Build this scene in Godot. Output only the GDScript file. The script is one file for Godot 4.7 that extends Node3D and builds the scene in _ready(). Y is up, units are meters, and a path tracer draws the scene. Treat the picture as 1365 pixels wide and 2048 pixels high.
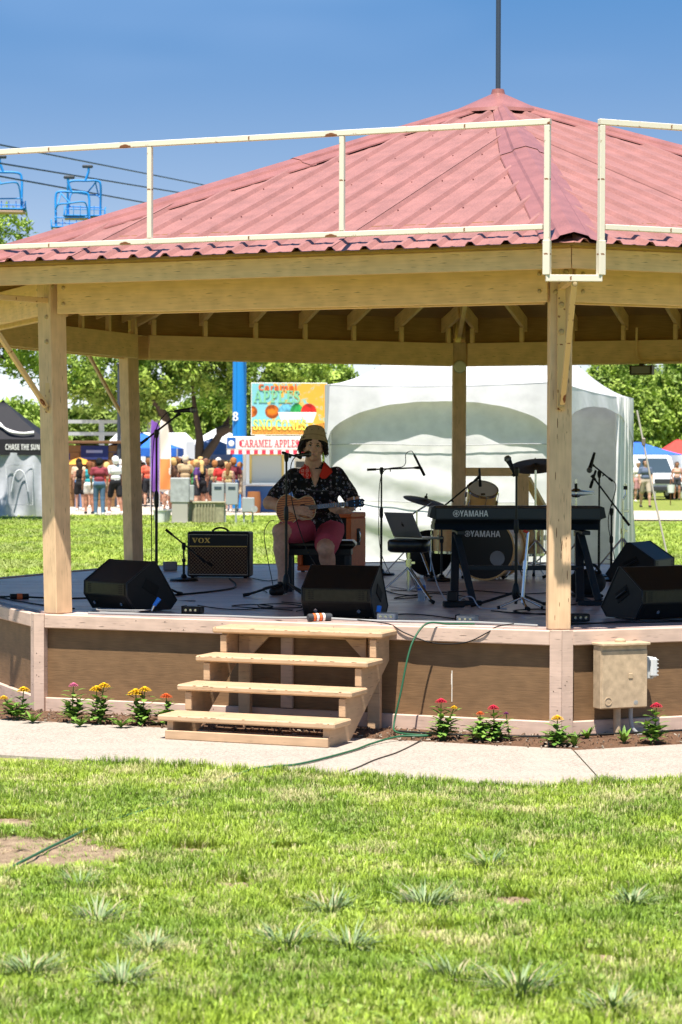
extends Node3D

class MB:
	var v = PackedVector3Array()
	var n = PackedVector3Array()
	var uv = PackedVector2Array()
	var col = PackedColorArray()
	var xf = Transform3D.IDENTITY
	var c = Color.WHITE
	var use_c = false
	func tri(p: Vector3, q: Vector3, r: Vector3, np: Vector3, nq: Vector3, nr: Vector3, tp := Vector2.ZERO, tq := Vector2.ZERO, tr := Vector2.ZERO) -> void:
		var a = xf * p
		var b = xf * q
		var d = xf * r
		var na = (xf.basis * np).normalized()
		var nb = (xf.basis * nq).normalized()
		var nd = (xf.basis * nr).normalized()
		if (b - a).cross(d - a).dot(na + nb + nd) > 0.0:
			v.append_array([a, d, b]); n.append_array([na, nd, nb]); uv.append_array([tp, tr, tq])
		else:
			v.append_array([a, b, d]); n.append_array([na, nb, nd]); uv.append_array([tp, tq, tr])
		if use_c:
			col.append_array([c, c, c])
	func flat3(p: Vector3, q: Vector3, r: Vector3, out: Vector3) -> void:
		var m = (q - p).cross(r - p).normalized()
		if m.dot(out) < 0: m = -m
		tri(p, q, r, m, m, m)
	func quad(p: Vector3, q: Vector3, r: Vector3, s: Vector3, out: Vector3) -> void:
		var m = (r - p).cross(s - q).normalized()
		if m.dot(out) < 0: m = -m
		tri(p, q, r, m, m, m, Vector2(0, 1), Vector2(1, 1), Vector2(1, 0))
		tri(p, r, s, m, m, m, Vector2(0, 1), Vector2(1, 0), Vector2(0, 0))
	func box(ce: Vector3, s: Vector3, b := 0.0) -> MB:
		var h = s * 0.5
		if b <= 0.0:
			for ax in 3:
				for sg in [-1.0, 1.0]:
					var e = Vector3.ZERO; e[ax] = sg
					var i = (ax + 1) % 3
					var j = (ax + 2) % 3
					var pt = []
					for k in [[-1, -1], [1, -1], [1, 1], [-1, 1]]:
						var w = Vector3.ZERO
						w[ax] = sg * h[ax]; w[i] = k[0] * h[i]; w[j] = k[1] * h[j]
						pt.append(ce + w)
					quad(pt[0], pt[1], pt[2], pt[3], e)
			return self
		b = min(b, h.x * 0.9, h.y * 0.9, h.z * 0.9)
		for ax in 3:
			var i = (ax + 1) % 3
			var j = (ax + 2) % 3
			for sg in [-1.0, 1.0]:
				var e = Vector3.ZERO; e[ax] = sg
				var pt = []
				for k in [[-1, -1], [1, -1], [1, 1], [-1, 1]]:
					var w = Vector3.ZERO
					w[ax] = sg * h[ax]; w[i] = k[0] * (h[i] - b); w[j] = k[1] * (h[j] - b)
					pt.append(ce + w)
				quad(pt[0], pt[1], pt[2], pt[3], e)
			for si in [-1.0, 1.0]:
				for sj in [-1.0, 1.0]:
					var a0 = Vector3.ZERO; a0[i] = si * h[i]; a0[j] = sj * (h[j] - b)
					var a1 = Vector3.ZERO; a1[i] = si * (h[i] - b); a1[j] = sj * h[j]
					var l = Vector3.ZERO; l[ax] = h[ax] - b
					quad(ce + a0 - l, ce + a0 + l, ce + a1 + l, ce + a1 - l, a0 + a1)
		for sx in [-1.0, 1.0]:
			for sy in [-1.0, 1.0]:
				for sz in [-1.0, 1.0]:
					var g = Vector3(sx, sy, sz)
					flat3(ce + g * (h - Vector3(0, b, b)), ce + g * (h - Vector3(b, 0, b)), ce + g * (h - Vector3(b, b, 0)), g)
		return self
	func bar(p: Vector3, q: Vector3, w: float, h: float, up := Vector3.UP, b := 0.0) -> MB:
		var old = xf
		var x = (q - p).normalized()
		var z = x.cross(up).normalized()
		var y = z.cross(x)
		xf = xf * Transform3D(Basis(x, y, z), (p + q) * 0.5)
		box(Vector3.ZERO, Vector3((q - p).length(), h, w), b)
		xf = old
		return self
	func tube(pts: Array, r, seg := 8, closed := false, caps := true) -> MB:
		var m = pts.size()
		var rings = []
		var nrm = []
		var up = Vector3.UP
		for i in m:
			var d: Vector3
			if closed: d = pts[(i + 1) % m] - pts[(i + m - 1) % m]
			elif i == 0: d = pts[1] - pts[0]
			elif i == m - 1: d = pts[m - 1] - pts[m - 2]
			else: d = (pts[i + 1] - pts[i]).normalized() + (pts[i] - pts[i - 1]).normalized()
			d = d.normalized()
			if i == 0 and abs(d.dot(up)) > 0.9: up = Vector3.RIGHT
			var s = d.cross(up).normalized()
			up = s.cross(d).normalized()
			var rr: float = r[i] if r is Array else r
			var ring = []
			var nn = []
			for k in seg:
				var a = TAU * k / seg
				var o = s * cos(a) + up * sin(a)
				ring.append(pts[i] + o * rr); nn.append(o)
			rings.append(ring); nrm.append(nn)
		for i in (m if closed else m - 1):
			var i2 = (i + 1) % m
			for k in seg:
				var k2 = (k + 1) % seg
				tri(rings[i][k], rings[i][k2], rings[i2][k2], nrm[i][k], nrm[i][k2], nrm[i2][k2])
				tri(rings[i][k], rings[i2][k2], rings[i2][k], nrm[i][k], nrm[i2][k2], nrm[i2][k])
		if caps and not closed:
			for e in [0, m - 1]:
				var o: Vector3 = (pts[0] - pts[1]) if e == 0 else (pts[m - 1] - pts[m - 2])
				for k in range(1, seg - 1):
					flat3(rings[e][0], rings[e][k], rings[e][k + 1], o)
		return self
	func lathe(prof: Array, seg := 16, sharp := 0.75) -> MB:
		# profile of Vector2(radius, height), turned about y
		var m = prof.size()
		var sn = []
		for i in m - 1:
			var d: Vector2 = prof[i + 1] - prof[i]
			sn.append(Vector2(d.y, -d.x).normalized())
		for i in m - 1:
			var n0: Vector2 = sn[i]
			var n1: Vector2 = sn[i]
			if i > 0 and sn[i - 1].dot(sn[i]) > sharp: n0 = (sn[i - 1] + sn[i]).normalized()
			if i < m - 2 and sn[i + 1].dot(sn[i]) > sharp: n1 = (sn[i + 1] + sn[i]).normalized()
			for k in seg:
				var a = TAU * k / seg
				var b = TAU * (k + 1) / seg
				var ca = Vector3(cos(a), 0, sin(a))
				var cb = Vector3(cos(b), 0, sin(b))
				var y0 = Vector3(0, prof[i].y, 0)
				var y1 = Vector3(0, prof[i + 1].y, 0)
				var p0: Vector3 = ca * prof[i].x + y0
				var p1: Vector3 = cb * prof[i].x + y0
				var q0: Vector3 = ca * prof[i + 1].x + y1
				var q1: Vector3 = cb * prof[i + 1].x + y1
				var na = ca * n0.x + Vector3(0, n0.y, 0)
				var nb = cb * n0.x + Vector3(0, n0.y, 0)
				var ma = ca * n1.x + Vector3(0, n1.y, 0)
				var mb = cb * n1.x + Vector3(0, n1.y, 0)
				if prof[i + 1].x > 1e-5: tri(p0, q1, q0, na, mb, ma)
				if prof[i].x > 1e-5: tri(p0, p1, q1, na, nb, mb)
		return self
	func prism(poly: Array, z0: float, z1: float) -> MB:
		# polygon in x, y drawn out along z
		var pp = PackedVector2Array(poly)
		var t = Geometry2D.triangulate_polygon(pp)
		for i in range(0, t.size(), 3):
			var a = pp[t[i]]
			var b = pp[t[i + 1]]
			var d = pp[t[i + 2]]
			flat3(Vector3(a.x, a.y, z0), Vector3(b.x, b.y, z0), Vector3(d.x, d.y, z0), Vector3(0, 0, z0 - z1))
			flat3(Vector3(a.x, a.y, z1), Vector3(b.x, b.y, z1), Vector3(d.x, d.y, z1), Vector3(0, 0, z1 - z0))
		var area = 0.0
		for i in pp.size():
			area += pp[i].cross(pp[(i + 1) % pp.size()])
		for i in pp.size():
			var a = pp[i]
			var b = pp[(i + 1) % pp.size()]
			var o = Vector3((b - a).y, -(b - a).x, 0) * signf(area)
			quad(Vector3(a.x, a.y, z0), Vector3(b.x, b.y, z0), Vector3(b.x, b.y, z1), Vector3(a.x, a.y, z1), o)
		return self
	func ball(ce: Vector3, r, seg := 10, rings := 6) -> MB:
		var rv: Vector3 = r if r is Vector3 else Vector3(r, r, r)
		for i in rings:
			for k in seg:
				var q = []
				for e in [[i, k], [i, k + 1], [i + 1, k + 1], [i + 1, k]]:
					var th: float = PI * e[0] / rings
					var ph: float = TAU * e[1] / seg
					q.append(Vector3(sin(th) * cos(ph), cos(th), sin(th) * sin(ph)))
				if i < rings - 1: tri(ce + q[0] * rv, ce + q[2] * rv, ce + q[3] * rv, q[0] / rv, q[2] / rv, q[3] / rv)
				if i > 0: tri(ce + q[0] * rv, ce + q[1] * rv, ce + q[2] * rv, q[0] / rv, q[1] / rv, q[2] / rv)
		return self
	func sheet(f: Callable, nu: int, nv: int, out := Vector3.UP) -> MB:
		# f(u, v) -> Vector3 on the unit square, smooth
		var g = []
		for i in nu + 1:
			var row = []
			for j in nv + 1: row.append(f.call(float(i) / nu, float(j) / nv))
			g.append(row)
		var nn = []
		for i in nu + 1:
			var row = []
			for j in nv + 1:
				var du: Vector3 = g[min(i + 1, nu)][j] - g[max(i - 1, 0)][j]
				var dv: Vector3 = g[i][min(j + 1, nv)] - g[i][max(j - 1, 0)]
				var m = du.cross(dv).normalized()
				row.append(m if m.dot(out) >= 0 else -m)
			nn.append(row)
		for i in nu:
			for j in nv:
				var a = Vector2(float(i) / nu, float(j) / nv)
				var b = Vector2(float(i + 1) / nu, float(j + 1) / nv)
				tri(g[i][j], g[i + 1][j], g[i + 1][j + 1], nn[i][j], nn[i + 1][j], nn[i + 1][j + 1], a, Vector2(b.x, a.y), b)
				tri(g[i][j], g[i + 1][j + 1], g[i][j + 1], nn[i][j], nn[i + 1][j + 1], nn[i][j + 1], a, b, Vector2(a.x, b.y))
		return self
	func mesh() -> ArrayMesh:
		var a = []
		a.resize(Mesh.ARRAY_MAX)
		a[Mesh.ARRAY_VERTEX] = v
		a[Mesh.ARRAY_NORMAL] = n
		a[Mesh.ARRAY_TEX_UV] = uv
		if use_c: a[Mesh.ARRAY_COLOR] = col
		var m = ArrayMesh.new()
		m.add_surface_from_arrays(Mesh.PRIMITIVE_TRIANGLES, a)
		return m

var taken := {}
var rng := RandomNumberGenerator.new()

func free_name(parent: Node, called: String) -> String:
	var k = str(parent.get_instance_id()) + called
	var i: int = taken.get(k, 0)
	taken[k] = i + 1
	return called if i == 0 else "%s_%03d" % [called, i]
func put(parent: Node, called: String, mesh, material: Material = null, xf := Transform3D.IDENTITY) -> MeshInstance3D:
	var o = MeshInstance3D.new()
	o.name = free_name(parent, called)
	o.mesh = mesh.mesh() if mesh is MB else mesh
	if material: o.material_override = material
	o.transform = xf
	parent.add_child(o)
	return o
func tag(o: Node, label: String, category: String, group := "") -> Node:
	o.set_meta("label", label)
	o.set_meta("category", category)
	if group: o.set_meta("group", group)
	return o
func thing(called: String, label: String, category: String, at := Vector3.ZERO, turn := 0.0, group := "") -> Node3D:
	var o = Node3D.new()
	o.name = free_name(self, called)
	add_child(o)
	o.position = at
	o.rotation.y = turn
	tag(o, label, category, group)
	return o
func setting(o: Node) -> Node:
	o.set_meta("kind", "structure")
	return o
func copy(o: Node3D, label: String, at: Vector3, turn := 0.0, group := "") -> Node3D:
	var r: Node3D = o.duplicate()
	r.name = free_name(self, str(o.name).rstrip("0123456789_") if str(o.name)[-1].is_valid_int() else str(o.name))
	add_child(r)
	r.position = at
	r.rotation.y = turn
	tag(r, label, o.get_meta("category"), group)
	return r
func spline(p: Array, per := 8, closed := false) -> Array:
	var out = []
	var m = p.size()
	for i in (m if closed else m - 1):
		var a: Vector3 = p[(i + m - 1) % m] if closed or i > 0 else p[0]
		var b: Vector3 = p[i]
		var c: Vector3 = p[(i + 1) % m]
		var d: Vector3 = p[(i + 2) % m] if closed or i < m - 2 else p[m - 1]
		for k in per: out.append(b.cubic_interpolate(c, a, d, float(k) / per))
	if not closed: out.append(p[m - 1])
	return out
func look(p: Vector3, q: Vector3, up := Vector3.UP) -> Transform3D:
	# x runs from p towards q, origin midway
	var x = (q - p).normalized()
	var z = x.cross(up).normalized()
	return Transform3D(Basis(x, z.cross(x), z), (p + q) * 0.5)
func board(parent: Node, called: String, p: Vector3, q: Vector3, w: float, h: float, m: Material, up := Vector3.UP, bevel := 0.004) -> MeshInstance3D:
	return put(parent, called, MB.new().box(Vector3.ZERO, Vector3((q - p).length(), h, w), bevel), m, look(p, q, up))

# ---- textures and materials
var texs := {}
func image_tex(key: String, w: int, h: int, f: Callable) -> ImageTexture:
	if not texs.has(key):
		var im = Image.create(w, h, false, Image.FORMAT_RGB8)
		for y in h:
			for x in w: im.set_pixel(x, y, f.call(x, y))
		texs[key] = ImageTexture.create_from_image(im)
	return texs[key]
func bump_tex(key: String, of: ImageTexture, strength: float) -> ImageTexture:
	if not texs.has(key):
		var im: Image = of.get_image().duplicate()
		im.convert(Image.FORMAT_RGBA8)
		im.bump_map_to_normal_map(strength)
		texs[key] = ImageTexture.create_from_image(im)
	return texs[key]
func fnl(sd: int, freq: float, oct := 3) -> FastNoiseLite:
	var f = FastNoiseLite.new()
	f.seed = sd; f.frequency = freq; f.fractal_octaves = oct
	f.noise_type = FastNoiseLite.TYPE_SIMPLEX_SMOOTH
	f.fractal_type = FastNoiseLite.FRACTAL_FBM
	return f
func wrapn(f: FastNoiseLite, x: float, y: float, w: float, h: float, sx := 1.0, sy := 1.0) -> float:
	# noise that repeats after w, h
	var a = x / w
	var b = y / h
	var t = smoothstep(0.75, 1.0, a)
	var s = smoothstep(0.75, 1.0, b)
	var n0: float = lerpf(f.get_noise_2d(x * sx, y * sy), f.get_noise_2d((x - w) * sx, y * sy), t)
	if s <= 0.0: return n0
	var n1: float = lerpf(f.get_noise_2d(x * sx, (y - h) * sy), f.get_noise_2d((x - w) * sx, (y - h) * sy), t)
	return lerpf(n0, n1, s)
func grey(v: float) -> Color:
	v = clampf(v, 0, 1)
	return Color(v, v, v)
func tex_wood() -> ImageTexture:
	var a = fnl(3, 0.02, 4)
	var b = fnl(8, 0.05, 2)
	var k = fnl(21, 0.03, 2)
	return image_tex("wood", 512, 512, func(x, y):
		var g = wrapn(a, x, y, 512, 512, 0.25, 4.0)
		var p = wrapn(b, x, y, 512, 512, 0.25, 0.25)
		var cr = wrapn(k, x, y, 512, 512, 0.35, 6.0)
		var d = 0.965 + 0.05 * g + 0.05 * p
		if cr > 0.56: d -= (cr - 0.56) * 1.6
		return grey(d))
func tex_ply() -> ImageTexture:
	var a = fnl(5, 0.012, 3)
	var w = fnl(9, 0.008, 2)
	return image_tex("ply", 512, 512, func(x, y):
		var q = y + 7.0 * wrapn(w, x, y, 512, 512, 0.6, 0.6)
		var g = wrapn(a, x, q, 512, 512, 0.6, 12.0)
		var p = wrapn(w, x + 90, y, 512, 512, 1, 1)
		return grey(0.93 + 0.10 * g + 0.07 * p))
func tex_mottle() -> ImageTexture:
	var a = fnl(11, 0.012, 5)
	var b = fnl(12, 0.22, 2)
	return image_tex("mottle", 512, 512, func(x, y):
		return grey(0.9 + 0.14 * wrapn(a, x, y, 512, 512) + 0.12 * wrapn(b, x, y, 512, 512)))
func tex_speck() -> ImageTexture:
	var a = fnl(31, 0.35, 2)
	var b = fnl(32, 0.01, 4)
	var c = fnl(33, 0.07, 3)
	return image_tex("speck", 512, 512, func(x, y):
		var s = wrapn(a, x, y, 512, 512) + 0.55 * wrapn(c, x, y, 512, 512)
		return grey(0.93 + 0.05 * wrapn(b, x, y, 512, 512) + (0.09 * s if s > -0.35 else 0.5 * s)))
func tex_scuff() -> ImageTexture:
	var a = fnl(41, 0.05, 5)
	var b = fnl(42, 0.012, 2)
	return image_tex("scuff", 512, 512, func(x, y):
		var s = wrapn(a, x, y, 512, 512, 0.5, 1.6) + 0.5 * wrapn(b, x, y, 512, 512)
		return grey(0.62 + (0.38 if s > 0.52 else 0.12 * s)))
func tex_rust() -> ImageTexture:
	var a = fnl(51, 0.03, 5)
	var b = fnl(52, 0.006, 2)
	return image_tex("rust", 512, 512, func(x, y):
		var s = wrapn(a, x, y, 512, 512) + 0.35 * wrapn(b, x, y, 512, 512)
		var k = smoothstep(0.40, 0.50, s)
		return Color(1, 0.985, 0.96).lerp(Color(0.47, 0.25, 0.12), k * 0.85))
func tex_cloth() -> ImageTexture:
	var a = fnl(61, 0.02, 4)
	return image_tex("cloth", 256, 256, func(x, y):
		return grey(0.93 + 0.08 * wrapn(a, x, y, 256, 256) + (0.02 if (x + y) % 2 == 0 else -0.02)))

var mats := {}
func mat(key: String, hex: String = "888888", rough := 0.7, metal := 0.0, tex: Texture2D = null, scale := 1.0, normal: Texture2D = null, nscale := 1.0, world := false) -> StandardMaterial3D:
	if mats.has(key): return mats[key]
	var m = StandardMaterial3D.new()
	m.resource_name = key
	m.albedo_color = Color(hex)
	m.roughness = rough
	m.metallic = metal
	if metal < 0.5: m.metallic_specular = 0.4
	if tex:
		m.albedo_texture = tex
		m.uv1_triplanar = true
		m.uv1_world_triplanar = world
		m.uv1_scale = Vector3(scale, scale, scale)
	if normal:
		m.normal_enabled = true
		m.normal_texture = normal
		m.normal_scale = nscale
		m.uv1_triplanar = true
		m.uv1_world_triplanar = world
		m.uv1_scale = Vector3(scale, scale, scale)
	mats[key] = m
	return m
func uvmat(key: String, tex: Texture2D, rough := 0.8) -> StandardMaterial3D:
	var m = mat(key, "ffffff", rough)
	m.albedo_texture = tex
	return m
func text_mesh(s: String, size: float, depth := 0.004, serif := false, bold := true) -> TextMesh:
	var f = SystemFont.new()
	f.font_names = PackedStringArray(["Droid Serif" if serif else "Droid Sans"])
	f.font_weight = 700 if bold else 400
	var t = TextMesh.new()
	t.text = s
	t.font = f
	t.font_size = 64
	t.pixel_size = size / 64.0
	t.depth = depth
	t.curve_step = 2.0
	return t

# ---- the eight-sided plan: corner k lies at angle TWIST + k * 45 degrees, side k between corners k and k + 1
const TWIST := 0.0145
const DECK := 0.677
const T8 := 0.41421356
func corner(r: float, k: float, y: float) -> Vector3:
	var a = TWIST + k * PI / 4
	return Vector3(r * sin(a), y, r * cos(a))
func side_xf(k: int) -> Transform3D:
	var a = TWIST + (k + 0.5) * PI / 4
	return Transform3D(Basis(Vector3(cos(a), 0, -sin(a)), Vector3.UP, Vector3(sin(a), 0, cos(a))), Vector3.ZERO)
func radial_xf(k: float) -> Transform3D:
	return side_xf(0).rotated(Vector3.UP, (k - 0.5) * PI / 4)
func _ready() -> void:
	rng.seed = 7
	# camera
	var cam = Camera3D.new()
	cam.name = "camera"
	cam.position = Vector3(-1.31, 1.737, 18.7)
	cam.rotation = Vector3(-0.0231, 0, 0.003)
	cam.fov = 26.03
	cam.near = 0.1
	cam.far = 900.0
	var lens = CameraAttributesPhysical.new()
	lens.frustum_focal_length = 51.92
	lens.exposure_aperture = 4.0
	lens.frustum_focus_distance = 15.5
	lens.frustum_near = 0.1
	lens.frustum_far = 900.0
	cam.attributes = lens
	add_child(cam)
	cam.current = true
	# sky and exposure
	var we = WorldEnvironment.new()
	we.name = "environment"
	var env = Environment.new()
	env.background_mode = Environment.BG_SKY
	env.tonemap_mode = Environment.TONE_MAPPER_LINEAR
	env.tonemap_exposure = 2.3
	env.sdfgi_enabled = true
	env.ssao_enabled = true
	env.ssil_enabled = true
	var sm = ProceduralSkyMaterial.new()
	sm.sky_top_color = Color(0.13, 0.355, 0.55)
	sm.sky_horizon_color = Color(0.816, 0.828, 0.805)
	sm.sky_curve = 0.05
	sm.ground_bottom_color = Color(0.30, 0.32, 0.20)
	sm.ground_horizon_color = Color(0.60, 0.66, 0.70)
	sm.sun_angle_max = 2.0
	sm.energy_multiplier = 1.0
	sm.sky_cover = cloud_cover()
	sm.sky_cover_modulate = Color(0.42, 0.42, 0.42)
	var sky = Sky.new()
	sky.sky_material = sm
	env.sky = sky
	we.environment = env
	add_child(we)
	# sun, high behind the camera
	var sun = DirectionalLight3D.new()
	sun.name = "sun"
	sun.light_energy = 1.42
	sun.light_color = Color(1.0, 0.968, 0.92)
	sun.light_angular_distance = 0.5
	sun.shadow_enabled = true
	sun.rotation_degrees = Vector3(-69.5, -12.0, 0)
	add_child(sun)
	build_ground()
	build_gazebo()
	build_all()
func cloud_cover() -> ImageTexture:
	var a = fnl(71, 0.01, 5)
	var im = Image.create(1024, 512, false, Image.FORMAT_RGBA8)
	for y in 512:
		for x in 1024:
			var s = wrapn(a, x, y, 1024, 512, 0.6, 3.0)
			im.set_pixel(x, y, Color(1, 1, 1, clampf((s - 0.02) * 1.1, 0, 0.7)))
	return ImageTexture.create_from_image(im)
const EAVE := 5.03     # distance of the roof's edge from the axis, across the sides
const EAVE_Y := 3.041
const RISE := 0.336
func roof_y(ap: float) -> float:
	return EAVE_Y + (EAVE - ap) * RISE
func build_gazebo() -> void:
	var wood = tex_wood()
	var wn = bump_tex("wood_n", wood, 5.0)
	var tan_m = mat("tan_paint", "efc793", 0.62, 0, wood, 1.1, wn, 0.6)
	var post_m = mat("post_paint", "dfbd96", 0.6, 0, wood, 1.1, wn, 0.6)
	var rim_m = mat("rim_paint", "cdb3a2", 0.62, 0, wood, 1.1, wn, 0.5)
	var under_m = tan_m
	var ply = tex_ply()
	var skirt_m = mat("skirt_paint", "836648", 0.62, 0, ply, 1.5, bump_tex("ply_n", ply, 5.0), 0.6)
	var deck_m = mat("deck_paint", "cdb5ae", 0.34, 0, wood, 0.9, wn, 0.3)
	var deck_m2 = mat("deck_paint_worn", "d6c0b9", 0.38, 0, wood, 1.0, wn, 0.3)
	var deck_m3 = mat("deck_paint_dark", "bfa8a0", 0.32, 0, wood, 0.8, wn, 0.3)
	var metal = mat("roof_metal", "a06d66", 0.6, 0.0, tex_mottle(), 0.5)
	metal.metallic_specular = 0.5
	var cap_m = mat("cap_metal", "a06a64", 0.4, 0.0, tex_mottle(), 0.6)
	var steel_m = mat("frame_paint", "ddd7cd", 0.5, 0, tex_rust(), 0.7)
	var arm_m = mat("bracket_paint", "d9b887", 0.5, 0, tex_rust(), 0.9)
	var bolt_m = mat("bolt_paint", "b39b74", 0.5)
	var hole_m = mat("screw", "7d4a48", 0.5, 0.3)
	var g = thing("gazebo", "eight-sided wooden bandstand with red ribbed metal roof and raised deck", "gazebo")
	# deck
	var oct = []
	for k in 8:
		var p = corner(4.80, k, 0)
		oct.append(Vector2(p.x, -p.z))
	var slab = MB.new()
	slab.xf = Transform3D(Basis(Vector3.RIGHT, -PI / 2), Vector3.ZERO)
	slab.prism(oct, 0.56, DECK - 0.027)
	var deck = put(g, "deck", slab, deck_m3)
	var row = 0
	var z = -4.72
	while z < 4.7:
		var z1: float = z + 0.1385
		var e = []
		for zz in [z, z1]:
			var lo = 99.0
			var hi = -99.0
			for k in 8:
				var p = corner(4.745, k, 0)
				var q = corner(4.745, k + 1, 0)
				if (p.z - zz) * (q.z - zz) <= 0.0 and p.z != q.z:
					var x: float = lerpf(p.x, q.x, (zz - p.z) / (q.z - p.z))
					lo = min(lo, x); hi = max(hi, x)
			e.append([lo, hi])
		if e[0][0] < 90 and e[1][0] < 90:
			var cut: float = [0.9, -1.6, 2.4, -0.5, 1.7][row % 5]
			for half in 2:
				var a0: float = e[0][0] if half == 0 else max(e[0][0], cut + 0.002)
				var a1: float = e[0][1] if half == 1 else min(e[0][1], cut)
				var b0: float = e[1][0] if half == 0 else max(e[1][0], cut + 0.002)
				var b1: float = e[1][1] if half == 1 else min(e[1][1], cut)
				if a1 - a0 < 0.05 or b1 - b0 < 0.05: continue
				var m = MB.new()
				var y = DECK - rng.randf() * 0.002
				var mz = (z + z1) * 0.5
				m.xf = Transform3D(Basis(Vector3.RIGHT, -PI / 2), Vector3(0, 0, -mz))
				m.prism([Vector2(a0, -(z - mz)), Vector2(a1, -(z - mz)), Vector2(b1, -(z1 - mz)), Vector2(b0, -(z1 - mz))], -0.025, 0.0)
				put(deck, "plank", m, [deck_m, deck_m2, deck_m, deck_m3][rng.randi() % 4], Transform3D(Basis.IDENTITY, Vector3(0, y, mz * 2)))
		z += 0.142
		row += 1
	# skirt
	for k in 8:
		var X = side_xf(k)
		var sh = 4.48 * T8
		put(g, "skirt_panel", MB.new().box(Vector3.ZERO, Vector3(sh * 2 - 0.03, 0.56, 0.015)), skirt_m, X * Transform3D(Basis.IDENTITY, Vector3(0, 0.31, 4.468)))
		var hw = 4.53 * T8
		put(g, "rim_board", MB.new().box(Vector3.ZERO, Vector3(hw * 2 - 0.160, 0.094, 0.05), 0.006), rim_m, X * Transform3D(Basis.IDENTITY, Vector3(0, DECK + 0.003 - 0.047, 4.506)))
		put(g, "base_board", MB.new().box(Vector3.ZERO, Vector3(hw * 2 - 0.160, 0.1, 0.035), 0.005), rim_m, X * Transform3D(Basis.IDENTITY, Vector3(0, 0.058, 4.498)))
		put(g, "centre_batten", MB.new().box(Vector3.ZERO, Vector3(0.085, 0.466, 0.03), 0.004), rim_m, X * Transform3D(Basis.IDENTITY, Vector3(0, 0.346, 4.4935)))
		var nl = MB.new()
		for i in 14:
			var ny: float = [DECK - 0.02, DECK - 0.07, 0.04, 0.085][rng.randi() % 4]
			nl.ball(V(rng.randf_range(-1, 1) * (hw - 0.1), ny, 4.532 if ny > 0.5 else 4.5165), V(0.0035, 0.0035, 0.0015), 6, 4)
		for i in 7: nl.ball(V((hw - rng.randf_range(0.02, 0.06)) * (1 if i % 2 else -1), rng.randf_range(0.06, 0.62), 4.531), V(0.0035, 0.0035, 0.0015), 6, 4)
		put(g, "nail_heads", nl, mat("nail", "5f4c3f", 0.6), X).set_meta("kind", "stuff")
		if k == -1 or k == 7: put(g, "paint_scratch", MB.new().box(V(1.135, 0.30, 4.4765), V(0.006, 0.2, 0.002), 0.0008).box(V(1.131, 0.345, 4.4765), V(0.004, 0.07, 0.002), 0.0008), mat("scratch_white", "ded8cc", 0.8), X)
		for s in [-1.0, 1.0]:
			var m = MB.new()
			m.xf = Transform3D(Basis(Vector3.RIGHT, -PI / 2), Vector3.ZERO)
			m.prism([Vector2((hw - 0.079) * s, -4.478), Vector2((4.478 * T8 - 0.001) * s, -4.478), Vector2((4.53 * T8 - 0.001) * s, -4.53), Vector2((hw - 0.079) * s, -4.53)], 0.01, DECK + 0.004)
			put(g, "corner_board", m, rim_m, X)
	# posts, beams and rafters
	var lean = {-1: Vector3(-0.05, 0, 0), -3: Vector3(-0.06, 0, 0)}
	for k in range(-4, 4):
		var foot = corner(4.69, k, DECK)
		var head = corner(4.69, k, 2.985) + lean.get(k, Vector3.ZERO)
		var up = corner(1, k, 0)
		var po = put(g, "post", MB.new().box(Vector3.ZERO, Vector3((head - foot).length(), 0.142, 0.142), 0.006), post_m, look(foot, head, up))
		for d in [[2.93, 0.03], [2.80, -0.035]]:
			var bo = MB.new()
			bo.lathe([Vector2(0, 0.018), Vector2(0.010, 0.016), Vector2(0.016, 0.006), Vector2(0.017, 0)], 10)
			put(po, "bolt", bo, bolt_m, po.transform.affine_inverse() * radial_xf(k) * Transform3D(Basis(Vector3.RIGHT, PI / 2), Vector3(d[1], d[0], 4.762)))
	var mk = MB.new()
	for i in 26:
		mk.ball(V(rng.randf_range(-0.06, 0.06), rng.randf_range(0.75, 2.5), 4.7615), V(rng.randf_range(0.0012, 0.003), rng.randf_range(0.004, 0.035), 0.001), 6, 4)
	put(g, "paint_cracks", mk, mat("bare_wood", "7a5a40", 0.85), radial_xf(0)).set_meta("kind", "stuff")
	for k in 8:
		var X = side_xf(k)
		for ap in [4.425, 4.245]:
			var h: float = ap * T8 - 0.09
			var be = put(g, "beam", MB.new().box(Vector3.ZERO, Vector3(h * 2, 0.235, 0.042), 0.004), tan_m if ap > 4.3 else under_m, X * Transform3D(Basis.IDENTITY, Vector3(0, 2.738 + 0.1175, ap)))
			if ap > 4.3:
				for s in [-1.0, 1.0]:
					for dy in [-0.05, 0.06]:
						put(be, "bolt", MB.new().lathe([Vector2(0, 0.014), Vector2(0.009, 0.012), Vector2(0.014, 0.004), Vector2(0.015, 0)], 8), bolt_m, Transform3D(Basis(Vector3.RIGHT, PI / 2), Vector3(s * (h - 0.05), dy, 0.021)))
		put(g, "frieze_board", MB.new().box(Vector3.ZERO, Vector3(4.37 * T8 * 2 - 0.14, 0.285, 0.018)), mat("brown_plywood", "a98253", 0.8, 0, ply, 0.8), X * Transform3D(Basis.IDENTITY, Vector3(0, 3.118, 4.38)))  # plywood in a darker brown than the tan beams
		# rafters of this side
		for u in [-1.62, -1.08, -0.54, 0.0, 0.54, 1.08, 1.62]:
			var a1: float = max(abs(u) / T8 + 0.07, 0.4)
			var p = X * Vector3(u, roof_y(4.84) - 0.1, 4.84)
			var q = X * Vector3(u, roof_y(a1) - 0.1, a1)
			board(g, "rafter", p, q, 0.04, 0.14, under_m, Vector3.UP, 0.003)
			board(g, "rafter_block", X * Vector3(u, 2.974, 4.245), X * Vector3(u, roof_y(4.245) - 0.178, 4.245), 0.04, 0.045, under_m, X.basis.z, 0.002)
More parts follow.
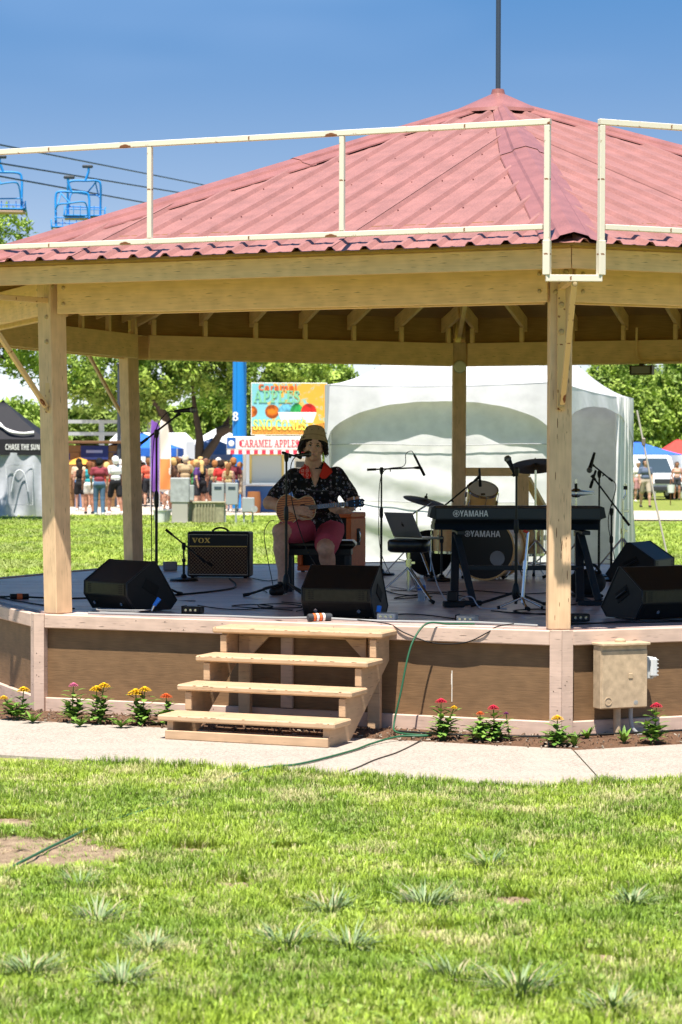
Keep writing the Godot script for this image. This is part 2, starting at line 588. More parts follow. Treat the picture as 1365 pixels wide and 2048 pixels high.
		var hp = board(g, "hip_rafter", corner(5.12, k, roof_y(5.12 * 0.92388) - 0.13), corner(0.12, k, roof_y(0.12) - 0.13), 0.045, 0.19, under_m)
		hp.set_meta("label", "long sloping hip rafter under the roof")
		# plywood under the metal
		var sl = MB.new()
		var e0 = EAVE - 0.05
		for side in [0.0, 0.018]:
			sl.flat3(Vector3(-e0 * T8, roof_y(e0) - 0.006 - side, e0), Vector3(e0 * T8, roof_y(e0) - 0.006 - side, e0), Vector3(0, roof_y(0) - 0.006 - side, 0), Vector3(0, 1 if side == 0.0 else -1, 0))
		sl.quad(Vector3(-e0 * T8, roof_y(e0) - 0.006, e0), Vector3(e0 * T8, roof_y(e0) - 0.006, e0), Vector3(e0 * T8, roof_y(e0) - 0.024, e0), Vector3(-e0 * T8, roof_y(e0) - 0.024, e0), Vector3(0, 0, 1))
		var roof = put(g, "roof_side", sl, mat("brown_plywood", "a98253", 0.8, 0, ply, 0.8), X)  # ceiling plywood, browner and darker than the tan rafters
		# ribbed metal sheets, each four ribs wide
		var us = []
		var half = EAVE * T8
		var rib = -10 * 0.229 + 0.05
		while rib < half + 0.2:
			us.append([rib - 0.034, 0.0]); us.append([rib - 0.012, 0.025]); us.append([rib + 0.012, 0.025]); us.append([rib + 0.034, 0.0])
			us.append([rib + 0.1145 - 0.02, 0.0]); us.append([rib + 0.1145, 0.004]); us.append([rib + 0.1145 + 0.02, 0.0])
			rib += 0.229
		var i = 0
		while i + 1 < us.size():
			var m = MB.new()
			var lap = 0.0045 if int(i / 28.0) % 2 == 0 else 0.0
			var any = false
			for j in range(i, min(i + 30, us.size() - 1)):
				var ua: float = us[j][0]
				var ub: float = us[j + 1][0]
				if ub <= -half or ua >= half: continue
				var ha: float = us[j][1] + lap
				var hb: float = us[j + 1][1] + lap
				if ua < -half: ha = lerpf(ha, hb, (-half - ua) / (ub - ua)); ua = -half
				if ub > half: hb = lerpf(ha, hb, (half - ua) / (ub - ua)); ub = half
				var cuts = [ua, ub]
				if ua < 0 and ub > 0: cuts = [ua, 0.0, ub]
				for c in cuts.size() - 1:
					var x0: float = cuts[c]
					var x1: float = cuts[c + 1]
					var h0 = lerpf(ha, hb, (x0 - ua) / (ub - ua))
					var h1 = lerpf(ha, hb, (x1 - ua) / (ub - ua))
					var t0 = abs(x0) / T8
					var t1 = abs(x1) / T8
					m.quad(Vector3(x0, EAVE_Y + h0, EAVE), Vector3(x1, EAVE_Y + h1, EAVE), Vector3(x1, roof_y(t1) + h1, t1), Vector3(x0, roof_y(t0) + h0, t0), Vector3.UP)
				any = true
			if any: put(roof, "roof_sheet", m, metal)
			i += 28
		# screw heads along the purlins
		var sc = MB.new()
		for ap in [4.85, 3.95, 3.05, 2.15, 1.3, 0.6]:
			var r2 = -10 * 0.229 + 0.05 + 0.055
			while r2 < half:
				if abs(r2) < ap * T8 - 0.12:
					sc.xf = Transform3D(Basis(Vector3.RIGHT, 0.324), Vector3(r2, roof_y(ap) + 0.003, ap))
					sc.lathe([Vector2(0, 0.008), Vector2(0.005, 0.007), Vector2(0.0065, 0)], 6)
				r2 += 0.229
		put(roof, "screws", sc, hole_m).set_meta("kind", "stuff")
		# fascia
		for f in [[4.857, 4.897, 2.905, 3.024, "fascia_board"], [4.84, 4.876, 3.025, EAVE_Y + 0.012, "fascia_trim"]]:
			var m = MB.new()
			m.xf = Transform3D(Basis(Vector3.RIGHT, -PI / 2), Vector3.ZERO)
			var ga: float = 0.003
			m.prism([Vector2(-f[0] * T8 + ga, -f[0]), Vector2(f[0] * T8 - ga, -f[0]), Vector2(f[1] * T8 - ga, -f[1]), Vector2(-f[1] * T8 + ga, -f[1])], f[2], f[3])
			put(g, f[4], m, tan_m, X)
		# hip cap along corner k: a folded strip in two lengths
		var R = radial_xf(k)
		var hs = RISE * 0.92388
		for part in [[5.42, 2.35, 0.0], [2.42, 0.25, 0.006]]:
			var m = MB.new()
			for s in [-1.0, 1.0]:
				var pf = [[0.0, 0.062], [0.085, 0.05], [0.10, 0.034], [0.185, 0.018], [0.19, 0.008]]
				for j in pf.size() - 1:
					var q = []
					for w in [[pf[j], part[0]], [pf[j + 1], part[0]], [pf[j + 1], part[1]], [pf[j], part[1]]]:
						var wd: float = w[0][0]
						var rr: float = w[1]
						var base = EAVE_Y + (EAVE / 0.92388 - rr) * hs
						var fade: float = min(1.0, rr / 0.7)
						q.append(Vector3(s * wd * fade, base - wd * fade * 0.128 + w[0][1] + part[2], rr))
					m.quad(q[0], q[1], q[2], q[3], Vector3.UP)
			put(g, "hip_cap", m, cap_m, R)
	var top = MB.new()
	var ty = roof_y(0)
	top.xf = Transform3D(Basis(Vector3.UP, TWIST), Vector3.ZERO)
	top.lathe([Vector2(0.44, ty - 0.105), Vector2(0.43, ty - 0.075), Vector2(0.06, ty + 0.09), Vector2(0.05, ty + 0.13), Vector2(0, ty + 0.14)], 8, 0.99)
	put(g, "roof_cap", top, cap_m)
	put(g, "mast", MB.new().tube([Vector3(0, ty + 0.12, 0), Vector3(0.0, 8.6, 0)], 0.021, 12), mat("mast_grey", "4d5965", 0.4, 0.6))
	# steel sign frames standing outside the eaves, on brackets bolted to the posts
	for k in range(-4, 4):
		var R = radial_xf(k)
		var br = board(g, "bracket", R * Vector3(0, 2.833, 4.763), R * Vector3(0, 2.833, 5.40), 0.036, 0.036, arm_m, Vector3.UP, 0.003)
		var inv = br.transform.affine_inverse()
		for w in [[Vector3(0, 2.85, 4.775), Vector3(0, 2.06, 4.775), 0.05, 0.02], [Vector3(0.006, 2.815, 5.40), Vector3(0.006, 2.10, 4.80), 0.034, 0.03], [Vector3(-0.17, 2.833, 5.42), Vector3(0.17, 2.833, 5.42), 0.038, 0.04]]:
			var lk = look(inv * (R * w[0]), inv * (R * w[1]), inv.basis * R.basis.z if w[0].z == w[1].z and w[0].x == w[1].x else inv.basis * Vector3.UP)
			put(br, "bracket_bar", MB.new().box(Vector3.ZERO, Vector3((w[0] - w[1]).length(), w[3], w[2]), 0.003), arm_m if w[0].x > -0.1 else steel_m, lk)
		for w in [Vector3(0.006, 2.80, 5.42), Vector3(0, 2.09, 4.79), Vector3(0, 2.72, 4.785), Vector3(0, 2.55, 4.785)]:
			put(br, "bolt", MB.new().lathe([Vector2(0, 0.02), Vector2(0.012, 0.018), Vector2(0.018, 0.004), Vector2(0.019, 0)], 10), bolt_m, inv * R * Transform3D(Basis(Vector3.RIGHT, PI / 2), w))
	for k in range(-2, 2):
		var X = side_xf(k)
		var fr = board(g, "sign_frame", X * Vector3(-1.945, 3.765, 5.07), X * Vector3(1.945, 3.765, 5.07), 0.035, 0.035, steel_m, Vector3.UP, 0.003)
		var inv = fr.transform.affine_inverse()
		var bars = [[Vector3(-1.9, 3.14, 5.07), Vector3(1.9, 3.14, 5.07), 0.033]]
		for u in [-0.72, 0.606]: bars.append([Vector3(u, 3.745, 5.07), Vector3(u, 3.16, 5.07), 0.032])
		for u in [-1.925, 1.925]:
			bars.append([Vector3(u, 3.745, 5.07), Vector3(u, 3.06, 5.07), 0.035])
			bars.append([Vector3(u, 3.06, 5.07), Vector3(u, 2.852, 5.07), 0.044])
		for b in bars:
			put(fr, "frame_tube", MB.new().box(Vector3.ZERO, Vector3((b[0] - b[1]).length(), b[2], b[2]), 0.003), steel_m, look(inv * (X * b[0]), inv * (X * b[1]), inv.basis * X.basis.z))
	# handrail of the rear stair
	var hr = board(g, "handrail", V(-0.0, 1.625, -4.62), V(0.69, 1.625, -4.82), 0.05, 0.09, under_m)
	var hi = hr.transform.affine_inverse()
	for w in [[V(0.62, 0.68, -4.80), V(0.62, 1.58, -4.80), 0.12, 0.05], [V(0.66, 1.56, -4.84), V(0.95, 1.1, -5.2), 0.09, 0.045], [V(0.0, 1.0, -4.64), V(0.60, 1.0, -4.80), 0.05, 0.09]]:
		put(hr, "rail_bar", MB.new().box(Vector3.ZERO, V((w[0] - w[1]).length(), w[3], w[2]), 0.004), under_m, look(hi * w[0], hi * w[1], hi.basis * V(0, 0, 1) if w[0].x == w[1].x else hi.basis * Vector3.UP))
	# electric conduit on the back beam
	var CX = side_xf(3)
	put(g, "conduit", MB.new().tube(spline([CX * Vector3(-1.6, 2.75, 4.20), CX * Vector3(-0.35, 2.75, 4.20), CX * Vector3(-0.2, 2.76, 4.20), CX * Vector3(-0.15, 2.85, 4.20), CX * Vector3(-0.15, 3.10, 4.20)], 6), 0.012, 8), under_m)
func ring_slab(k: int, a0: float, a1: float, y0: float, y1: float, gap := 0.006) -> MB:
	var m = MB.new()
	m.xf = side_xf(k) * Transform3D(Basis(Vector3.RIGHT, -PI / 2), Vector3.ZERO)
	m.prism([Vector2(-a0 * T8 + gap, -a0), Vector2(a0 * T8 - gap, -a0), Vector2(a1 * T8 - gap, -a1), Vector2(-a1 * T8 + gap, -a1)], y0, y1)
	return m
func multi(parent: Node, called: String, mesh: Mesh, xfs: Array, cols: Array, m: Material) -> MultiMeshInstance3D:
	var mm = MultiMesh.new()
	mm.transform_format = MultiMesh.TRANSFORM_3D
	mm.use_colors = true
	mm.mesh = mesh
	mm.instance_count = xfs.size()
	for i in xfs.size():
		mm.set_instance_transform(i, xfs[i])
		mm.set_instance_color(i, cols[i])
	var o = MultiMeshInstance3D.new()
	o.name = free_name(parent, called)
	o.multimesh = mm
	o.material_override = m
	parent.add_child(o)
	return o
func leaf_mat(key: String, rough := 0.55, back := Color(0.35, 0.42, 0.08)) -> StandardMaterial3D:
	var m = mat(key, "ffffff", rough)
	m.vertex_color_use_as_albedo = true
	m.backlight_enabled = true
	m.backlight = back
	m.cull_mode = BaseMaterial3D.CULL_DISABLED
	return m
func blade_clump(sd: int, n: int, spread: float, h0: float, h1: float, w: float, bend: float) -> ArrayMesh:
	var r = RandomNumberGenerator.new(); r.seed = sd
	var m = MB.new()
	for i in n:
		var a = r.randf() * TAU
		var rr = sqrt(r.randf()) * spread
		var p = V(cos(a) * rr, 0, sin(a) * rr)
		var h = r.randf_range(h0, h1)
		var d = V(cos(a + r.randf_range(-1, 1)), 0, sin(a + r.randf_range(-1, 1))) * bend * r.randf_range(0.2, 1.0) * h
		var s = V(-d.z, 0, d.x).normalized() * w * 0.5 * r.randf_range(0.7, 1.2)
		var q0 = p
		var q1 = p + V(0, h * 0.5, 0) + d * 0.3
		var q2 = p + V(0, h * 0.85, 0) + d * 0.75
		var q3 = p + V(0, h * 0.98, 0) + d * 1.15
		var o = (d + V(0, 0.6, 0)).normalized()
		m.quad(q0 - s, q0 + s, q1 + s * 0.9, q1 - s * 0.9, o)
		m.quad(q1 - s * 0.9, q1 + s * 0.9, q2 + s * 0.6, q2 - s * 0.6, o)
		m.flat3(q2 - s * 0.6, q2 + s * 0.6, q3, o)
	return m.mesh()
var worn: Array = [[V(-2.72, 0, 8.95), 0.52, 0.50], [V(-1.95, 0, 8.95), 0.16, 0.10], [V(-1.75, 0, 9.72), 0.10, 0.09], [V(-0.62, 0, 10.02), 0.12, 0.09], [V(-0.95, 0, 10.62), 0.10, 0.07], [V(-0.42, 0, 11.0), 0.09, 0.06], [V(-2.95, 0, 8.2), 0.25, 0.16], [V(-1.6, 0, 8.9), 0.10, 0.06], [V(0.1, 0, 9.8), 0.08, 0.06]]
func wear(x: float, z: float) -> float:
	var w = 0.0
	for q in worn:
		var d = V((x - q[0].x) / q[1], 0, (z - q[0].z) / q[2]).length() + 0.35 * wear_n.get_noise_2d(x * 40, z * 40)
		w = max(w, 1.0 - smoothstep(0.7, 1.15, d))
	return w
var wear_n := fnl(83, 0.05, 3)
func build_ground() -> void:
	var gt = fnl(81, 0.02, 5)
	var gf = fnl(82, 0.25, 2)
	var gtex = image_tex("turf", 512, 512, func(x, y):
		var a = wrapn(gt, x, y, 512, 512)
		var b = wrapn(gf, x, y, 512, 512)
		return Color(0.45, 0.55, 0.16).lerp(Color(0.60, 0.58, 0.30), clampf(0.5 + 0.9 * a, 0, 1)) * (0.9 + 0.3 * b))
	var turf = mat("turf", "ffffff", 0.95, 0, gtex, 0.35, null, 1, true)
	var gm = MB.new()
	gm.quad(V(-400, 0, 60), V(400, 0, 60), V(400, 0, -500), V(-400, 0, -500), Vector3.UP)
	setting(put(self, "ground", gm, turf))
	# thatch and soil under the near lawn
	var soil_t = image_tex("soil", 512, 512, func(x, y):
		var a = wrapn(gt, x + 40, y, 512, 512)
		var b = wrapn(gf, x, y + 40, 512, 512)
		return Color(0.56, 0.47, 0.38).lerp(Color(0.70, 0.61, 0.50), clampf(0.5 + a, 0, 1)) * (0.88 + 0.5 * b))
	var soil = mat("dry_soil", "ffffff", 0.95, 0, soil_t, 1.2, bump_tex("soil_n", soil_t, 8.0), 1.0, true)
	for q in worn:
		var m = MB.new()
		var ce: Vector3 = q[0]
		m.sheet(func(u, w):
			var a: float = u * TAU
			var rr: float = w * (1.05 + 0.22 * sin(a * 3 + ce.x * 9) + 0.12 * sin(a * 7 + ce.z))
			return ce + V(cos(a) * rr * q[1], 0.004 + 0.012 * (1.0 - w) * (0.5 + 0.5 * sin(a * 5 + w * 9)), sin(a) * rr * q[2]), 40, 8)
		setting(put(self, "bare_soil", m, soil))
	# concrete walk round the bandstand
	var conc = mat("concrete", "b3a79b", 0.88, 0, tex_speck(), 0.9, bump_tex("speck_n", tex_speck(), 4.0), 0.6, true)
	var walk = setting(put(self, "pavement", ring_slab(-2, 5.07, 6.62, -0.05, 0.014), conc))
	walk.set_meta("label", "pale concrete walk round the bandstand")
	for q in [[-1, 5.07, 6.62], [0, 5.10, 6.34], [1, 5.10, 6.34], [-3, 5.1, 6.5]]:
		put(walk, "slab", ring_slab(q[0], q[1], q[2], -0.05, 0.015 + 0.002 * (q[0] & 1)), conc)
	# planting bed
	var mulch_t = image_tex("mulch", 512, 512, func(x, y):
		var b = wrapn(gf, x, y, 512, 512, 0.5, 1.0)
		var a = wrapn(gt, x, y, 512, 512)
		return Color(0.30, 0.21, 0.15).lerp(Color(0.50, 0.38, 0.29), clampf(0.45 + b * 0.9 + a * 0.3, 0, 1)))
	var mulch = mat("mulch", "ffffff", 0.95, 0, mulch_t, 1.6, bump_tex("mulch_n", mulch_t, 14.0), 1.0, true)
	var bedm = MB.new()
	for k in 8:
		bedm.xf = side_xf(k)
		bedm.sheet(func(u, w):
			var ap: float = lerpf(4.40, 5.10, w)
			var x: float = (u * 2 - 1) * ap * T8
			return V(x, 0.012 + 0.020 * (0.5 + 0.5 * wear_n.get_noise_2d(x * 60 + k * 50, ap * 60)) * sin(PI * w), ap), 60, 12)
	setting(put(self, "flower_bed", bedm, mulch))
	var r = RandomNumberGenerator.new(); r.seed = 44
	var xs = []
	var cs = []
	for i in 2600:
		var k: int = [-2, -1, -1, -1, 0, 0][r.randi() % 6]
		var ap = r.randf_range(4.52, 5.12)
		var x = r.randf_range(-1, 1) * ap * T8
		var p = side_xf(k) * V(x, 0.026, ap)
		xs.append(Transform3D(Basis(V(r.randf() - 0.5, r.randf() - 0.5, r.randf() - 0.5).normalized(), r.randf() * TAU).scaled(V(1, 1, 1) * r.randf_range(0.4, 1.3)), p))
		var g = r.randf_range(0.5, 1.0)
		cs.append(Color(0.20, 0.125, 0.08) * g if r.randf() < 0.8 else Color(0.42, 0.36, 0.28) * g)
	var chip = leaf_mat("bark_chip", 0.9, Color(0, 0, 0))
	chip.backlight_enabled = false
	multi(self, "bark_chips", MB.new().box(Vector3.ZERO, V(0.022, 0.005, 0.009), 0.002).mesh(), xs, cs, chip)
	tag(get_node("bark_chips"), "scattered bark chips covering the flower bed", "bark"); get_node("bark_chips").set_meta("kind", "stuff")
	# lawn: near blades
	var gmat = leaf_mat("grass_blade", 0.5, Color(0.30, 0.36, 0.06))
	var tone = fnl(84, 0.9, 3)
	var dryn = fnl(85, 2.6, 4)
	var clumps = []
	for s in 4: clumps.append(blade_clump(300 + s, 13, 0.024, 0.016, 0.046, 0.0032, 0.9))
	for s in 4:
		xs = []; cs = []
		var want = 35000
		while xs.size() < want:
			var z = r.randf_range(6.15, 12.9)
			var x = r.randf_range(-4.9, 2.9)
			var lim = 6.57 if x < 0.05 else 6.28
			var da = maxf(V(x, 0, z).dot(side_xf(-1).basis.z), V(x, 0, z).dot(side_xf(0).basis.z) + 0.28)
			if da < 6.65 + 0.08 * tone.get_noise_2d(x * 6, z * 6): continue
			var w = wear(x, z)
			if r.randf() < w * 0.93: continue
			if dryn.get_noise_2d(x * 3.1 + 20, z * 3.1) < -0.42 and r.randf() < 0.75: continue
			var big = 1.0 + 0.35 * tone.get_noise_2d(x * 2, z * 2)
			if da < 6.75: big *= 1.3
			xs.append(Transform3D(Basis(Vector3.UP, r.randf() * TAU).scaled(V(1, big * r.randf_range(0.7, 1.25) * (1.0 - 0.5 * w), 1)), V(x, 0, z)))
			var t = tone.get_noise_2d(x, z)
			var dr = dryn.get_noise_2d(x, z) + r.randf_range(-0.35, 0.35) + (0.25 if da < 7.6 and da > 6.9 else 0.0)
			var c = Color(0.19, 0.30, 0.028).lerp(Color(0.33, 0.44, 0.045), clampf(0.5 + t * 1.9 + r.randf_range(-0.55, 0.55), 0, 1)) * r.randf_range(0.55, 1.25) * (1.0 + 0.35 * dryn.get_noise_2d(x * 2.3 + 50, z * 2.3))
			if dr > 0.31: c = c.lerp(Color(0.60, 0.52, 0.28), clampf((dr - 0.31) * 2.4, 0, 0.85))
			if r.randf() < 0.045: c = Color(0.55, 0.48, 0.26)
			cs.append(c)
		var o = multi(self, "lawn_grass", clumps[s], xs, cs, gmat)
		o.set_meta("kind", "stuff")
		tag(o, "short bright green lawn grass before the concrete walk", "grass", "near lawn grass")
	# clover and plantain among the blades
	var ros = MB.new()
	for k in 11: leaf(ros, V(cos(k * 2.4), 0.15, sin(k * 2.4)) * 0.006, V(cos(k * 2.4), 0.35 + 0.4 * (k % 3), sin(k * 2.4)).normalized() * (0.022 + 0.012 * (k % 4)), 0.0085)
	xs = []; cs = []
	var wdn = fnl(86, 1.1, 2)
	while xs.size() < 5200:
		var z = r.randf_range(6.8, 12.9)
		var x = r.randf_range(-4.9, 2.9)
		if wdn.get_noise_2d(x, z) < -0.25 + r.randf() * 0.6 or wear(x, z) > 0.6: continue
		if maxf(V(x, 0, z).dot(side_xf(-1).basis.z), V(x, 0, z).dot(side_xf(0).basis.z) + 0.28) < 6.72: continue
		xs.append(Transform3D(Basis(Vector3.UP, r.randf() * TAU).scaled(V(1, 1, 1) * r.randf_range(0.28, 0.6)), V(x, 0.018, z)))
		cs.append(Color(0.13, 0.22, 0.03).lerp(Color(0.26, 0.36, 0.06), r.randf()))
	var cw = multi(self, "lawn_clover", ros.mesh(), xs, cs, gmat)
	cw.set_meta("kind", "stuff")
	tag(cw, "patches of darker broad-leaved clover in the near lawn", "clover")
	# lawn behind the bandstand
	for s in 2:
		xs = []; cs = []
		while xs.size() < 26000:
			var z = -4.0 - pow(r.randf(), 1.3) * 46.0
			var wd = 6.5 + (18.7 - z) * 0.21
			var x = r.randf_range(-1.31 - wd, -1.31 + wd)
			if V(x, 0, z).length() < 5.4: continue
			if z < -43.5 and x > 5.0: continue
			var t = tone.get_noise_2d(x * 0.25, z * 0.25)
			var sc = r.randf_range(1.2, 2.2) * (1.0 + (18.7 - z) / 60.0)
			xs.append(Transform3D(Basis(Vector3.UP, r.randf() * TAU).scaled(V(sc * 1.3, sc * 0.5, sc * 1.3)), V(x, 0, z)))
			var c = Color(0.20, 0.30, 0.035).lerp(Color(0.33, 0.42, 0.06), clampf(0.5 + t * 1.4 + r.randf_range(-0.2, 0.2), 0, 1))
			if t < -0.25: c = c.lerp(Color(0.40, 0.38, 0.17), 0.35)
			cs.append(c)
		var o = multi(self, "field_grass", clumps[s], xs, cs, gmat)
		o.set_meta("kind", "stuff")
		tag(o, "mown green grass of the field behind the bandstand", "grass", "field grass")
	# paved ground under the crowd and the path at the right
	var pave = mat("far_paving", "cfc0b0", 0.9, 0, tex_speck(), 0.2, null, 1, true)
	var fp = MB.new()
	fp.quad(V(-60, 0.03, -47.9), V(1.5, 0.03, -50.6), V(1.5, 0.03, -100), V(-60, 0.03, -100), Vector3.UP)
	setting(put(self, "paved_yard", fp, pave))
	var fq = MB.new()
	fq.quad(V(1.5, 0.034, -46.0), V(60, 0.034, -43.0), V(60, 0.034, -61.5), V(1.5, 0.034, -63.5), Vector3.UP)
	var fr = MB.new()
	fr.sheet(func(u, w): return V(lerpf(3.5, 40, u), 0.036, lerpf(-44.4, -56.5, w) - 2.0 * (1.0 - u)), 4, 2)
	setting(put(self, "far_path", fr, pave))
	build_steps()
	build_planting()
func build_steps() -> void:
	var wood = tex_wood()
	var wn = bump_tex("wood_n", wood, 5.0)
	var sm = mat("step_paint", "c3a483", 0.58, 0, wood, 1.2, wn, 0.8)
	var X = side_xf(-1)
	var o = thing("wooden_steps", "open-backed four-tread wooden steps, cream painted, before the deck", "steps", X * V(0.19, 0.016, 5.1))
	o.transform.basis = X.basis
	var inv = V(0.19, 0.016, 5.1)
	var aps = [4.805, 5.06, 5.33, 5.605]
	var hs = [0.655, 0.49, 0.33, 0.168]
	for i in 4:
		put(o, "tread", MB.new().box(V(0.19, hs[i] - 0.019, aps[i] - 0.14) - inv, V(1.18, 0.038, 0.285), 0.009), sm)
	for s in [-1.0, 1.0]:
		var m = MB.new()
		m.xf = Transform3D(Basis(V(0, 0, 1), Vector3.UP, V(-1, 0, 0)), V(s * 0.52, 0, 0))
		# side stringer, saw-toothed under the treads
		m.prism([Vector2(5.565 - 5.1, 0.0), Vector2(5.565 - 5.1, 0.132 - 0.016), Vector2(5.29 - 5.1, 0.132 - 0.016), Vector2(5.29 - 5.1, 0.291 - 0.016), Vector2(5.02 - 5.1, 0.291 - 0.016), Vector2(5.02 - 5.1, 0.45 - 0.016), Vector2(4.76 - 5.1, 0.45 - 0.016), Vector2(4.76 - 5.1, 0.614 - 0.016), Vector2(4.54 - 5.1, 0.614 - 0.016), Vector2(4.54 - 5.1, 0.44), Vector2(5.22 - 5.1, 0.0)], -0.02, 0.02)
		put(o, "stringer", m, sm)
		put(o, "rear_leg", MB.new().box(V(s * 0.455, 0.30, 4.575 - 5.1), V(0.085, 0.6, 0.04), 0.004), sm)
		var g = MB.new()
		g.prism([Vector2(s * 0.41, 0.59), Vector2(s * 0.41, 0.43), Vector2(s * 0.25, 0.59)], 4.60 - 5.1, 4.62 - 5.1)
		put(o, "gusset", g, sm)
		for i in 3:
			put(o, "cleat", MB.new().box(V(s * 0.52, hs[i + 1] + 0.058 - 0.016, aps[i] - 0.045 - 5.1 + 0.012), V(0.044, 0.112, 0.024), 0.003), sm)
	var chips = MB.new()
	var cr = RandomNumberGenerator.new(); cr.seed = 77
	for i in 4:
		for j in 26:
			var cx = cr.randf_range(-0.57, 0.57)
			chips.ball(V(cx, hs[i] - cr.randf_range(0.004, 0.012) - 0.016, aps[i] + 0.0005 - 5.1), V(cr.randf_range(0.004, 0.016), cr.randf_range(0.001, 0.003), 0.002), 7, 4)
		for j in 9: chips.ball(V(cr.randf_range(-0.57, 0.57), hs[i] - 0.016, aps[i] - cr.randf_range(0.03, 0.26) - 5.1), V(0.0035, 0.001, 0.0035), 6, 4)
	put(o, "paint_chips", chips, mat("bare_wood", "7a5a40", 0.85)).set_meta("kind", "stuff")
	put(o, "toe_board", MB.new().box(V(0, 0.03, 5.58 - 5.1), V(1.085, 0.055, 0.03), 0.004), sm)
	put(o, "header", MB.new().box(V(0, 0.585, 4.60 - 5.1), V(0.82, 0.03, 0.04), 0.003), sm)
func build_planting() -> void:
	# electric box on the right-hand skirt
	var X = side_xf(0)
	var c = thing("electrical_box", "beige steel electric box on the brown skirt, chipped paint at its foot", "electrical box", X * V(-1.49, 0.19, 4.535))
	c.transform.basis = X.basis
	var bm = mat("box_beige", "cdb595", 0.5, 0, tex_mottle(), 2.0)
	put(c, "case", MB.new().box(V(0, 0.20, 0.05), V(0.335, 0.40, 0.10), 0.006), bm)
	put(c, "door", MB.new().box(V(0, 0.185, 0.105), V(0.325, 0.36, 0.012), 0.004), bm)
	put(c, "hood", MB.new().box(V(0, 0.405, 0.062), V(0.35, 0.018, 0.135), 0.004), bm)
	put(c, "knob", MB.new().lathe([Vector2(0.035, 0), Vector2(0.035, 0.012), Vector2(0.02, 0.022), Vector2(0, 0.024)], 16), bm, Transform3D(Basis.IDENTITY, V(0, 0.414, 0.05)))
	put(c, "latch", MB.new().box(V(0.04, 0.205, 0.1125), V(0.03, 0.032, 0.006), 0.002), mat("latch_tan", "b9a384", 0.5))
	put(c, "bare_patch", MB.new().ball(V(0.08, 0.035, 0.1105), V(0.018, 0.017, 0.0015), 9, 5), mat("bare_zinc", "a9a9a6", 0.4, 0.5))
	put(c, "knockout", MB.new().lathe([Vector2(0.022, 0.0), Vector2(0.022, 0.003), Vector2(0.027, 0.003), Vector2(0.027, 0)], 16), bm, Transform3D(Basis(V(1, 0, 0), PI / 2), V(-0.12, 0.05, 0.111)))
	put(c, "conduit", MB.new().tube([V(-0.02, 0.0, 0.05), V(-0.02, -0.19, 0.05)], 0.024, 14), bm)
	put(c, "grey_conduit", MB.new().tube(spline([V(0.08, 0.0, 0.05), V(0.08, -0.09, 0.05), V(0.10, -0.15, 0.06), V(0.15, -0.185, 0.07)], 6), 0.014, 10), mat("pvc_grey", "a5a7a6", 0.5))
	var ob = put(c, "outlet_box", MB.new().box(V(0.205, 0.245, 0.04), V(0.06, 0.14, 0.07), 0.008), mat("outlet_grey", "b5b8b8", 0.45))
	put(ob, "outlet_cover", MB.new().box(V(0.225, 0.25, 0.075), V(0.05, 0.125, 0.045), 0.012), mat("outlet_clear", "c9cccc", 0.3))
	for i in 5: put(ob, "cover_rib", MB.new().box(V(0.251, 0.20 + i * 0.024, 0.075), V(0.006, 0.008, 0.04), 0.002), mat("outlet_clear", "c9cccc", 0.3))
	# garden hose and thin dark streak
	var gh = mat("hose_green", "2a5a40", 0.5)
	put_cable("garden_hose", "dark green garden hose running from the deck over the walk into the lawn", [V(-0.45, DECK + 0.012, 4.45), V(-0.62, DECK + 0.02, 4.56), V(-0.76, DECK + 0.028, 4.64), V(-0.84, 0.62, 4.70), V(-0.885, 0.50, 4.74), V(-0.93, 0.28, 4.78), V(-0.97, 0.10, 4.80), V(-0.965, 0.045, 4.88), V(-0.86, 0.04, 4.98), V(-0.75, 0.04, 5.03), V(-0.80, 0.045, 5.10), V(-0.95, 0.045, 5.12), V(-1.117, 0.03, 5.345), V(-1.254, 0.027, 5.69), V(-1.539, 0.027, 6.235), V(-1.81, 0.027, 6.50), V(-2.146, 0.02, 7.54), V(-2.441, 0.022, 8.31), V(-2.56, 0.025, 8.8), V(-2.671, 0.025, 9.32), V(-2.78, 0.02, 9.8), V(-3.2, 0.02, 10.6)], 0.0065, gh, "hose")
	put_cable("thin_cord", "thin dark streak lying across the concrete walk right of the steps", [V(-0.80, 0.03, 5.10), V(-0.86, 0.021, 5.30), V(-0.98, 0.021, 5.7), V(-1.112, 0.021, 6.016), V(-1.22, 0.021, 6.35), V(-1.353, 0.021, 6.69)], 0.0045, mat("streak_dark", "3a3530", 0.7), "streak")  # thin dark streak, drawn as a narrow tube on the walk
	put_cable("drip_line", "thin black watering line lying along the right flower bed", [V(-0.95, 0.035, 4.78), V(-0.5, 0.036, 4.98), V(0.0, 0.036, 5.02), V(0.5, 0.036, 4.84), V(1.2, 0.036, 4.55)], 0.007, rubber_early(), "hose")
	# zinnias
	var Y = "f2bf12"; var O := "e8642a"; var P := "e0719a"; var R := "d8264a"; var U := "7a2f6a"
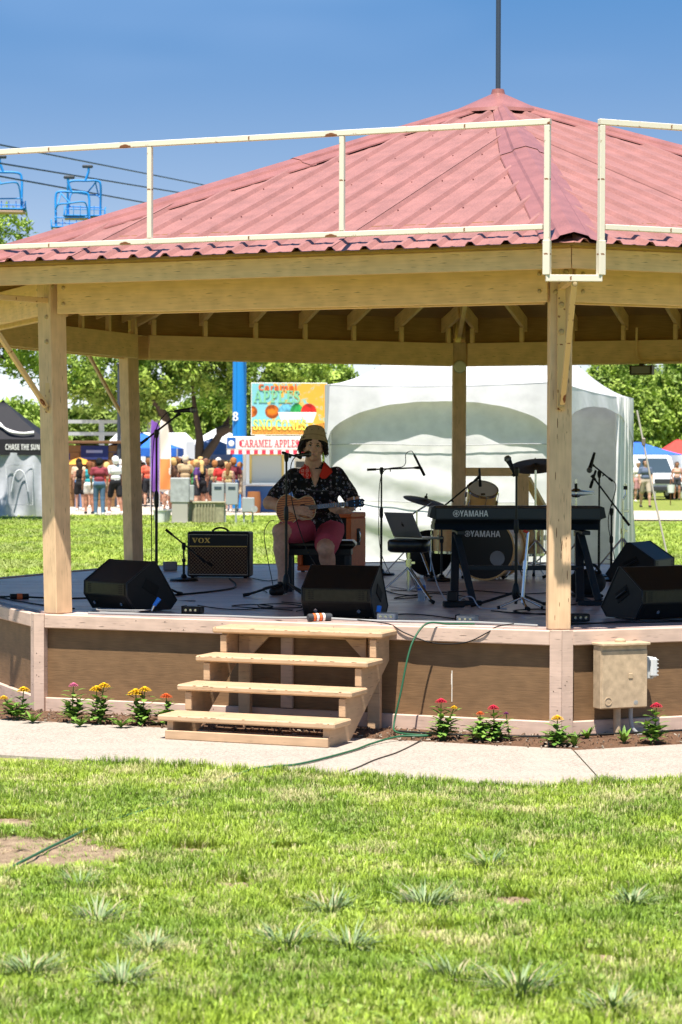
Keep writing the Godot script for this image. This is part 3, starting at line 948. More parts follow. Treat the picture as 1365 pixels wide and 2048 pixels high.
	var list = [
		["bushy yellow zinnia at the far left end of the flower bed", V(-3.44, 0, 4.06), 0.17, [[-0.10, 0.14, Y, 0.024], [0.03, 0.19, Y, 0.035]]],
		["single pale pink zinnia left of the yellow ones", V(-3.06, 0, 4.21), 0.23, [[0.0, 0.24, P, 0.026]]],
		["yellow zinnia with two blooms, second tall plant right of the left post", V(-2.88, 0, 4.29), 0.22, [[-0.02, 0.22, Y, 0.038], [0.03, 0.245, Y, 0.034]]],
		["broad yellow zinnia between the two-bloom one and the orange one", V(-2.60, 0, 4.36), 0.20, [[-0.04, 0.205, Y, 0.042], [0.02, 0.225, Y, 0.035]]],
		["orange zinnia beside the left side of the steps", V(-2.44, 0, 4.35), 0.18, [[0.0, 0.185, O, 0.032]]],
		["red zinnia with a small yellow bloom right of the hose", V(-0.68, 0, 5.06), 0.25, [[-0.01, 0.235, R, 0.030], [0.07, 0.20, Y, 0.018]]],
		["small orange zinnia between the red and the magenta one", V(-0.45, 0, 5.12), 0.15, [[0.0, 0.165, O, 0.021]]],
		["magenta zinnia second from the right front corner", V(-0.36, 0, 5.10), 0.20, [[-0.01, 0.20, R, 0.029]]],
		["wilting purple zinnia with few leaves beside the magenta one", V(-0.26, 0, 5.10), 0.14, [[-0.03, 0.165, U, 0.016]]],
		["yellow zinnia before the right front corner of the skirt", V(0.0, 0, 5.345), 0.15, [[0.0, 0.165, Y, 0.031]]],
		["pink-red zinnia right of the electric box", V(0.60, 0, 5.20), 0.22, [[0.02, 0.225, R, 0.030]]]]
	for q in list: zinnia(q[0], q[1], q[2], q[3])
	# small weeds in the bed
	var lm = leaf_mat("leaf_green", 0.5)
	var r = RandomNumberGenerator.new(); r.seed = 9
	var wl = ["low green weed at the bed edge before the left post", "low green weed between the left zinnias", "low green weed before the broad yellow zinnia", "thin weed standing before the right front corner", "grassy weed below the electric box", "small weed near the bed's right end"]
	var wp = [V(-3.32, 0.02, 4.25), V(-2.99, 0.02, 4.45), V(-2.72, 0.02, 4.5), V(0.10, 0.02, 5.38), V(0.22, 0.02, 5.02), V(0.42, 0.02, 5.2)]
	for i in 6:
		var o = thing("weed", wl[i], "weed", wp[i], r.randf() * TAU, "weeds in the flower bed")
		var m = MB.new(); m.use_c = true
		for k in 16:
			m.c = Color(0.11, 0.2, 0.03) * r.randf_range(0.8, 1.5)
			leaf(m, V(0, 0.0, 0), V(cos(k * 2.4), r.randf_range(0.4, 2.5 if i > 2 else 0.9), sin(k * 2.4)).normalized() * r.randf_range(0.04, 0.12), 0.012)
		put(o, "leaves", m, lm)
		put(o, "stem", MB.new().tube([V(0, -0.01, 0), V(0.004, 0.05, 0)], 0.003, 5), mat("stem_green", "5f7a34", 0.6))
	# coarse tufts in the lawn
	var tp = [V(-0.67, 0, 9.32), V(-0.98, 0, 10.16), V(-1.35, 0, 10.26), V(-0.17, 0, 10.1), V(-1.5, 0, 10.87), V(-1.27, 0, 10.91), V(-2.35, 0, 11.3), V(-2.03, 0, 11.44), V(-0.73, 0, 11.56), V(-0.93, 0, 11.36), V(-0.46, 0, 11.78), V(-2.21, 0, 10.46), V(-1.98, 0, 10.96), V(-2.36, 0, 9.79)]
	var tl = ["upper tuft right of the lawn's middle", "wide tuft in the lawn's middle", "tuft left of the wide middle one", "tuft near the lawn's right edge", "taller tuft of the low pair left of centre", "right tuft of the low pair left of centre", "tuft in the lower left corner", "tuft right of the lower left corner one", "large tuft low at the right", "tuft left above the large low one", "lowest tuft at the right edge", "pale tuft at the left below the bare soil", "tuft below the pale left one", "small tuft just below the bare soil"]
	var tm = leaf_mat("tuft_blade", 0.5, Color(0.16, 0.22, 0.08))
	for i in tp.size():
		var o = thing("grass_tuft", "coarse blue-green " + tl[i], "grass tuft", tp[i], r.randf() * TAU, "coarse tufts in the lawn")
		var m = MB.new(); m.use_c = true
		var s: float = [0.9, 1.15, 1.0, 0.85, 1.1, 1.0, 0.9, 1.0, 1.15, 0.9, 0.9, 1.0, 0.8, 0.8][i]
		for k in 120:
			m.c = Color(0.09, 0.16, 0.05).lerp(Color(0.27, 0.34, 0.16), r.randf()) if r.randf() > 0.12 else Color(0.4, 0.34, 0.2)
			var a = r.randf() * TAU
			var e = (V(cos(a), r.randf_range(0.25, 1.1), sin(a)) + V(sin(i * 2.3), 0, cos(i * 2.3)) * 0.5 * r.randf()).normalized() * r.randf_range(0.06, 0.16) * s
			strap(m, V(cos(a), 0, sin(a)) * 0.06 * r.randf() * s, e, 0.0062)
		put(o, "blades", m, tm)
		put(o, "crown", MB.new().ball(V(0, 0.004, 0), V(0.03, 0.012, 0.03), 8, 5), mat("stem_green", "5f7a34", 0.6))
func rubber_early() -> Material:
	return mat("rubber", "121314", 0.62)
func put_cable(called: String, label: String, pts: Array, rr: float, m: Material, cat: String) -> void:
	tag(put(self, called, MB.new().tube(spline(pts, 7), rr, 8), m), label, cat)
func strap(m: MB, p: Vector3, e: Vector3, w: float) -> void:
	var s = V(-e.z, 0, e.x).normalized() * w * 0.5
	var q1 = p + e * 0.5 + V(0, e.length() * 0.10, 0)
	var q2 = p + e - V(0, e.length() * 0.06, 0)
	m.quad(p - s, p + s, q1 + s, q1 - s, Vector3.UP)
	m.flat3(q1 - s, q1 + s, q2, Vector3.UP)
func leaf(m: MB, p: Vector3, e: Vector3, w: float) -> void:
	# a pointed oval leaf folded along its midrib
	var s = V(-e.z, 0, e.x).normalized() * w
	var l = e.length()
	var up = V(0, l * 0.10, 0)
	var a = p + e * 0.35 + up
	var b = p + e * 0.7 + up
	var t = p + e
	for g in [-1.0, 1.0]:
		var d: Vector3 = s * g
		m.flat3(p, a, a + d - up * 0.2, Vector3.UP)
		m.quad(a, b, b + d * 0.75 - up * 0.2, a + d - up * 0.2, Vector3.UP)
		m.flat3(b, t, b + d * 0.75 - up * 0.2, Vector3.UP)
func zinnia(label: String, at: Vector3, h: float, heads: Array) -> void:
	var r = RandomNumberGenerator.new(); r.seed = int(abs(at.x) * 1000)
	var o = thing("zinnia_plant", label, "flower", V(at.x, 0.018, at.z), 0.0, "zinnias in the flower bed")
	var lm = leaf_mat("leaf_green", 0.5)
	var few = label.begins_with("wilting")
	for e in 3:
		var a0 = e * 2.1 + r.randf()
		heads = heads + [[cos(a0) * 0.055, h * r.randf_range(0.5, 0.75), "", 0.0, sin(a0) * 0.05]] if not few else heads
	for q in heads:
		var top = V(q[0], q[1], q[4] if q.size() > 4 else r.randf_range(-0.02, 0.03))
		var mid = V(q[0] * 0.5 + r.randf_range(-0.01, 0.01), q[1] * 0.5, 0)
		put(o, "stem", MB.new().tube(spline([V(q[0] * 0.2, -0.01, 0), mid, top], 4), 0.0038, 6), mat("stem_green", "5f7a34", 0.6))
		var n: int = 5 if few else 9
		for i in n:
			var t = 0.12 + 0.8 * i / n
			var p: Vector3 = V(q[0] * 0.2, 0, 0).lerp(top, t)
			for s in [0.0, PI]:
				var a: float = i * 1.57 + s + r.randf_range(-0.4, 0.4)
				var L = r.randf_range(0.07, 0.115) * (1.15 - 0.45 * t) * (0.7 if few else 1.0)
				var m = MB.new(); m.use_c = true
				m.c = Color(0.10, 0.20, 0.03).lerp(Color(0.20, 0.34, 0.06), r.randf()) if not few or r.randf() < 0.4 else Color(0.30, 0.27, 0.10)
				leaf(m, p, V(cos(a), r.randf_range(-0.15, 0.55), sin(a)).normalized() * L, L * 0.25)
				put(o, "leaf", m, lm)
		if q[2] == "": continue
		# bloom: rings of petals over a small cone
		var fm = mat("petal_" + q[2], q[2], 0.6, 0, tex_mottle(), 20.0)
		var rad: float = q[3] * 1.2
		var m = MB.new()
		for ring in 5:
			var np: int = [15, 14, 12, 9, 6][ring]
			var rr: float = rad * [1.0, 0.9, 0.72, 0.5, 0.28][ring]
			var y: float = rad * [0.0, 0.16, 0.34, 0.48, 0.56][ring]
			for i in np:
				var a = TAU * (i + 0.5 * (ring % 2)) / np + r.randf_range(-0.08, 0.08)
				var d = V(cos(a), 0, sin(a))
				var s = V(-d.z, 0, d.x) * rad * 0.21
				var c0 = top + V(0, y - rad * 0.1, 0) + d * rr * 0.3
				var e = top + V(0, y + rad * r.randf_range(-0.06, 0.06), 0) + d * rr
				m.quad(c0 - s * 0.5, c0 + s * 0.5, e + s, e - s, Vector3.UP)
				m.flat3(e - s, e + s, e + d * rad * 0.12 - V(0, rad * 0.05, 0), Vector3.UP)
		var bl = put(o, "bloom", m, fm)
		put(bl, "bloom_centre", MB.new().ball(top + V(0, rad * 0.45, 0), V(rad * 0.32, rad * 0.22, rad * 0.32), 8, 5), mat("bloom_core_" + q[2], q[2], 0.8))
func at_world(o: Node3D) -> MB:
	var m = MB.new()
	m.xf = o.transform.affine_inverse()
	return m
var black: StandardMaterial3D
var chrome: StandardMaterial3D
var rubber: StandardMaterial3D
func V(x, y, z) -> Vector3:
	return Vector3(x, y, z)
func microphone(label: String, tail: Vector3, head: Vector3, kind := "vocal") -> void:
	var d = (head - tail).normalized()
	var o = thing("microphone", label, "microphone", tail)
	var y = d
	var x = y.cross(V(0.3, 0.2, 0.9)).normalized()
	var b = Transform3D(Basis(x, y, x.cross(y)), Vector3.ZERO)
	var L = (head - tail).length()
	var h = MB.new(); h.xf = b
	if kind == "vocal":
		h.lathe([Vector2(0, 0), Vector2(0.011, 0.0), Vector2(0.013, 0.02), Vector2(0.018, L - 0.06), Vector2(0.021, L - 0.05), Vector2(0.016, L - 0.04), Vector2(0, L - 0.04)], 14)
		put(o, "handle", h, black)
		var g = MB.new(); g.xf = b
		g.lathe([Vector2(0, L - 0.047), Vector2(0.02, L - 0.046), Vector2(0.0255, L - 0.03), Vector2(0.026, L - 0.02), Vector2(0.020, L - 0.006), Vector2(0.01, L - 0.001), Vector2(0, L)], 14, 0.5)
		put(o, "grille", g, mat("mic_grille", "7c7f80", 0.45, 0.7, tex_speck(), 12.0))
		var r = MB.new(); r.xf = b
		r.lathe([Vector2(0.0262, L - 0.031), Vector2(0.0275, L - 0.029), Vector2(0.0275, L - 0.025), Vector2(0.0262, L - 0.023)], 14)
		put(o, "grille_band", r, mat("mic_band", "55585a", 0.35, 0.9))
	else:
		h.lathe([Vector2(0, 0), Vector2(0.009, 0.0), Vector2(0.011, 0.015), Vector2(0.011, L * 0.6), Vector2(0.0115, L * 0.61), Vector2(0, L * 0.61)], 12)
		put(o, "handle", h, black)
		var g = MB.new(); g.xf = b
		g.lathe([Vector2(0.0118, L * 0.605), Vector2(0.0135, L * 0.64), Vector2(0.0135, L * 0.96), Vector2(0.010, L), Vector2(0, L)], 12)
		put(o, "grille", g, mat("mic_foam", "17181a", 0.9))
func mic_stand(label: String, foot: Vector3, legs: String, top: float, boom: Array, turn := 0.0, metal: Material = null) -> Node3D:
	var m: Material = metal if metal else black
	var o = thing("microphone_stand", label, "microphone stand", foot, 0.0, "microphone stands on the stage")
	var h = top - foot.y
	if legs == "tripod":
		for k in 3:
			var a = turn + TAU * k / 3.0
			var d = V(sin(a), 0, cos(a))
			var l = put(o, "leg", MB.new().tube([V(0, 0.115, 0), d * 0.30 + V(0, 0.018, 0)], 0.0095, 8), m)
			put(l, "foot", MB.new().tube([d * 0.285 + V(0, 0.022, 0), d * 0.335 + V(0, 0.013, 0)], [0.0125, 0.014], 8), rubber)
		put(o, "hub", MB.new().lathe([Vector2(0, 0.045), Vector2(0.016, 0.05), Vector2(0.026, 0.08), Vector2(0.03, 0.12), Vector2(0.022, 0.16), Vector2(0.014, 0.18), Vector2(0, 0.18)], 12), m)
	else:
		put(o, "base", MB.new().lathe([Vector2(0, 0.0), Vector2(0.125, 0.0), Vector2(0.128, 0.008), Vector2(0.12, 0.02), Vector2(0.03, 0.034), Vector2(0.018, 0.06), Vector2(0, 0.06)], 24), m)
	put(o, "lower_tube", MB.new().tube([V(0, 0.03, 0), V(0, h * 0.6, 0)], 0.0115, 10), m)
	put(o, "clutch", MB.new().lathe([Vector2(0, h * 0.55), Vector2(0.014, h * 0.55), Vector2(0.018, h * 0.57), Vector2(0.018, h * 0.63), Vector2(0.013, h * 0.65), Vector2(0, h * 0.65)], 12), m)
	put(o, "upper_tube", MB.new().tube([V(0, h * 0.6, 0), V(0, h, 0)], 0.0085, 10), m)
	if boom.size() == 2:
		var p: Vector3 = boom[0] - foot
		var q: Vector3 = boom[1] - foot
		put(o, "swivel", MB.new().lathe([Vector2(0, h - 0.03), Vector2(0.013, h - 0.03), Vector2(0.019, h), Vector2(0.019, h + 0.025), Vector2(0.01, h + 0.035), Vector2(0, h + 0.035)], 10), m)
		var b = put(o, "boom", MB.new().tube([p, q], 0.0075, 8), m)
		put(b, "counter_grip", MB.new().tube([p, p.lerp(q, 0.18)], 0.0115, 8), rubber)
		put(b, "mic_clip", MB.new().tube([p.lerp(q, 0.93), q + (q - p).normalized() * 0.02], [0.010, 0.016], 8), rubber)
		put(o, "cable_tie", MB.new().tube([p.lerp(q, 0.45) + V(0, -0.012, 0), p.lerp(q, 0.47) + V(0, -0.012, 0)], 0.016, 8), rubber)
	return o
func cable(label: String, pts: Array, r := 0.0042, m: Material = null, called := "cable", cat := "cable") -> MeshInstance3D:
	var o = put(self, called, MB.new().tube(spline(pts, 7), r, 6), m if m else rubber)
	tag(o, label, cat, "cables run over the stage" if called == "cable" else "")
	return o
func monitor(label: String, at: Vector3, turn: float, L := 0.48) -> void:
	var o = thing("floor_monitor", label, "stage monitor", at, turn, "wedge monitors on the stage floor")
	var cab = mat("cabinet_black", "17191d", 0.48, 0, tex_scuff(), 2.2)
	var pr = [Vector2(-0.17, 0.012), Vector2(0.15, 0.012), Vector2(0.225, 0.115), Vector2(0.225, 0.205), Vector2(0.0, 0.350), Vector2(-0.03, 0.350), Vector2(-0.225, 0.07)]
	var m = MB.new()
	m.xf = Transform3D(Basis(Vector3(0, 0, 1), Vector3.UP, Vector3(-1, 0, 0)), Vector3.ZERO)
	m.prism(pr, -L / 2, L / 2)
	put(o, "cabinet", m, cab)
	# corner mouldings on the side edges
	for s in [-1.0, 1.0]:
		var e = MB.new()
		var pts = []
		for p in pr: pts.append(V(s * L / 2, p.y, p.x))
		e.tube(pts, 0.006, 6, true)
		put(o, "edge_trim", e, mat("edge_black", "1d2024", 0.35))
		var hd = MB.new()
		hd.xf = Transform3D(Basis(V(0, 0, 1), PI / 2), V(s * (L / 2 + 0.001), 0.17, 0.01)) * Transform3D(Basis(Vector3.UP, 0.5), Vector3.ZERO)
		hd.box(Vector3.ZERO, V(0.075, 0.008, 0.14), 0.003)
		var hh = put(o, "handle", hd, mat("recess_black", "08090a", 0.7))
		var gp = MB.new()
		gp.xf = hd.xf
		gp.tube([V(0, 0.008, -0.06), V(0, 0.012, -0.04), V(0, 0.012, 0.04), V(0, 0.008, 0.06)], 0.009, 6)
		put(hh, "grip", gp, mat("edge_black", "1d2024", 0.35))
	put(o, "control_panel", MB.new().box(V(0, 0.16, 0.227), V(L - 0.05, 0.078, 0.006), 0.002), mat("panel_dark", "2b2a22", 0.4, 0.2, tex_mottle(), 3.0))
	for s in [-1.0, 1.0]:
		var sl = MB.new()
		for r in 5:
			for c in 2: sl.box(V(s * (L / 2 - 0.065) + c * 0.022 - 0.011, 0.135 + r * 0.013, 0.2305), V(0.017, 0.006, 0.002))
		put(o, "vent_slots", sl, mat("recess_black", "08090a", 0.7))
	var re = MB.new()
	re.quad(V(-L / 2 + 0.04, 0.022, 0.1585), V(L / 2 - 0.04, 0.022, 0.1585), V(L / 2 - 0.04, 0.105, 0.2185), V(-L / 2 + 0.04, 0.105, 0.2185), V(0, -0.5, 1))
	put(o, "connector_recess", re, mat("recess_black", "08090a", 0.7))
	for s in [-0.15, 0.15]:
		put(o, "socket", MB.new().tube([V(s, 0.062, 0.185), V(s, 0.054, 0.205)], 0.013, 10), chrome)
	var fr = MB.new()
	fr.quad(V(-L / 2 + 0.02, 0.085, -0.2185), V(L / 2 - 0.02, 0.085, -0.2185), V(L / 2 - 0.02, 0.335, -0.044), V(-L / 2 + 0.02, 0.335, -0.044), V(0, 0.5, -1))
	put(o, "grille", fr, mat("grille_black", "101113", 0.7, 0.2, tex_speck(), 8.0))
	for x in [-1, 1]:
		for z in [-0.12, 0.1]: put(o, "foot", MB.new().lathe([Vector2(0, 0), Vector2(0.014, 0), Vector2(0.016, 0.012), Vector2(0, 0.012)], 8), rubber, Transform3D(Basis.IDENTITY, V(x * (L / 2 - 0.06), 0, z)))
func drum_shell(o: Node3D, r: float, h: float, X: Transform3D, skin: Material, lugs := 8) -> void:
	var wd = mat("maple", "e8b470", 0.25, 0, tex_wood(), 3.0)
	wd.clearcoat_enabled = true
	var s = MB.new(); s.xf = X
	s.lathe([Vector2(r, -h / 2), Vector2(r, h / 2)], 32)
	put(o, "shell", s, wd)
	for e in [-1.0, 1.0]:
		var hp = MB.new(); hp.xf = X
		hp.lathe([Vector2(r + 0.001, e * h / 2 - 0.014), Vector2(r + 0.008, e * h / 2 - 0.012), Vector2(r + 0.008, e * h / 2 + 0.010), Vector2(r - 0.002, e * h / 2 + 0.010), Vector2(r - 0.004, e * h / 2)], 32)
		put(o, "hoop", hp, chrome)
		var sk = MB.new(); sk.xf = X
		sk.lathe([Vector2(0, e * (h / 2 + 0.002)), Vector2(r - 0.003, e * (h / 2 + 0.001))], 32)
		put(o, "head", sk, skin)
	for k in lugs:
		var a = TAU * k / lugs
		var lg = MB.new()
		lg.xf = X * Transform3D(Basis(Vector3.UP, a), Vector3.ZERO)
		lg.box(V(0, 0, r + 0.012), V(0.018, 0.05, 0.022), 0.005)
		lg.tube([V(0, -h / 2 - 0.005, r + 0.014), V(0, h / 2 + 0.005, r + 0.014)], 0.0035, 6)
		put(o, "lug", lg, chrome)
func tripod(o: Node3D, h: float, spread: float, rise: float, turn: float, top: float, r := 0.011) -> void:
	# double-braced chrome legs and a tube in two lengths
	for k in 3:
		var a = turn + TAU * k / 3
		var d = V(sin(a), 0, cos(a))
		var s = V(cos(a), 0, -sin(a)) * 0.012
		var m = MB.new()
		m.tube([V(0, rise, 0) + s, d * spread + V(0, 0.02, 0) + s * 0.4], 0.0065, 6)
		m.tube([V(0, rise, 0) - s, d * spread + V(0, 0.02, 0) - s * 0.4], 0.0065, 6)
		m.tube([V(0, rise * 0.35, 0), d * spread * 0.55 + V(0, rise * 0.45, 0)], 0.005, 6)
		var l = put(o, "leg", m, chrome)
		put(l, "foot", MB.new().tube([d * (spread - 0.02) + V(0, 0.028, 0), d * (spread + 0.025) + V(0, 0.012, 0)], [0.012, 0.016], 8), rubber)
	put(o, "lower_tube", MB.new().tube([V(0, rise * 0.3, 0), V(0, h, 0)], r, 10), chrome)
	put(o, "collar", MB.new().lathe([Vector2(0, h - 0.03), Vector2(r + 0.008, h - 0.03), Vector2(r + 0.008, h + 0.02), Vector2(0, h + 0.02)], 10), chrome)
	put(o, "wing_nut", MB.new().box(V(0.03, h - 0.005, 0), V(0.035, 0.022, 0.008), 0.003), chrome)
	if top > h: put(o, "upper_tube", MB.new().tube([V(0, h, 0), V(0, top, 0)], r * 0.75, 10), chrome)
func cymbal(o: Node3D, r: float, X: Transform3D, m: Material) -> void:
	var c = MB.new(); c.xf = X
	c.lathe([Vector2(0, 0.034), Vector2(0.02, 0.032), Vector2(0.045, 0.018), Vector2(0.055, 0.014), Vector2(r * 0.6, 0.006), Vector2(r, -0.004), Vector2(r, -0.006), Vector2(r * 0.6, 0.003), Vector2(0.05, 0.010), Vector2(0, 0.028)], 40, 0.6)
	put(o, "cymbal", c, m)
	var n = MB.new(); n.xf = X
	n.lathe([Vector2(0, 0.0), Vector2(0.014, 0.034), Vector2(0.016, 0.036), Vector2(0.016, 0.05), Vector2(0.006, 0.052), Vector2(0.006, 0.075), Vector2(0, 0.075)], 10)
	put(o, "felt_and_nut", n, black)
func build_stage() -> void:
	black = mat("black_metal", "141518", 0.38, 0.2)
	rubber = mat("rubber", "121314", 0.62)
	chrome = mat("chrome", "c9cdd2", 0.14, 1.0)
	var D = DECK
	# floor monitors
	monitor("scuffed black wedge monitor beside the left front post, blue plug behind it", V(-2.80, D, 3.02), -0.80)
	monitor("scratched black wedge monitor at the front edge, right before the singer", V(-1.28, D, 3.68), -0.27)
	monitor("large black wedge monitor at the right front edge, cut by the picture", V(0.84, D, 3.66), 0.52, 0.6)
	monitor("black wedge monitor seen from its side, behind the others at the right", V(1.34, D, -0.9), 1.08, 0.5)
	# microphone stands and microphones
	mic_stand("tall black boom stand behind the left monitor, tilted boom at the top", V(-2.735, D, 1.6), "tripod", 1.94, [V(-2.86, 1.865, 1.56), V(-2.57, 2.09, 1.58)], 0.5)
	microphone("black vocal microphone on the tall boom stand at the left, pointing right", V(-2.60, 2.115, 1.58), V(-2.43, 2.13, 1.60))
	mic_stand("black straight stand before the singer, its tripod at his shoe", V(-1.735, D, 1.5), "tripod", 1.76, [V(-1.765, 1.80, 1.5), V(-1.64, 1.765, 1.36)], 0.55)
	microphone("vocal microphone with grey grille held up to the singer's mouth", V(-1.67, 1.776, 1.36), V(-1.563, 1.792, 1.07))
	mic_stand("short boom stand with round base before the checked amplifier", V(-2.69, D, -0.75), "round", 0.98, [V(-2.85, 1.13, -0.75), V(-2.52, 0.86, -0.75)])
	microphone("small black microphone aimed at the checked amplifier's cloth", V(-2.54, 0.875, -0.74), V(-2.45, 0.81, -0.86), "stick")
	mic_stand("black stand with level boom between the laptop and the white tent", V(-0.935, D, -1.87), "round", 1.645, [V(-1.07, 1.655, -1.87), V(-0.60, 1.675, -1.87)])
	microphone("slim black microphone hanging from the level boom near the white tent", V(-0.635, 1.80, -1.87), V(-0.535, 1.60, -1.86), "stick")
	mic_stand("low boom stand reaching up behind the keyboard's left end", V(-0.42, D, -0.85), "round", 1.29, [V(-0.52, 1.24, -0.85), V(-0.10, 1.585, -0.95)])
	microphone("slim black microphone hanging upright over the rack tom", V(-0.085, 1.675, -0.95), V(-0.075, 1.51, -0.95), "stick")
	mic_stand("straight black stand standing before the keyboard's middle", V(-0.045, D, 2.72), "tripod", 1.66, [V(-0.06, 1.63, 2.72), V(-0.075, 1.68, 2.70)], 0.2)
	microphone("round-headed vocal microphone before the keyboard, pointing up", V(-0.05, 1.645, 2.68), V(-0.112, 1.775, 2.62))
	mic_stand("tall black boom stand at the tent's opening, behind the keyboard's right end", V(1.05, D, -1.55), "round", 1.62, [V(1.17, 1.56, -1.55), V(0.985, 1.705, -1.5)])
	microphone("vocal microphone hanging down from the tall stand at the right", V(1.0, 1.82, -1.5), V(0.945, 1.635, -1.48))
	mic_stand("black stand with a long sloping boom at the right rear monitor", V(1.09, D, -0.95), "round", 1.29, [V(1.25, 1.17, -0.95), V(0.93, 1.60, -1.0)])
	microphone("slim black microphone at the top of the long sloping boom", V(0.955, 1.66, -1.0), V(0.905, 1.50, -1.0), "stick")
	# checked combo amplifier
	var a = thing("guitar_amplifier", "black combo amplifier with brown diamond cloth and gold strip", "amplifier", V(-2.40, D, -1.33), -0.10)
	var av = mat("vinyl_black", "1b1a1b", 0.55, 0, tex_speck(), 6.0)
	put(a, "cabinet", MB.new().box(V(0, 0.215, 0), V(0.565, 0.405, 0.25), 0.012), av)
	var dt = image_tex("diamond", 512, 384, func(x, y):
		var u: float = x / 512.0 * 17.0
		var w: float = y / 384.0 * 8.0
		var p: float = abs(fposmod(u + w, 1.0) - 0.5)
		var q: float = abs(fposmod(u - w, 1.0) - 0.5)
		var base = Color(0.20, 0.11, 0.075) if (x + y) % 3 else Color(0.26, 0.15, 0.10)
		return Color(0.72, 0.62, 0.48) if max(p, q) > 0.455 else base)
	var cl = MB.new()
	cl.quad(V(-0.262, 0.04, 0.127), V(0.262, 0.04, 0.127), V(0.262, 0.285, 0.127), V(-0.262, 0.285, 0.127), V(0, 0, 1))
	put(a, "grille_cloth", cl, uvmat("amp_cloth", dt))
	put(a, "gold_strip", MB.new().box(V(0, 0.288, 0.128), V(0.525, 0.006, 0.006)), mat("brass", "c8a55a", 0.35, 0.8))
	put(a, "upper_panel", MB.new().box(V(0, 0.34, 0.126), V(0.525, 0.094, 0.004)), mat("panel_black", "0e0e10", 0.45))
	var pip = MB.new()
	pip.tube([V(-0.266, 0.034, 0.127), V(0.266, 0.034, 0.127), V(0.266, 0.392, 0.127), V(-0.266, 0.392, 0.127)], 0.003, 6, true)
	put(a, "piping", pip, mat("piping_white", "cfc9bb", 0.6))
	put(a, "logo", text_mesh("VOX", 0.06, 0.004, true), mat("brass", "c8a55a", 0.35, 0.8), Transform3D(Basis.IDENTITY.scaled(V(1.25, 1, 1)), V(-0.155, 0.34, 0.131)))
	put(a, "handle", MB.new().tube(spline([V(-0.075, 0.418, 0), V(-0.05, 0.44, 0), V(0, 0.452, 0), V(0.05, 0.44, 0), V(0.075, 0.418, 0)], 4), 0.009, 8), rubber)
	for x in [-0.24, 0.24]:
		for z in [-0.09, 0.09]: put(a, "foot", MB.new().lathe([Vector2(0, 0), Vector2(0.014, 0), Vector2(0.018, 0.014), Vector2(0, 0.014)], 8), rubber, Transform3D(Basis.IDENTITY, V(x, 0, z)))
	# orange cabinet behind the singer
	var oc = thing("speaker_cabinet", "orange speaker cabinet with black grille behind the singer's bench", "speaker cabinet", V(-1.40, D, -2.45), -0.42)
	var om = mat("orange_vinyl", "e06a2e", 0.5, 0, tex_speck(), 5.0)
	for b in [[V(0, 0.025, 0), V(0.56, 0.05, 0.36)], [V(0, 0.535, 0), V(0.56, 0.05, 0.36)], [V(-0.255, 0.28, 0), V(0.05, 0.46, 0.36)], [V(0.255, 0.28, 0), V(0.05, 0.46, 0.36)]]:
		put(oc, "cabinet_wall", MB.new().box(b[0] + V(0, 0.012, 0), b[1], 0.008), om)
	put(oc, "grille", MB.new().box(V(0, 0.292, 0.14), V(0.458, 0.458, 0.02)), mat("grille_black", "101113", 0.7, 0.2, tex_speck(), 8.0))
	put(oc, "back_board", MB.new().box(V(0, 0.292, -0.16), V(0.458, 0.458, 0.02)), mat("panel_black", "0e0e10", 0.45))
	var oh = put(oc, "side_handle", MB.new().box(V(0.2815, 0.34, 0), V(0.006, 0.16, 0.075), 0.002), mat("recess_black", "08090a", 0.7))
	put(oh, "grip", MB.new().tube([V(0.288, 0.29, 0), V(0.296, 0.31, 0), V(0.296, 0.37, 0), V(0.288, 0.39, 0)], 0.008, 6), chrome)
	for x in [-0.24, 0.24]:
		for z in [-0.13, 0.13]: put(oc, "foot", MB.new().lathe([Vector2(0, 0), Vector2(0.02, 0), Vector2(0.02, 0.013), Vector2(0, 0.013)], 8), rubber, Transform3D(Basis.IDENTITY, V(x, 0, z)))
	# piano bench
	var be = thing("piano_bench", "black padded piano bench under the singer", "bench", V(-1.485, D, 0.72), -0.06)
	var vin = mat("seat_vinyl", "141416", 0.28)
	put(be, "cushion", MB.new().box(V(0, 0.385, 0), V(0.60, 0.065, 0.33), 0.025), vin)
	put(be, "apron", MB.new().box(V(0, 0.325, 0), V(0.53, 0.055, 0.27), 0.004), black)
	for x in [-0.235, 0.235]:
		for z in [-0.1, 0.1]: put(be, "leg", MB.new().box(V(x, 0.149, z), V(0.045, 0.298, 0.045), 0.004), mat("bench_leg", "1a222b", 0.45))
	# drum throne carrying the laptop
	var th = thing("drum_throne", "round black drum throne on a chrome tripod, laptop on top", "stool", V(-0.80, D, 2.05))
	put(th, "seat", MB.new().lathe([Vector2(0, 0.375), Vector2(0.14, 0.375), Vector2(0.158, 0.39), Vector2(0.16, 0.45), Vector2(0.15, 0.468), Vector2(0.12, 0.474), Vector2(0, 0.475)], 28, 0.6), vin)
	tripod(th, 0.3, 0.27, 0.26, 0.65, 0.375, 0.014)
	var lp = thing("laptop", "open grey laptop seen from behind its lid, on the drum throne", "laptop", V(-0.80, D + 0.475, 2.08), -0.85)
	var alu = mat("aluminium", "9c9b9a", 0.35, 0.75)
	put(lp, "base", MB.new().box(V(0.02, 0.008, -0.08), V(0.31, 0.014, 0.215), 0.003), alu)
	var lid = MB.new()
	lid.xf = Transform3D(Basis(V(1, 0, 0), 0.5), V(0.02, 0.016, 0.03))
	lid.box(V(0, 0.105, 0), V(0.31, 0.21, 0.007), 0.002)
	var ld = put(lp, "lid", lid, alu)
	var lg = MB.new(); lg.xf = lid.xf
	lg.ball(V(0, 0.105, 0.0035), V(0.014, 0.016, 0.0012), 12, 6)
	lg.ball(V(0.004, 0.128, 0.0035), V(0.005, 0.006, 0.001), 8, 4)
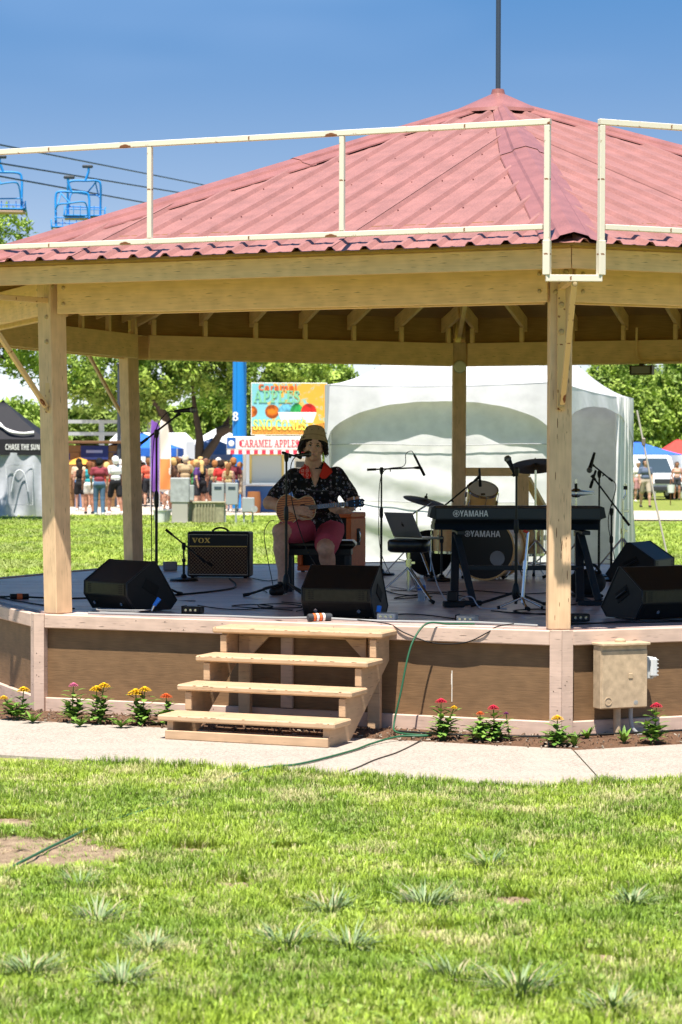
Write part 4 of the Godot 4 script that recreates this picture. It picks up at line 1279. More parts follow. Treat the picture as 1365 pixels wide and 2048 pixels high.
	put(ld, "emblem", lg, mat("emblem_dark", "2b2b2c", 0.3, 0.6))
	# water bottle
	var wb = thing("water_bottle", "small clear water bottle with blue label beside the throne's leg", "bottle", V(-0.70, D, 2.0))
	var pet = mat("clear_plastic", "eef4f8", 0.06)
	pet.transparency = BaseMaterial3D.TRANSPARENCY_ALPHA
	pet.albedo_color = Color(0.92, 0.96, 1.0, 0.28)
	put(wb, "body", MB.new().lathe([Vector2(0, 0.002), Vector2(0.028, 0.002), Vector2(0.031, 0.012), Vector2(0.030, 0.03), Vector2(0.031, 0.05), Vector2(0.030, 0.065), Vector2(0.031, 0.09), Vector2(0.031, 0.125), Vector2(0.026, 0.15), Vector2(0.013, 0.175), Vector2(0.013, 0.19)], 18, 0.4), pet)
	put(wb, "label", MB.new().lathe([Vector2(0.0316, 0.085), Vector2(0.0318, 0.086), Vector2(0.0318, 0.125), Vector2(0.0316, 0.126)], 18), mat("label_blue", "2f62b4", 0.4))
	put(wb, "cap", MB.new().lathe([Vector2(0.0145, 0.182), Vector2(0.0145, 0.198), Vector2(0, 0.199)], 14), mat("cap_white", "e8ecee", 0.4))
	# keyboard on its stand
	var kb = thing("electric_piano", "long black electric piano seen from its back, white lettering", "keyboard", V(0.0, 1.17, 2.12), 0.045)
	var kbm = mat("piano_black", "1d232b", 0.42)
	var pk = MB.new()
	pk.xf = Transform3D(Basis(V(0, 0, 1), Vector3.UP, V(-1, 0, 0)), Vector3.ZERO)
	pk.prism([Vector2(0.02, 0.10), Vector2(0.05, 0.055), Vector2(-0.28, 0.055), Vector2(-0.30, 0.08), Vector2(-0.18, 0.10), Vector2(-0.10, 0.235), Vector2(0.02, 0.235), Vector2(0.13, 0.22), Vector2(0.13, 0.135)], -0.615, 0.615)
	put(kb, "case", pk, kbm)
	for s in [-1.0, 1.0]:
		var ek = MB.new()
		ek.prism([Vector2(s * 0.616, 0.135), Vector2(s * 0.66, 0.15), Vector2(s * 0.645, 0.225), Vector2(s * 0.616, 0.235)], -0.1, 0.125)
		put(kb, "end_cheek", ek, kbm)
	put(kb, "back_edge", MB.new().box(V(0, 0.177, 0.133), V(1.22, 0.075, 0.006), 0.002), mat("piano_grey", "2a333d", 0.4))
	var wh = mat("print_white", "d8dcde", 0.5)
	put(kb, "lettering", text_mesh("YAMAHA", 0.062), wh, Transform3D(Basis.IDENTITY.scaled(V(0.82, 1, 1)), V(-0.33, 0.178, 0.138)))
	var em = MB.new()
	em.xf = Transform3D(Basis(V(1, 0, 0), PI / 2), V(-0.462, 0.178, 0.137))
	em.lathe([Vector2(0.021, 0), Vector2(0.021, 0.004), Vector2(0.025, 0.004), Vector2(0.025, 0)], 20)
	for q in 3: em.box(V(0, 0.002, 0), V(0.004, 0.004, 0.036)); em.xf = em.xf * Transform3D(Basis(Vector3.UP, PI / 3), Vector3.ZERO)
	put(kb, "emblem", em, wh)
	for i in 36:
		var wk = put(kb, "white_key", MB.new().box(V(-0.595 + i * 0.034, 0.103, -0.235), V(0.0325, 0.018, 0.12), 0.002), mat("key_ivory", "e6e2d8", 0.35))
		if i % 7 in [0, 1, 3, 4, 5]: put(wk, "black_key", MB.new().box(V(-0.578 + i * 0.034, 0.118, -0.22), V(0.018, 0.016, 0.08), 0.002), mat("panel_black", "0e0e10", 0.45))
	var ks = thing("keyboard_stand", "black trestle keyboard stand under the electric piano", "keyboard stand", V(0.0, D, 2.12), 0.045)
	var ksm = mat("stand_black", "1a2127", 0.45)
	for x in [-0.43, 0.50]:
		var A = put(ks, "side_frame", MB.new().box(V(x, 0.53, 0.0), V(0.06, 0.03, 0.40), 0.004), ksm)
		put(A, "leg", MB.new().bar(V(x - 0.02, 0.52, 0.06), V(x + 0.08, 0.03, 0.28), 0.035, 0.05, V(1, 0, 0), 0.004), ksm)
		put(A, "leg", MB.new().bar(V(x - 0.02, 0.52, -0.02), V(x - 0.06, 0.03, 0.30), 0.04, 0.06, V(1, 0, 0), 0.004), ksm)
		put(A, "foot", MB.new().box(V(x + 0.02, 0.017, 0.1), V(0.05, 0.032, 0.46), 0.005), ksm)
		put(A, "foot", MB.new().box(V(x + 0.03, 0.02, 0.325), V(0.22, 0.036, 0.04), 0.005), ksm)
	put(ks, "cross_bar", MB.new().box(V(0.04, 0.27, 0.15), V(0.90, 0.035, 0.03), 0.004), ksm)
	# sustain pedal and its plug
	var pd = thing("foot_pedal", "black foot pedal block at the keyboard stand's left foot", "pedal", V(-0.49, D, 2.63), 0.1)
	put(pd, "body", MB.new().box(V(0, 0.022, 0), V(0.15, 0.042, 0.1), 0.006), rubber)
	put(pd, "treadle", MB.new().box(V(-0.01, 0.08, -0.02), V(0.07, 0.075, 0.06), 0.006), black)
	# chrome stand before the keyboard
	var cs = thing("chrome_stand", "bright chrome stand leaning before the keyboard stand", "stand", V(-0.015, D, 2.92))
	for d in [V(-0.17, 0.02, 0.02), V(0.02, 0.02, 0.10), V(0.14, 0.02, 0.0)]:
		var l = put(cs, "leg", MB.new().tube([V(0.0, 0.09, 0), d], 0.0075, 8), chrome)
		put(l, "foot", MB.new().tube([d * 0.95 + V(0, 0.002, 0), d * 1.06 - V(0, 0.004, 0)], 0.012, 8), rubber)
	put(cs, "lower_tube", MB.new().tube([V(0, 0.05, 0), V(0.022, 0.33, -0.03)], 0.0125, 10), chrome)
	put(cs, "upper_tube", MB.new().tube([V(0.02, 0.3, -0.028), V(0.045, 0.555, -0.055)], 0.0095, 10), chrome)
	put(cs, "tip", MB.new().tube([V(0.045, 0.55, -0.055), V(0.01, 0.565, -0.055)], 0.010, 8), mat("red_tip", "c23a2a", 0.5))
	put(cs, "collar", MB.new().tube([V(0.019, 0.29, -0.026), V(0.024, 0.35, -0.032)], 0.018, 10), chrome)
	build_drums()
	build_small_gear()
func build_drums() -> void:
	var D = DECK
	var skin = mat("drum_skin", "d8d6cf", 0.5)
	var bronze = mat("bronze", "6e5a38", 0.3, 0.9, tex_mottle(), 3.0)
	var brass2 = mat("bright_bronze", "a7a08c", 0.25, 0.9, tex_mottle(), 3.0)
	# bass drum
	var b = thing("bass_drum", "bass drum with black front head and maple hoop", "drum", V(0.03, D, -1.15), -0.32)
	var X = Transform3D(Basis(V(1, 0, 0), PI / 2), V(0, 0.285, 0))
	var s = MB.new(); s.xf = X
	s.lathe([Vector2(0.265, -0.21), Vector2(0.265, 0.21)], 40)
	put(b, "shell", s, mat("maple", "e8b470", 0.25, 0, tex_wood(), 3.0))
	for e in [-1.0, 1.0]:
		var h = MB.new(); h.xf = X
		h.lathe([Vector2(0.268, e * 0.19), Vector2(0.283, e * 0.19), Vector2(0.283, e * 0.235), Vector2(0.268, e * 0.235), Vector2(0.268, e * 0.19)], 40)
		put(b, "hoop", h, mat("maple_hoop", "e6b878", 0.3, 0, tex_wood(), 4.0))
		var k = MB.new(); k.xf = X
		k.lathe([Vector2(0, e * 0.214), Vector2(0.268, e * 0.212)], 40)
		put(b, "front_head" if e > 0 else "rear_head", k, mat("head_black", "0f1012", 0.3) if e > 0 else skin)
	put(b, "lettering", text_mesh("YAMAHA", 0.075), mat("print_white", "d8dcde", 0.5), Transform3D(Basis.IDENTITY.scaled(V(0.88, 1, 1)), V(0.01, 0.415, 0.219)))
	var em = MB.new()
	em.xf = Transform3D(Basis(V(1, 0, 0), PI / 2), V(-0.155, 0.415, 0.217))
	em.lathe([Vector2(0.022, 0), Vector2(0.022, 0.003), Vector2(0.027, 0.003), Vector2(0.027, 0)], 18)
	for q in 3: em.box(V(0, 0.002, 0), V(0.004, 0.003, 0.04)); em.xf = em.xf * Transform3D(Basis(Vector3.UP, PI / 3), Vector3.ZERO)
	put(b, "emblem", em, mat("print_white", "d8dcde", 0.5))
	var ho = MB.new(); ho.xf = Transform3D(Basis(V(1, 0, 0), PI / 2), V(0.12, 0.20, 0.2155))
	ho.lathe([Vector2(0, 0.001), Vector2(0.06, 0.001), Vector2(0.065, 0.004), Vector2(0.068, 0.0)], 20)
	put(b, "head_port", ho, mat("port_grey", "8d8f92", 0.35))
	for k in 8:
		var a = TAU * (k + 0.5) / 8
		var lg = MB.new()
		lg.xf = X * Transform3D(Basis(Vector3.UP, a), Vector3.ZERO)
		lg.box(V(0, 0.12, 0.278), V(0.02, 0.06, 0.024), 0.005)
		lg.tube([V(0, 0.1, 0.285), V(0, 0.23, 0.292)], 0.004, 6)
		put(b, "lug", lg, chrome)
	for sx in [-1.0, 1.0]:
		put(b, "spur", MB.new().tube([V(sx * 0.25, 0.22, 0.1), V(sx * 0.36, 0.015, 0.2)], 0.008, 8), chrome)
	# toms
	var t = thing("rack_tom", "small maple tom tilted above the keyboard", "drum", V(-0.04, D, -1.35), 0.2)
	drum_shell(t, 0.135, 0.2, Transform3D(Basis(V(1, 0, 0), 0.55), V(0, 0.72, 0)), skin, 6)
	put(t, "badge", MB.new().box(V(-0.02, 0.76, 0.135), V(0.04, 0.025, 0.008), 0.003), mat("badge_dark", "3a2c1c", 0.4, 0.4))
	put(t, "mount_tube", MB.new().tube([V(0.05, 0.545, 0.0), V(0.06, 0.63, 0.0), V(0.05, 0.68, -0.02)], 0.012, 8), chrome)
	var ft = thing("floor_tom", "maple floor tom on three chrome legs, left of the bass drum", "drum", V(-0.30, D, -1.45), 0.0)
	drum_shell(ft, 0.17, 0.27, Transform3D(Basis.IDENTITY, V(0, 0.37, 0)), skin, 8)
	for k in 3:
		var a = 0.4 + TAU * k / 3
		var d = V(sin(a), 0, cos(a))
		var l = put(ft, "leg", MB.new().tube([d * 0.19 + V(0, 0.42, 0), d * 0.19 + V(0, 0.06, 0), d * 0.23 + V(0, 0.02, 0)], 0.006, 8), chrome)
		put(l, "foot", MB.new().ball(d * 0.23 + V(0, 0.016, 0), 0.016, 8, 5), rubber)
	var f2 = thing("floor_tom", "larger maple floor tom right of the bass drum, in its shade", "drum", V(0.36, D, -1.6), 0.0)
	drum_shell(f2, 0.19, 0.30, Transform3D(Basis.IDENTITY, V(0, 0.36, 0)), skin, 8)
	for k in 3:
		var a = 0.1 + TAU * k / 3
		var d = V(sin(a), 0, cos(a))
		put(f2, "leg", MB.new().tube([d * 0.21 + V(0, 0.42, 0), d * 0.21 + V(0, 0.06, 0), d * 0.25 + V(0, 0.02, 0)], 0.006, 8), chrome)
	var sn = thing("snare_drum", "shallow chrome snare drum on a low stand behind the bass drum", "drum", V(0.62, D, -1.75), 0.0)
	drum_shell(sn, 0.165, 0.13, Transform3D(Basis(V(1, 0, 0), 0.1), V(0, 0.56, 0)), skin, 8)
	tripod(sn, 0.35, 0.24, 0.25, 0.3, 0.48)
	# cymbals on their stands
	var c = thing("cymbal_stand", "tilted bronze crash cymbal on a chrome boom stand behind the laptop", "cymbal", V(-0.615, D, -1.6))
	tripod(c, 0.40, 0.3, 0.35, 0.4, 0.60)
	put(c, "boom", MB.new().tube([V(-0.15, 0.50, 0), V(0.0, 0.60, 0), V(0.13, 0.68, 0)], 0.008, 8), chrome)
	cymbal(c, 0.205, Transform3D(Basis(V(0, 0, 1), -0.24) * Basis(V(1, 0, 0), -0.18), V(0.075, 0.69, 0)), bronze)
	var r = thing("cymbal_stand", "dark ride cymbal lying nearly level beside the right front post", "cymbal", V(0.45, D, -1.35))
	tripod(r, 0.45, 0.32, 0.35, 1.0, 0.98, 0.013)
	cymbal(r, 0.235, Transform3D(Basis(V(0, 0, 1), 0.04) * Basis(V(1, 0, 0), -0.30), V(0.0, 1.02, 0)), bronze)
	var hh = thing("hi_hat", "pair of hi-hat cymbals on a chrome stand right of the post", "cymbal", V(0.80, D, -1.2))
	tripod(hh, 0.42, 0.28, 0.32, 0.15, 0.90)
	for d in [[0.765, 0.0], [0.79, 1.0]]:
		var m = MB.new()
		m.xf = Transform3D(Basis(V(1, 0, 0), PI * (1.0 - d[1])), V(0, d[0], 0))
		m.lathe([Vector2(0, 0.03), Vector2(0.03, 0.026), Vector2(0.045, 0.014), Vector2(0.175, -0.002), Vector2(0.175, -0.004), Vector2(0.045, 0.011), Vector2(0, 0.024)], 36, 0.6)
		put(hh, "cymbal", m, brass2)
	put(hh, "clutch", MB.new().lathe([Vector2(0, 0.81), Vector2(0.014, 0.81), Vector2(0.014, 0.86), Vector2(0, 0.87)], 10), black)
	put(hh, "foot_plate", MB.new().box(V(0.0, 0.03, 0.2), V(0.09, 0.012, 0.26), 0.004), chrome)
	var es = thing("cymbal_stand", "bare chrome stand without a cymbal before the tent's gathered curtain", "stand", V(1.31, D, -1.9))
	tripod(es, 0.42, 0.3, 0.35, 0.8, 0.72, 0.013)
	put(es, "tilter", MB.new().tube([V(0, 0.70, 0), V(0.03, 0.76, 0), V(0.025, 0.86, 0)], 0.009, 8), chrome)
	put(es, "felt", MB.new().lathe([Vector2(0, 0.80), Vector2(0.02, 0.80), Vector2(0.02, 0.835), Vector2(0, 0.835)], 10), black, Transform3D(Basis.IDENTITY, V(0.025, 0, 0)))
	for y in [0.50, 0.60]: put(es, "wing_nut", MB.new().box(V(0.035, y, 0), V(0.045, 0.025, 0.008), 0.003), chrome)
	# drum case
	var dc = thing("drum_case", "round black drum case standing behind the laptop stool", "case", V(-0.50, D, -1.72))
	var cx = Transform3D(Basis(V(1, 0, 0), PI / 2), V(0, 0.215, 0))
	var m = MB.new(); m.xf = cx
	m.lathe([Vector2(0, -0.15), Vector2(0.19, -0.15), Vector2(0.205, -0.135), Vector2(0.205, 0.06), Vector2(0.213, 0.062), Vector2(0.213, 0.135), Vector2(0.198, 0.15), Vector2(0, 0.15)], 36, 0.7)
	put(dc, "body", m, mat("case_black", "0d0e10", 0.5))
	put(dc, "strap", MB.new().box(V(0, 0.215, 0.153), V(0.035, 0.40, 0.004), 0.001), rubber)
func build_small_gear() -> void:
	var D = DECK
	# direct boxes
	for q in [["small silver direct box with leads at the middle monitor's right foot", V(-1.00, D, 3.98), -0.2, "b9bdbe"], ["small silver direct box at the deck edge by the hanging cables", V(-0.48, D, 4.20), -0.3, "9fa3a5"], ["small black direct box at the left monitor's right corner", V(-2.33, D, 3.40), -0.25, "1a1b1d"], ["small black direct box right of the right front post", V(0.27, D, 4.02), 0.1, "202325"]]:
		var o = thing("direct_box", q[0], "audio box", q[1], q[2], "direct boxes along the deck edge")
		put(o, "case", MB.new().box(V(0, 0.027, 0), V(0.13, 0.05, 0.105), 0.006), mat("box_" + q[3], q[3], 0.4, 0.5))
		for x in [-0.035, 0.0, 0.035]: put(o, "socket", MB.new().tube([V(x, 0.028, 0.05), V(x, 0.028, 0.062)], 0.009, 8), chrome)
		put(o, "handle_ear", MB.new().box(V(-0.066, 0.027, 0), V(0.006, 0.058, 0.11), 0.002), black)
	# snake connector
	var c = thing("cable_connector", "thick black cable connector with orange and white rings on the deck edge", "connector", V(-1.45, D + 0.026, 4.08), 0.43)
	put(c, "barrel", MB.new().tube([V(-0.085, 0, 0), V(-0.075, 0, 0), V(0.075, 0, 0), V(0.085, 0, 0)], [0.02, 0.026, 0.026, 0.022], 14), mat("connector_grey", "3d4045", 0.5))
	for k in 4:
		put(c, "ring", MB.new().tube([V(-0.05 + k * 0.022, 0, 0), V(-0.034 + k * 0.022, 0, 0)], 0.0275, 14), mat("tape_orange", "e06a35", 0.6) if k % 2 == 0 else mat("tape_white", "e9e4dc", 0.6))
	var c2 = thing("cable_connector", "black cable connector with orange band at the far left of the deck", "connector", V(-3.75, D + 0.022, 1.9), 0.3)
	put(c2, "barrel", MB.new().tube([V(-0.07, 0, 0), V(0.07, 0, 0)], 0.022, 12), rubber)
	put(c2, "ring", MB.new().tube([V(-0.02, 0, 0), V(0.02, 0, 0)], 0.0235, 12), mat("tape_orange", "e06a35", 0.6))
	# plug behind left monitor
	var pl = thing("speaker_plug", "bright blue speaker plug hanging behind the left monitor", "plug", V(-2.60, D + 0.055, 3.42), -0.5)
	put(pl, "body", MB.new().tube([V(0, 0, 0), V(0.025, 0.05, -0.03)], [0.012, 0.017], 10), mat("plug_blue", "2a74d8", 0.4))
	put(pl, "boot", MB.new().tube([V(-0.012, -0.035, 0.01), V(0, 0.0, 0)], [0.006, 0.011], 8), chrome)
	var pl2 = thing("speaker_plug", "bright blue speaker plug at the middle monitor's right end", "plug", V(-1.06, D + 0.035, 3.94), -0.2)
	put(pl2, "body", MB.new().tube([V(0, 0, 0), V(0.004, 0.055, -0.02)], [0.013, 0.017], 10), mat("plug_blue", "2a74d8", 0.4))
	# small box at the back of the deck, black bag, case
	var gb = thing("junction_box", "small grey outlet box at the deck's back edge beside the rear post", "electrical box", V(-2.95, D, -2.55), 0.2)
	put(gb, "case", MB.new().box(V(0, 0.045, 0), V(0.13, 0.085, 0.09), 0.006), mat("box_grey", "77757a", 0.6))
	put(gb, "cover", MB.new().box(V(0, 0.045, 0.048), V(0.11, 0.065, 0.008), 0.003), mat("box_grey2", "8b898c", 0.6))
	var bag = thing("gear_bag", "slumped black gear bag under the keyboard's right end", "bag", V(0.62, D, 1.35))
	put(bag, "body", MB.new().ball(V(0, 0.11, 0), V(0.15, 0.11, 0.12), 18, 10), mat("nylon_black", "131416", 0.75))
	put(bag, "strap", MB.new().tube(spline([V(-0.1, 0.19, 0.05), V(-0.06, 0.25, 0.07), V(0.05, 0.25, 0.07), V(0.1, 0.19, 0.05)], 5), 0.012, 6), rubber)
	put(bag, "base", MB.new().box(V(0, 0.012, 0), V(0.24, 0.024, 0.19), 0.008), rubber)
	# leads on the floor and over the edge
	var e = D + 0.006
	var grey_c = mat("lead_grey", "8d8f90", 0.5)
	var silver_c = mat("lead_silver", "b8bcc8", 0.4)
	cable("grey multicore lead lying along the front edge from the post to the connector", [V(-3.05, e, 3.45), V(-2.6, e + 0.002, 3.62), V(-2.1, e, 3.72), V(-1.75, e + 0.004, 3.93), V(-1.53, D + 0.02, 4.045)], 0.009, grey_c)
	cable("grey multicore lead running right from the connector along the deck edge", [V(-1.37, D + 0.02, 4.115), V(-1.1, e + 0.004, 4.16), V(-0.75, e + 0.004, 4.25), V(-0.4, e + 0.008, 4.36), V(-0.05, e + 0.004, 4.56)], 0.009, grey_c)
	cable("black lead along the right front edge below the cut monitor", [V(0.1, e, 4.45), V(0.4, e + 0.004, 4.3), V(0.8, e, 4.12), V(1.2, e, 3.98), V(1.7, e, 3.8)], 0.006)
	cable("second black lead along the right front edge, crossing the first", [V(0.12, e + 0.008, 4.35), V(0.35, e + 0.008, 4.36), V(0.7, e + 0.01, 4.1), V(1.1, e + 0.01, 4.1), V(1.6, e + 0.008, 3.75)], 0.005)
	cable("black lead drooping below the deck edge between the steps and right post", [V(-1.3, e + 0.014, 4.05), V(-1.05, D + 0.008, 4.30), V(-0.98, D + 0.004, 4.47), V(-0.90, D - 0.04, 4.53), V(-0.72, D - 0.10, 4.585), V(-0.52, D - 0.09, 4.67), V(-0.38, D - 0.02, 4.73), V(-0.32, D + 0.012, 4.68), V(-0.2, e + 0.012, 4.5)], 0.004)
	cable("thin black lead curling from the left monitor towards the singer's stand", [V(-2.35, e, 2.6), V(-2.2, e, 2.9), V(-2.05, e, 3.05), V(-1.9, e, 2.95), V(-1.8, e, 2.7), V(-1.95, e, 2.5), V(-2.1, e, 2.65), V(-1.95, e + 0.006, 2.95), V(-1.65, e, 3.1)], 0.0042)
	cable("black lead looped on the floor left of the middle monitor", [V(-1.75, e, 2.2), V(-1.55, e, 2.45), V(-1.6, e, 2.8), V(-1.85, e, 2.85), V(-1.9, e + 0.006, 2.6), V(-1.7, e + 0.008, 2.55), V(-1.55, e + 0.004, 2.9), V(-1.62, e, 3.2)], 0.0042)
	cable("coiled grey lead at the foot of the left front post", [V(-3.05, e, 3.2), V(-2.9, e + 0.003, 3.42), V(-2.7, e + 0.006, 3.42), V(-2.8, e + 0.012, 3.28), V(-3.0, e + 0.016, 3.25), V(-2.95, e + 0.02, 3.45), V(-2.7, e + 0.022, 3.48), V(-2.62, e + 0.02, 3.38)], 0.005, grey_c)
	cable("black power lead crossing the deck at the far left", [V(-4.45, e, 1.45), V(-4.1, e + 0.004, 1.75), V(-3.82, D + 0.02, 1.88)], 0.008)
	cable("black power lead from the left connector to behind the left monitor", [V(-3.68, D + 0.02, 1.92), V(-3.4, e, 1.85), V(-3.0, e, 1.65), V(-2.6, e, 1.35), V(-2.2, e, 0.4), V(-2.3, e, -1.0)], 0.008)
	cable("black lead from the far left deck edge to the left post", [V(-4.5, e, 0.6), V(-4.0, e, 1.6), V(-3.55, e, 2.5), V(-3.2, e, 3.0)], 0.006)
	cable("black lead from the checked amplifier to the singer's bench", [V(-2.1, e, -1.1), V(-1.95, e, -0.7), V(-1.85, e, -0.9), V(-1.8, e, -0.4), V(-1.95, e, 0.4), V(-1.9, e, 1.0)], 0.0042)
	cable("black lead winding under the keyboard from the drums to the post", [V(-0.9, e, 0.6), V(-0.5, e, 0.9), V(-0.2, e, 0.7), V(0.1, e, 1.1), V(0.5, e, 0.9), V(0.7, e, 1.7), V(0.35, e, 2.5)], 0.005)
	cable("black lead winding behind the drum throne over to the keyboard foot", [V(-1.0, e, 0.3), V(-0.85, e, 1.2), V(-0.6, e, 1.5), V(-0.9, e, 1.7), V(-0.6, e + 0.006, 1.2), V(-0.3, e, 1.6), V(-0.4, e, 2.4)], 0.0045)
	cable("black lead curled on the floor between the keyboard stand and post", [V(-0.25, e, 3.1), V(0.0, e, 3.4), V(0.18, e, 3.2), V(0.1, e, 2.9), V(-0.1, e + 0.005, 3.2), V(0.1, e + 0.008, 3.6), V(0.3, e, 3.5)], 0.005)
	cable("black lead from the middle monitor past the throne's foot", [V(-1.0, e, 3.6), V(-0.85, e, 3.45), V(-0.7, e, 3.6), V(-0.55, e, 3.9), V(-0.45, e, 4.15)], 0.0045)
	cable("pale lead hanging from the laptop to the keyboard pedal", [V(-0.70, 1.16, 1.98), V(-0.66, 1.13, 2.0), V(-0.63, 0.98, 2.05), V(-0.585, 0.80, 2.3), V(-0.50, e, 2.52), V(-0.42, e + 0.06, 2.6), V(-0.36, e + 0.07, 2.7), V(-0.30, e, 2.78), V(-0.12, e, 2.85)], 0.0042, silver_c)
	cable("black lead clipped down the singer's microphone stand", [V(-1.665, 1.772, 1.36), V(-1.70, 1.70, 1.46), V(-1.70, 1.5, 1.53), V(-1.66, 1.3, 1.55), V(-1.585, 1.08, 1.6), V(-1.47, 0.88, 2.0), V(-1.42, e, 2.7)], 0.0042)
	cable("black lead hanging from the tall left stand's microphone", [V(-2.60, 2.115, 1.58), V(-2.66, 2.10, 1.58), V(-2.73, 2.0, 1.60), V(-2.76, 1.8, 1.62), V(-2.77, 1.2, 1.64), V(-2.75, 0.8, 1.68), V(-2.65, e, 1.8), V(-2.4, e, 2.1)], 0.004)
	cable("black lead hanging from the slim microphone near the tent", [V(-0.635, 1.80, -1.87), V(-0.66, 1.83, -1.87), V(-0.71, 1.80, -1.87), V(-0.73, 1.69, -1.87), V(-0.93, 1.62, -1.85), V(-0.96, 1.2, -1.84), V(-0.94, 0.9, -1.84), V(-0.85, e, -1.7)], 0.004)
	cable("thin black lead from the ukulele down behind the singer's shin", [V(-1.84, 1.26, 1.1), V(-1.88, 1.25, 1.12), V(-1.92, 1.16, 1.1), V(-1.90, 1.0, 1.1), V(-1.86, 0.8, 1.1), V(-1.84, e, 1.05)], 0.0035)
	cable("thin black lead hanging from the right boom stand", [V(1.16, 1.57, -1.55), V(1.2, 1.5, -1.53), V(1.13, 1.2, -1.52), V(1.18, 0.9, -1.5), V(1.2, e, -1.4)], 0.004)
	# floodlight below the back beam and round lamp on the back post
	var fx = side_xf(3)
	var fl = thing("floodlight", "small dark floodlight hanging under the back beam at the right", "floodlight", fx * V(-0.20, 2.735, 4.22), 0.0)
	fl.transform.basis = fx.basis * Basis(Vector3.UP, PI)
	put(fl, "arm", MB.new().box(V(0, -0.012, 0), V(0.05, 0.024, 0.05), 0.004), mat("lamp_bronze", "4a4036", 0.5, 0.3))
	var fm = MB.new()
	fm.prism([Vector2(-0.12, -0.02), Vector2(0.12, -0.02), Vector2(0.115, -0.115), Vector2(-0.115, -0.115)], -0.05, 0.05)
	put(fl, "housing", fm, mat("lamp_bronze", "4a4036", 0.5, 0.3))
	put(fl, "lens", MB.new().box(V(0, -0.067, 0.052), V(0.19, 0.07, 0.006)), mat("lens_grey", "8b8a84", 0.3))
	var rp = radial_xf(-4)
	var rl = thing("round_lamp", "round white lamp plate at the head of the back post", "lamp", rp * V(0.0, 2.73, 4.60))
	rl.transform.basis = rp.basis * Basis(V(1, 0, 0), -PI / 2)
	put(rl, "plate", MB.new().lathe([Vector2(0.062, -0.01), Vector2(0.064, 0.015), Vector2(0.055, 0.025), Vector2(0, 0.028)], 24), mat("lamp_white", "d9d4c6", 0.5))
	put(rl, "rim", MB.new().lathe([Vector2(0.064, 0.0), Vector2(0.070, 0.004), Vector2(0.070, 0.012), Vector2(0.064, 0.016)], 24), mat("lamp_rim", "a89f8c", 0.5))
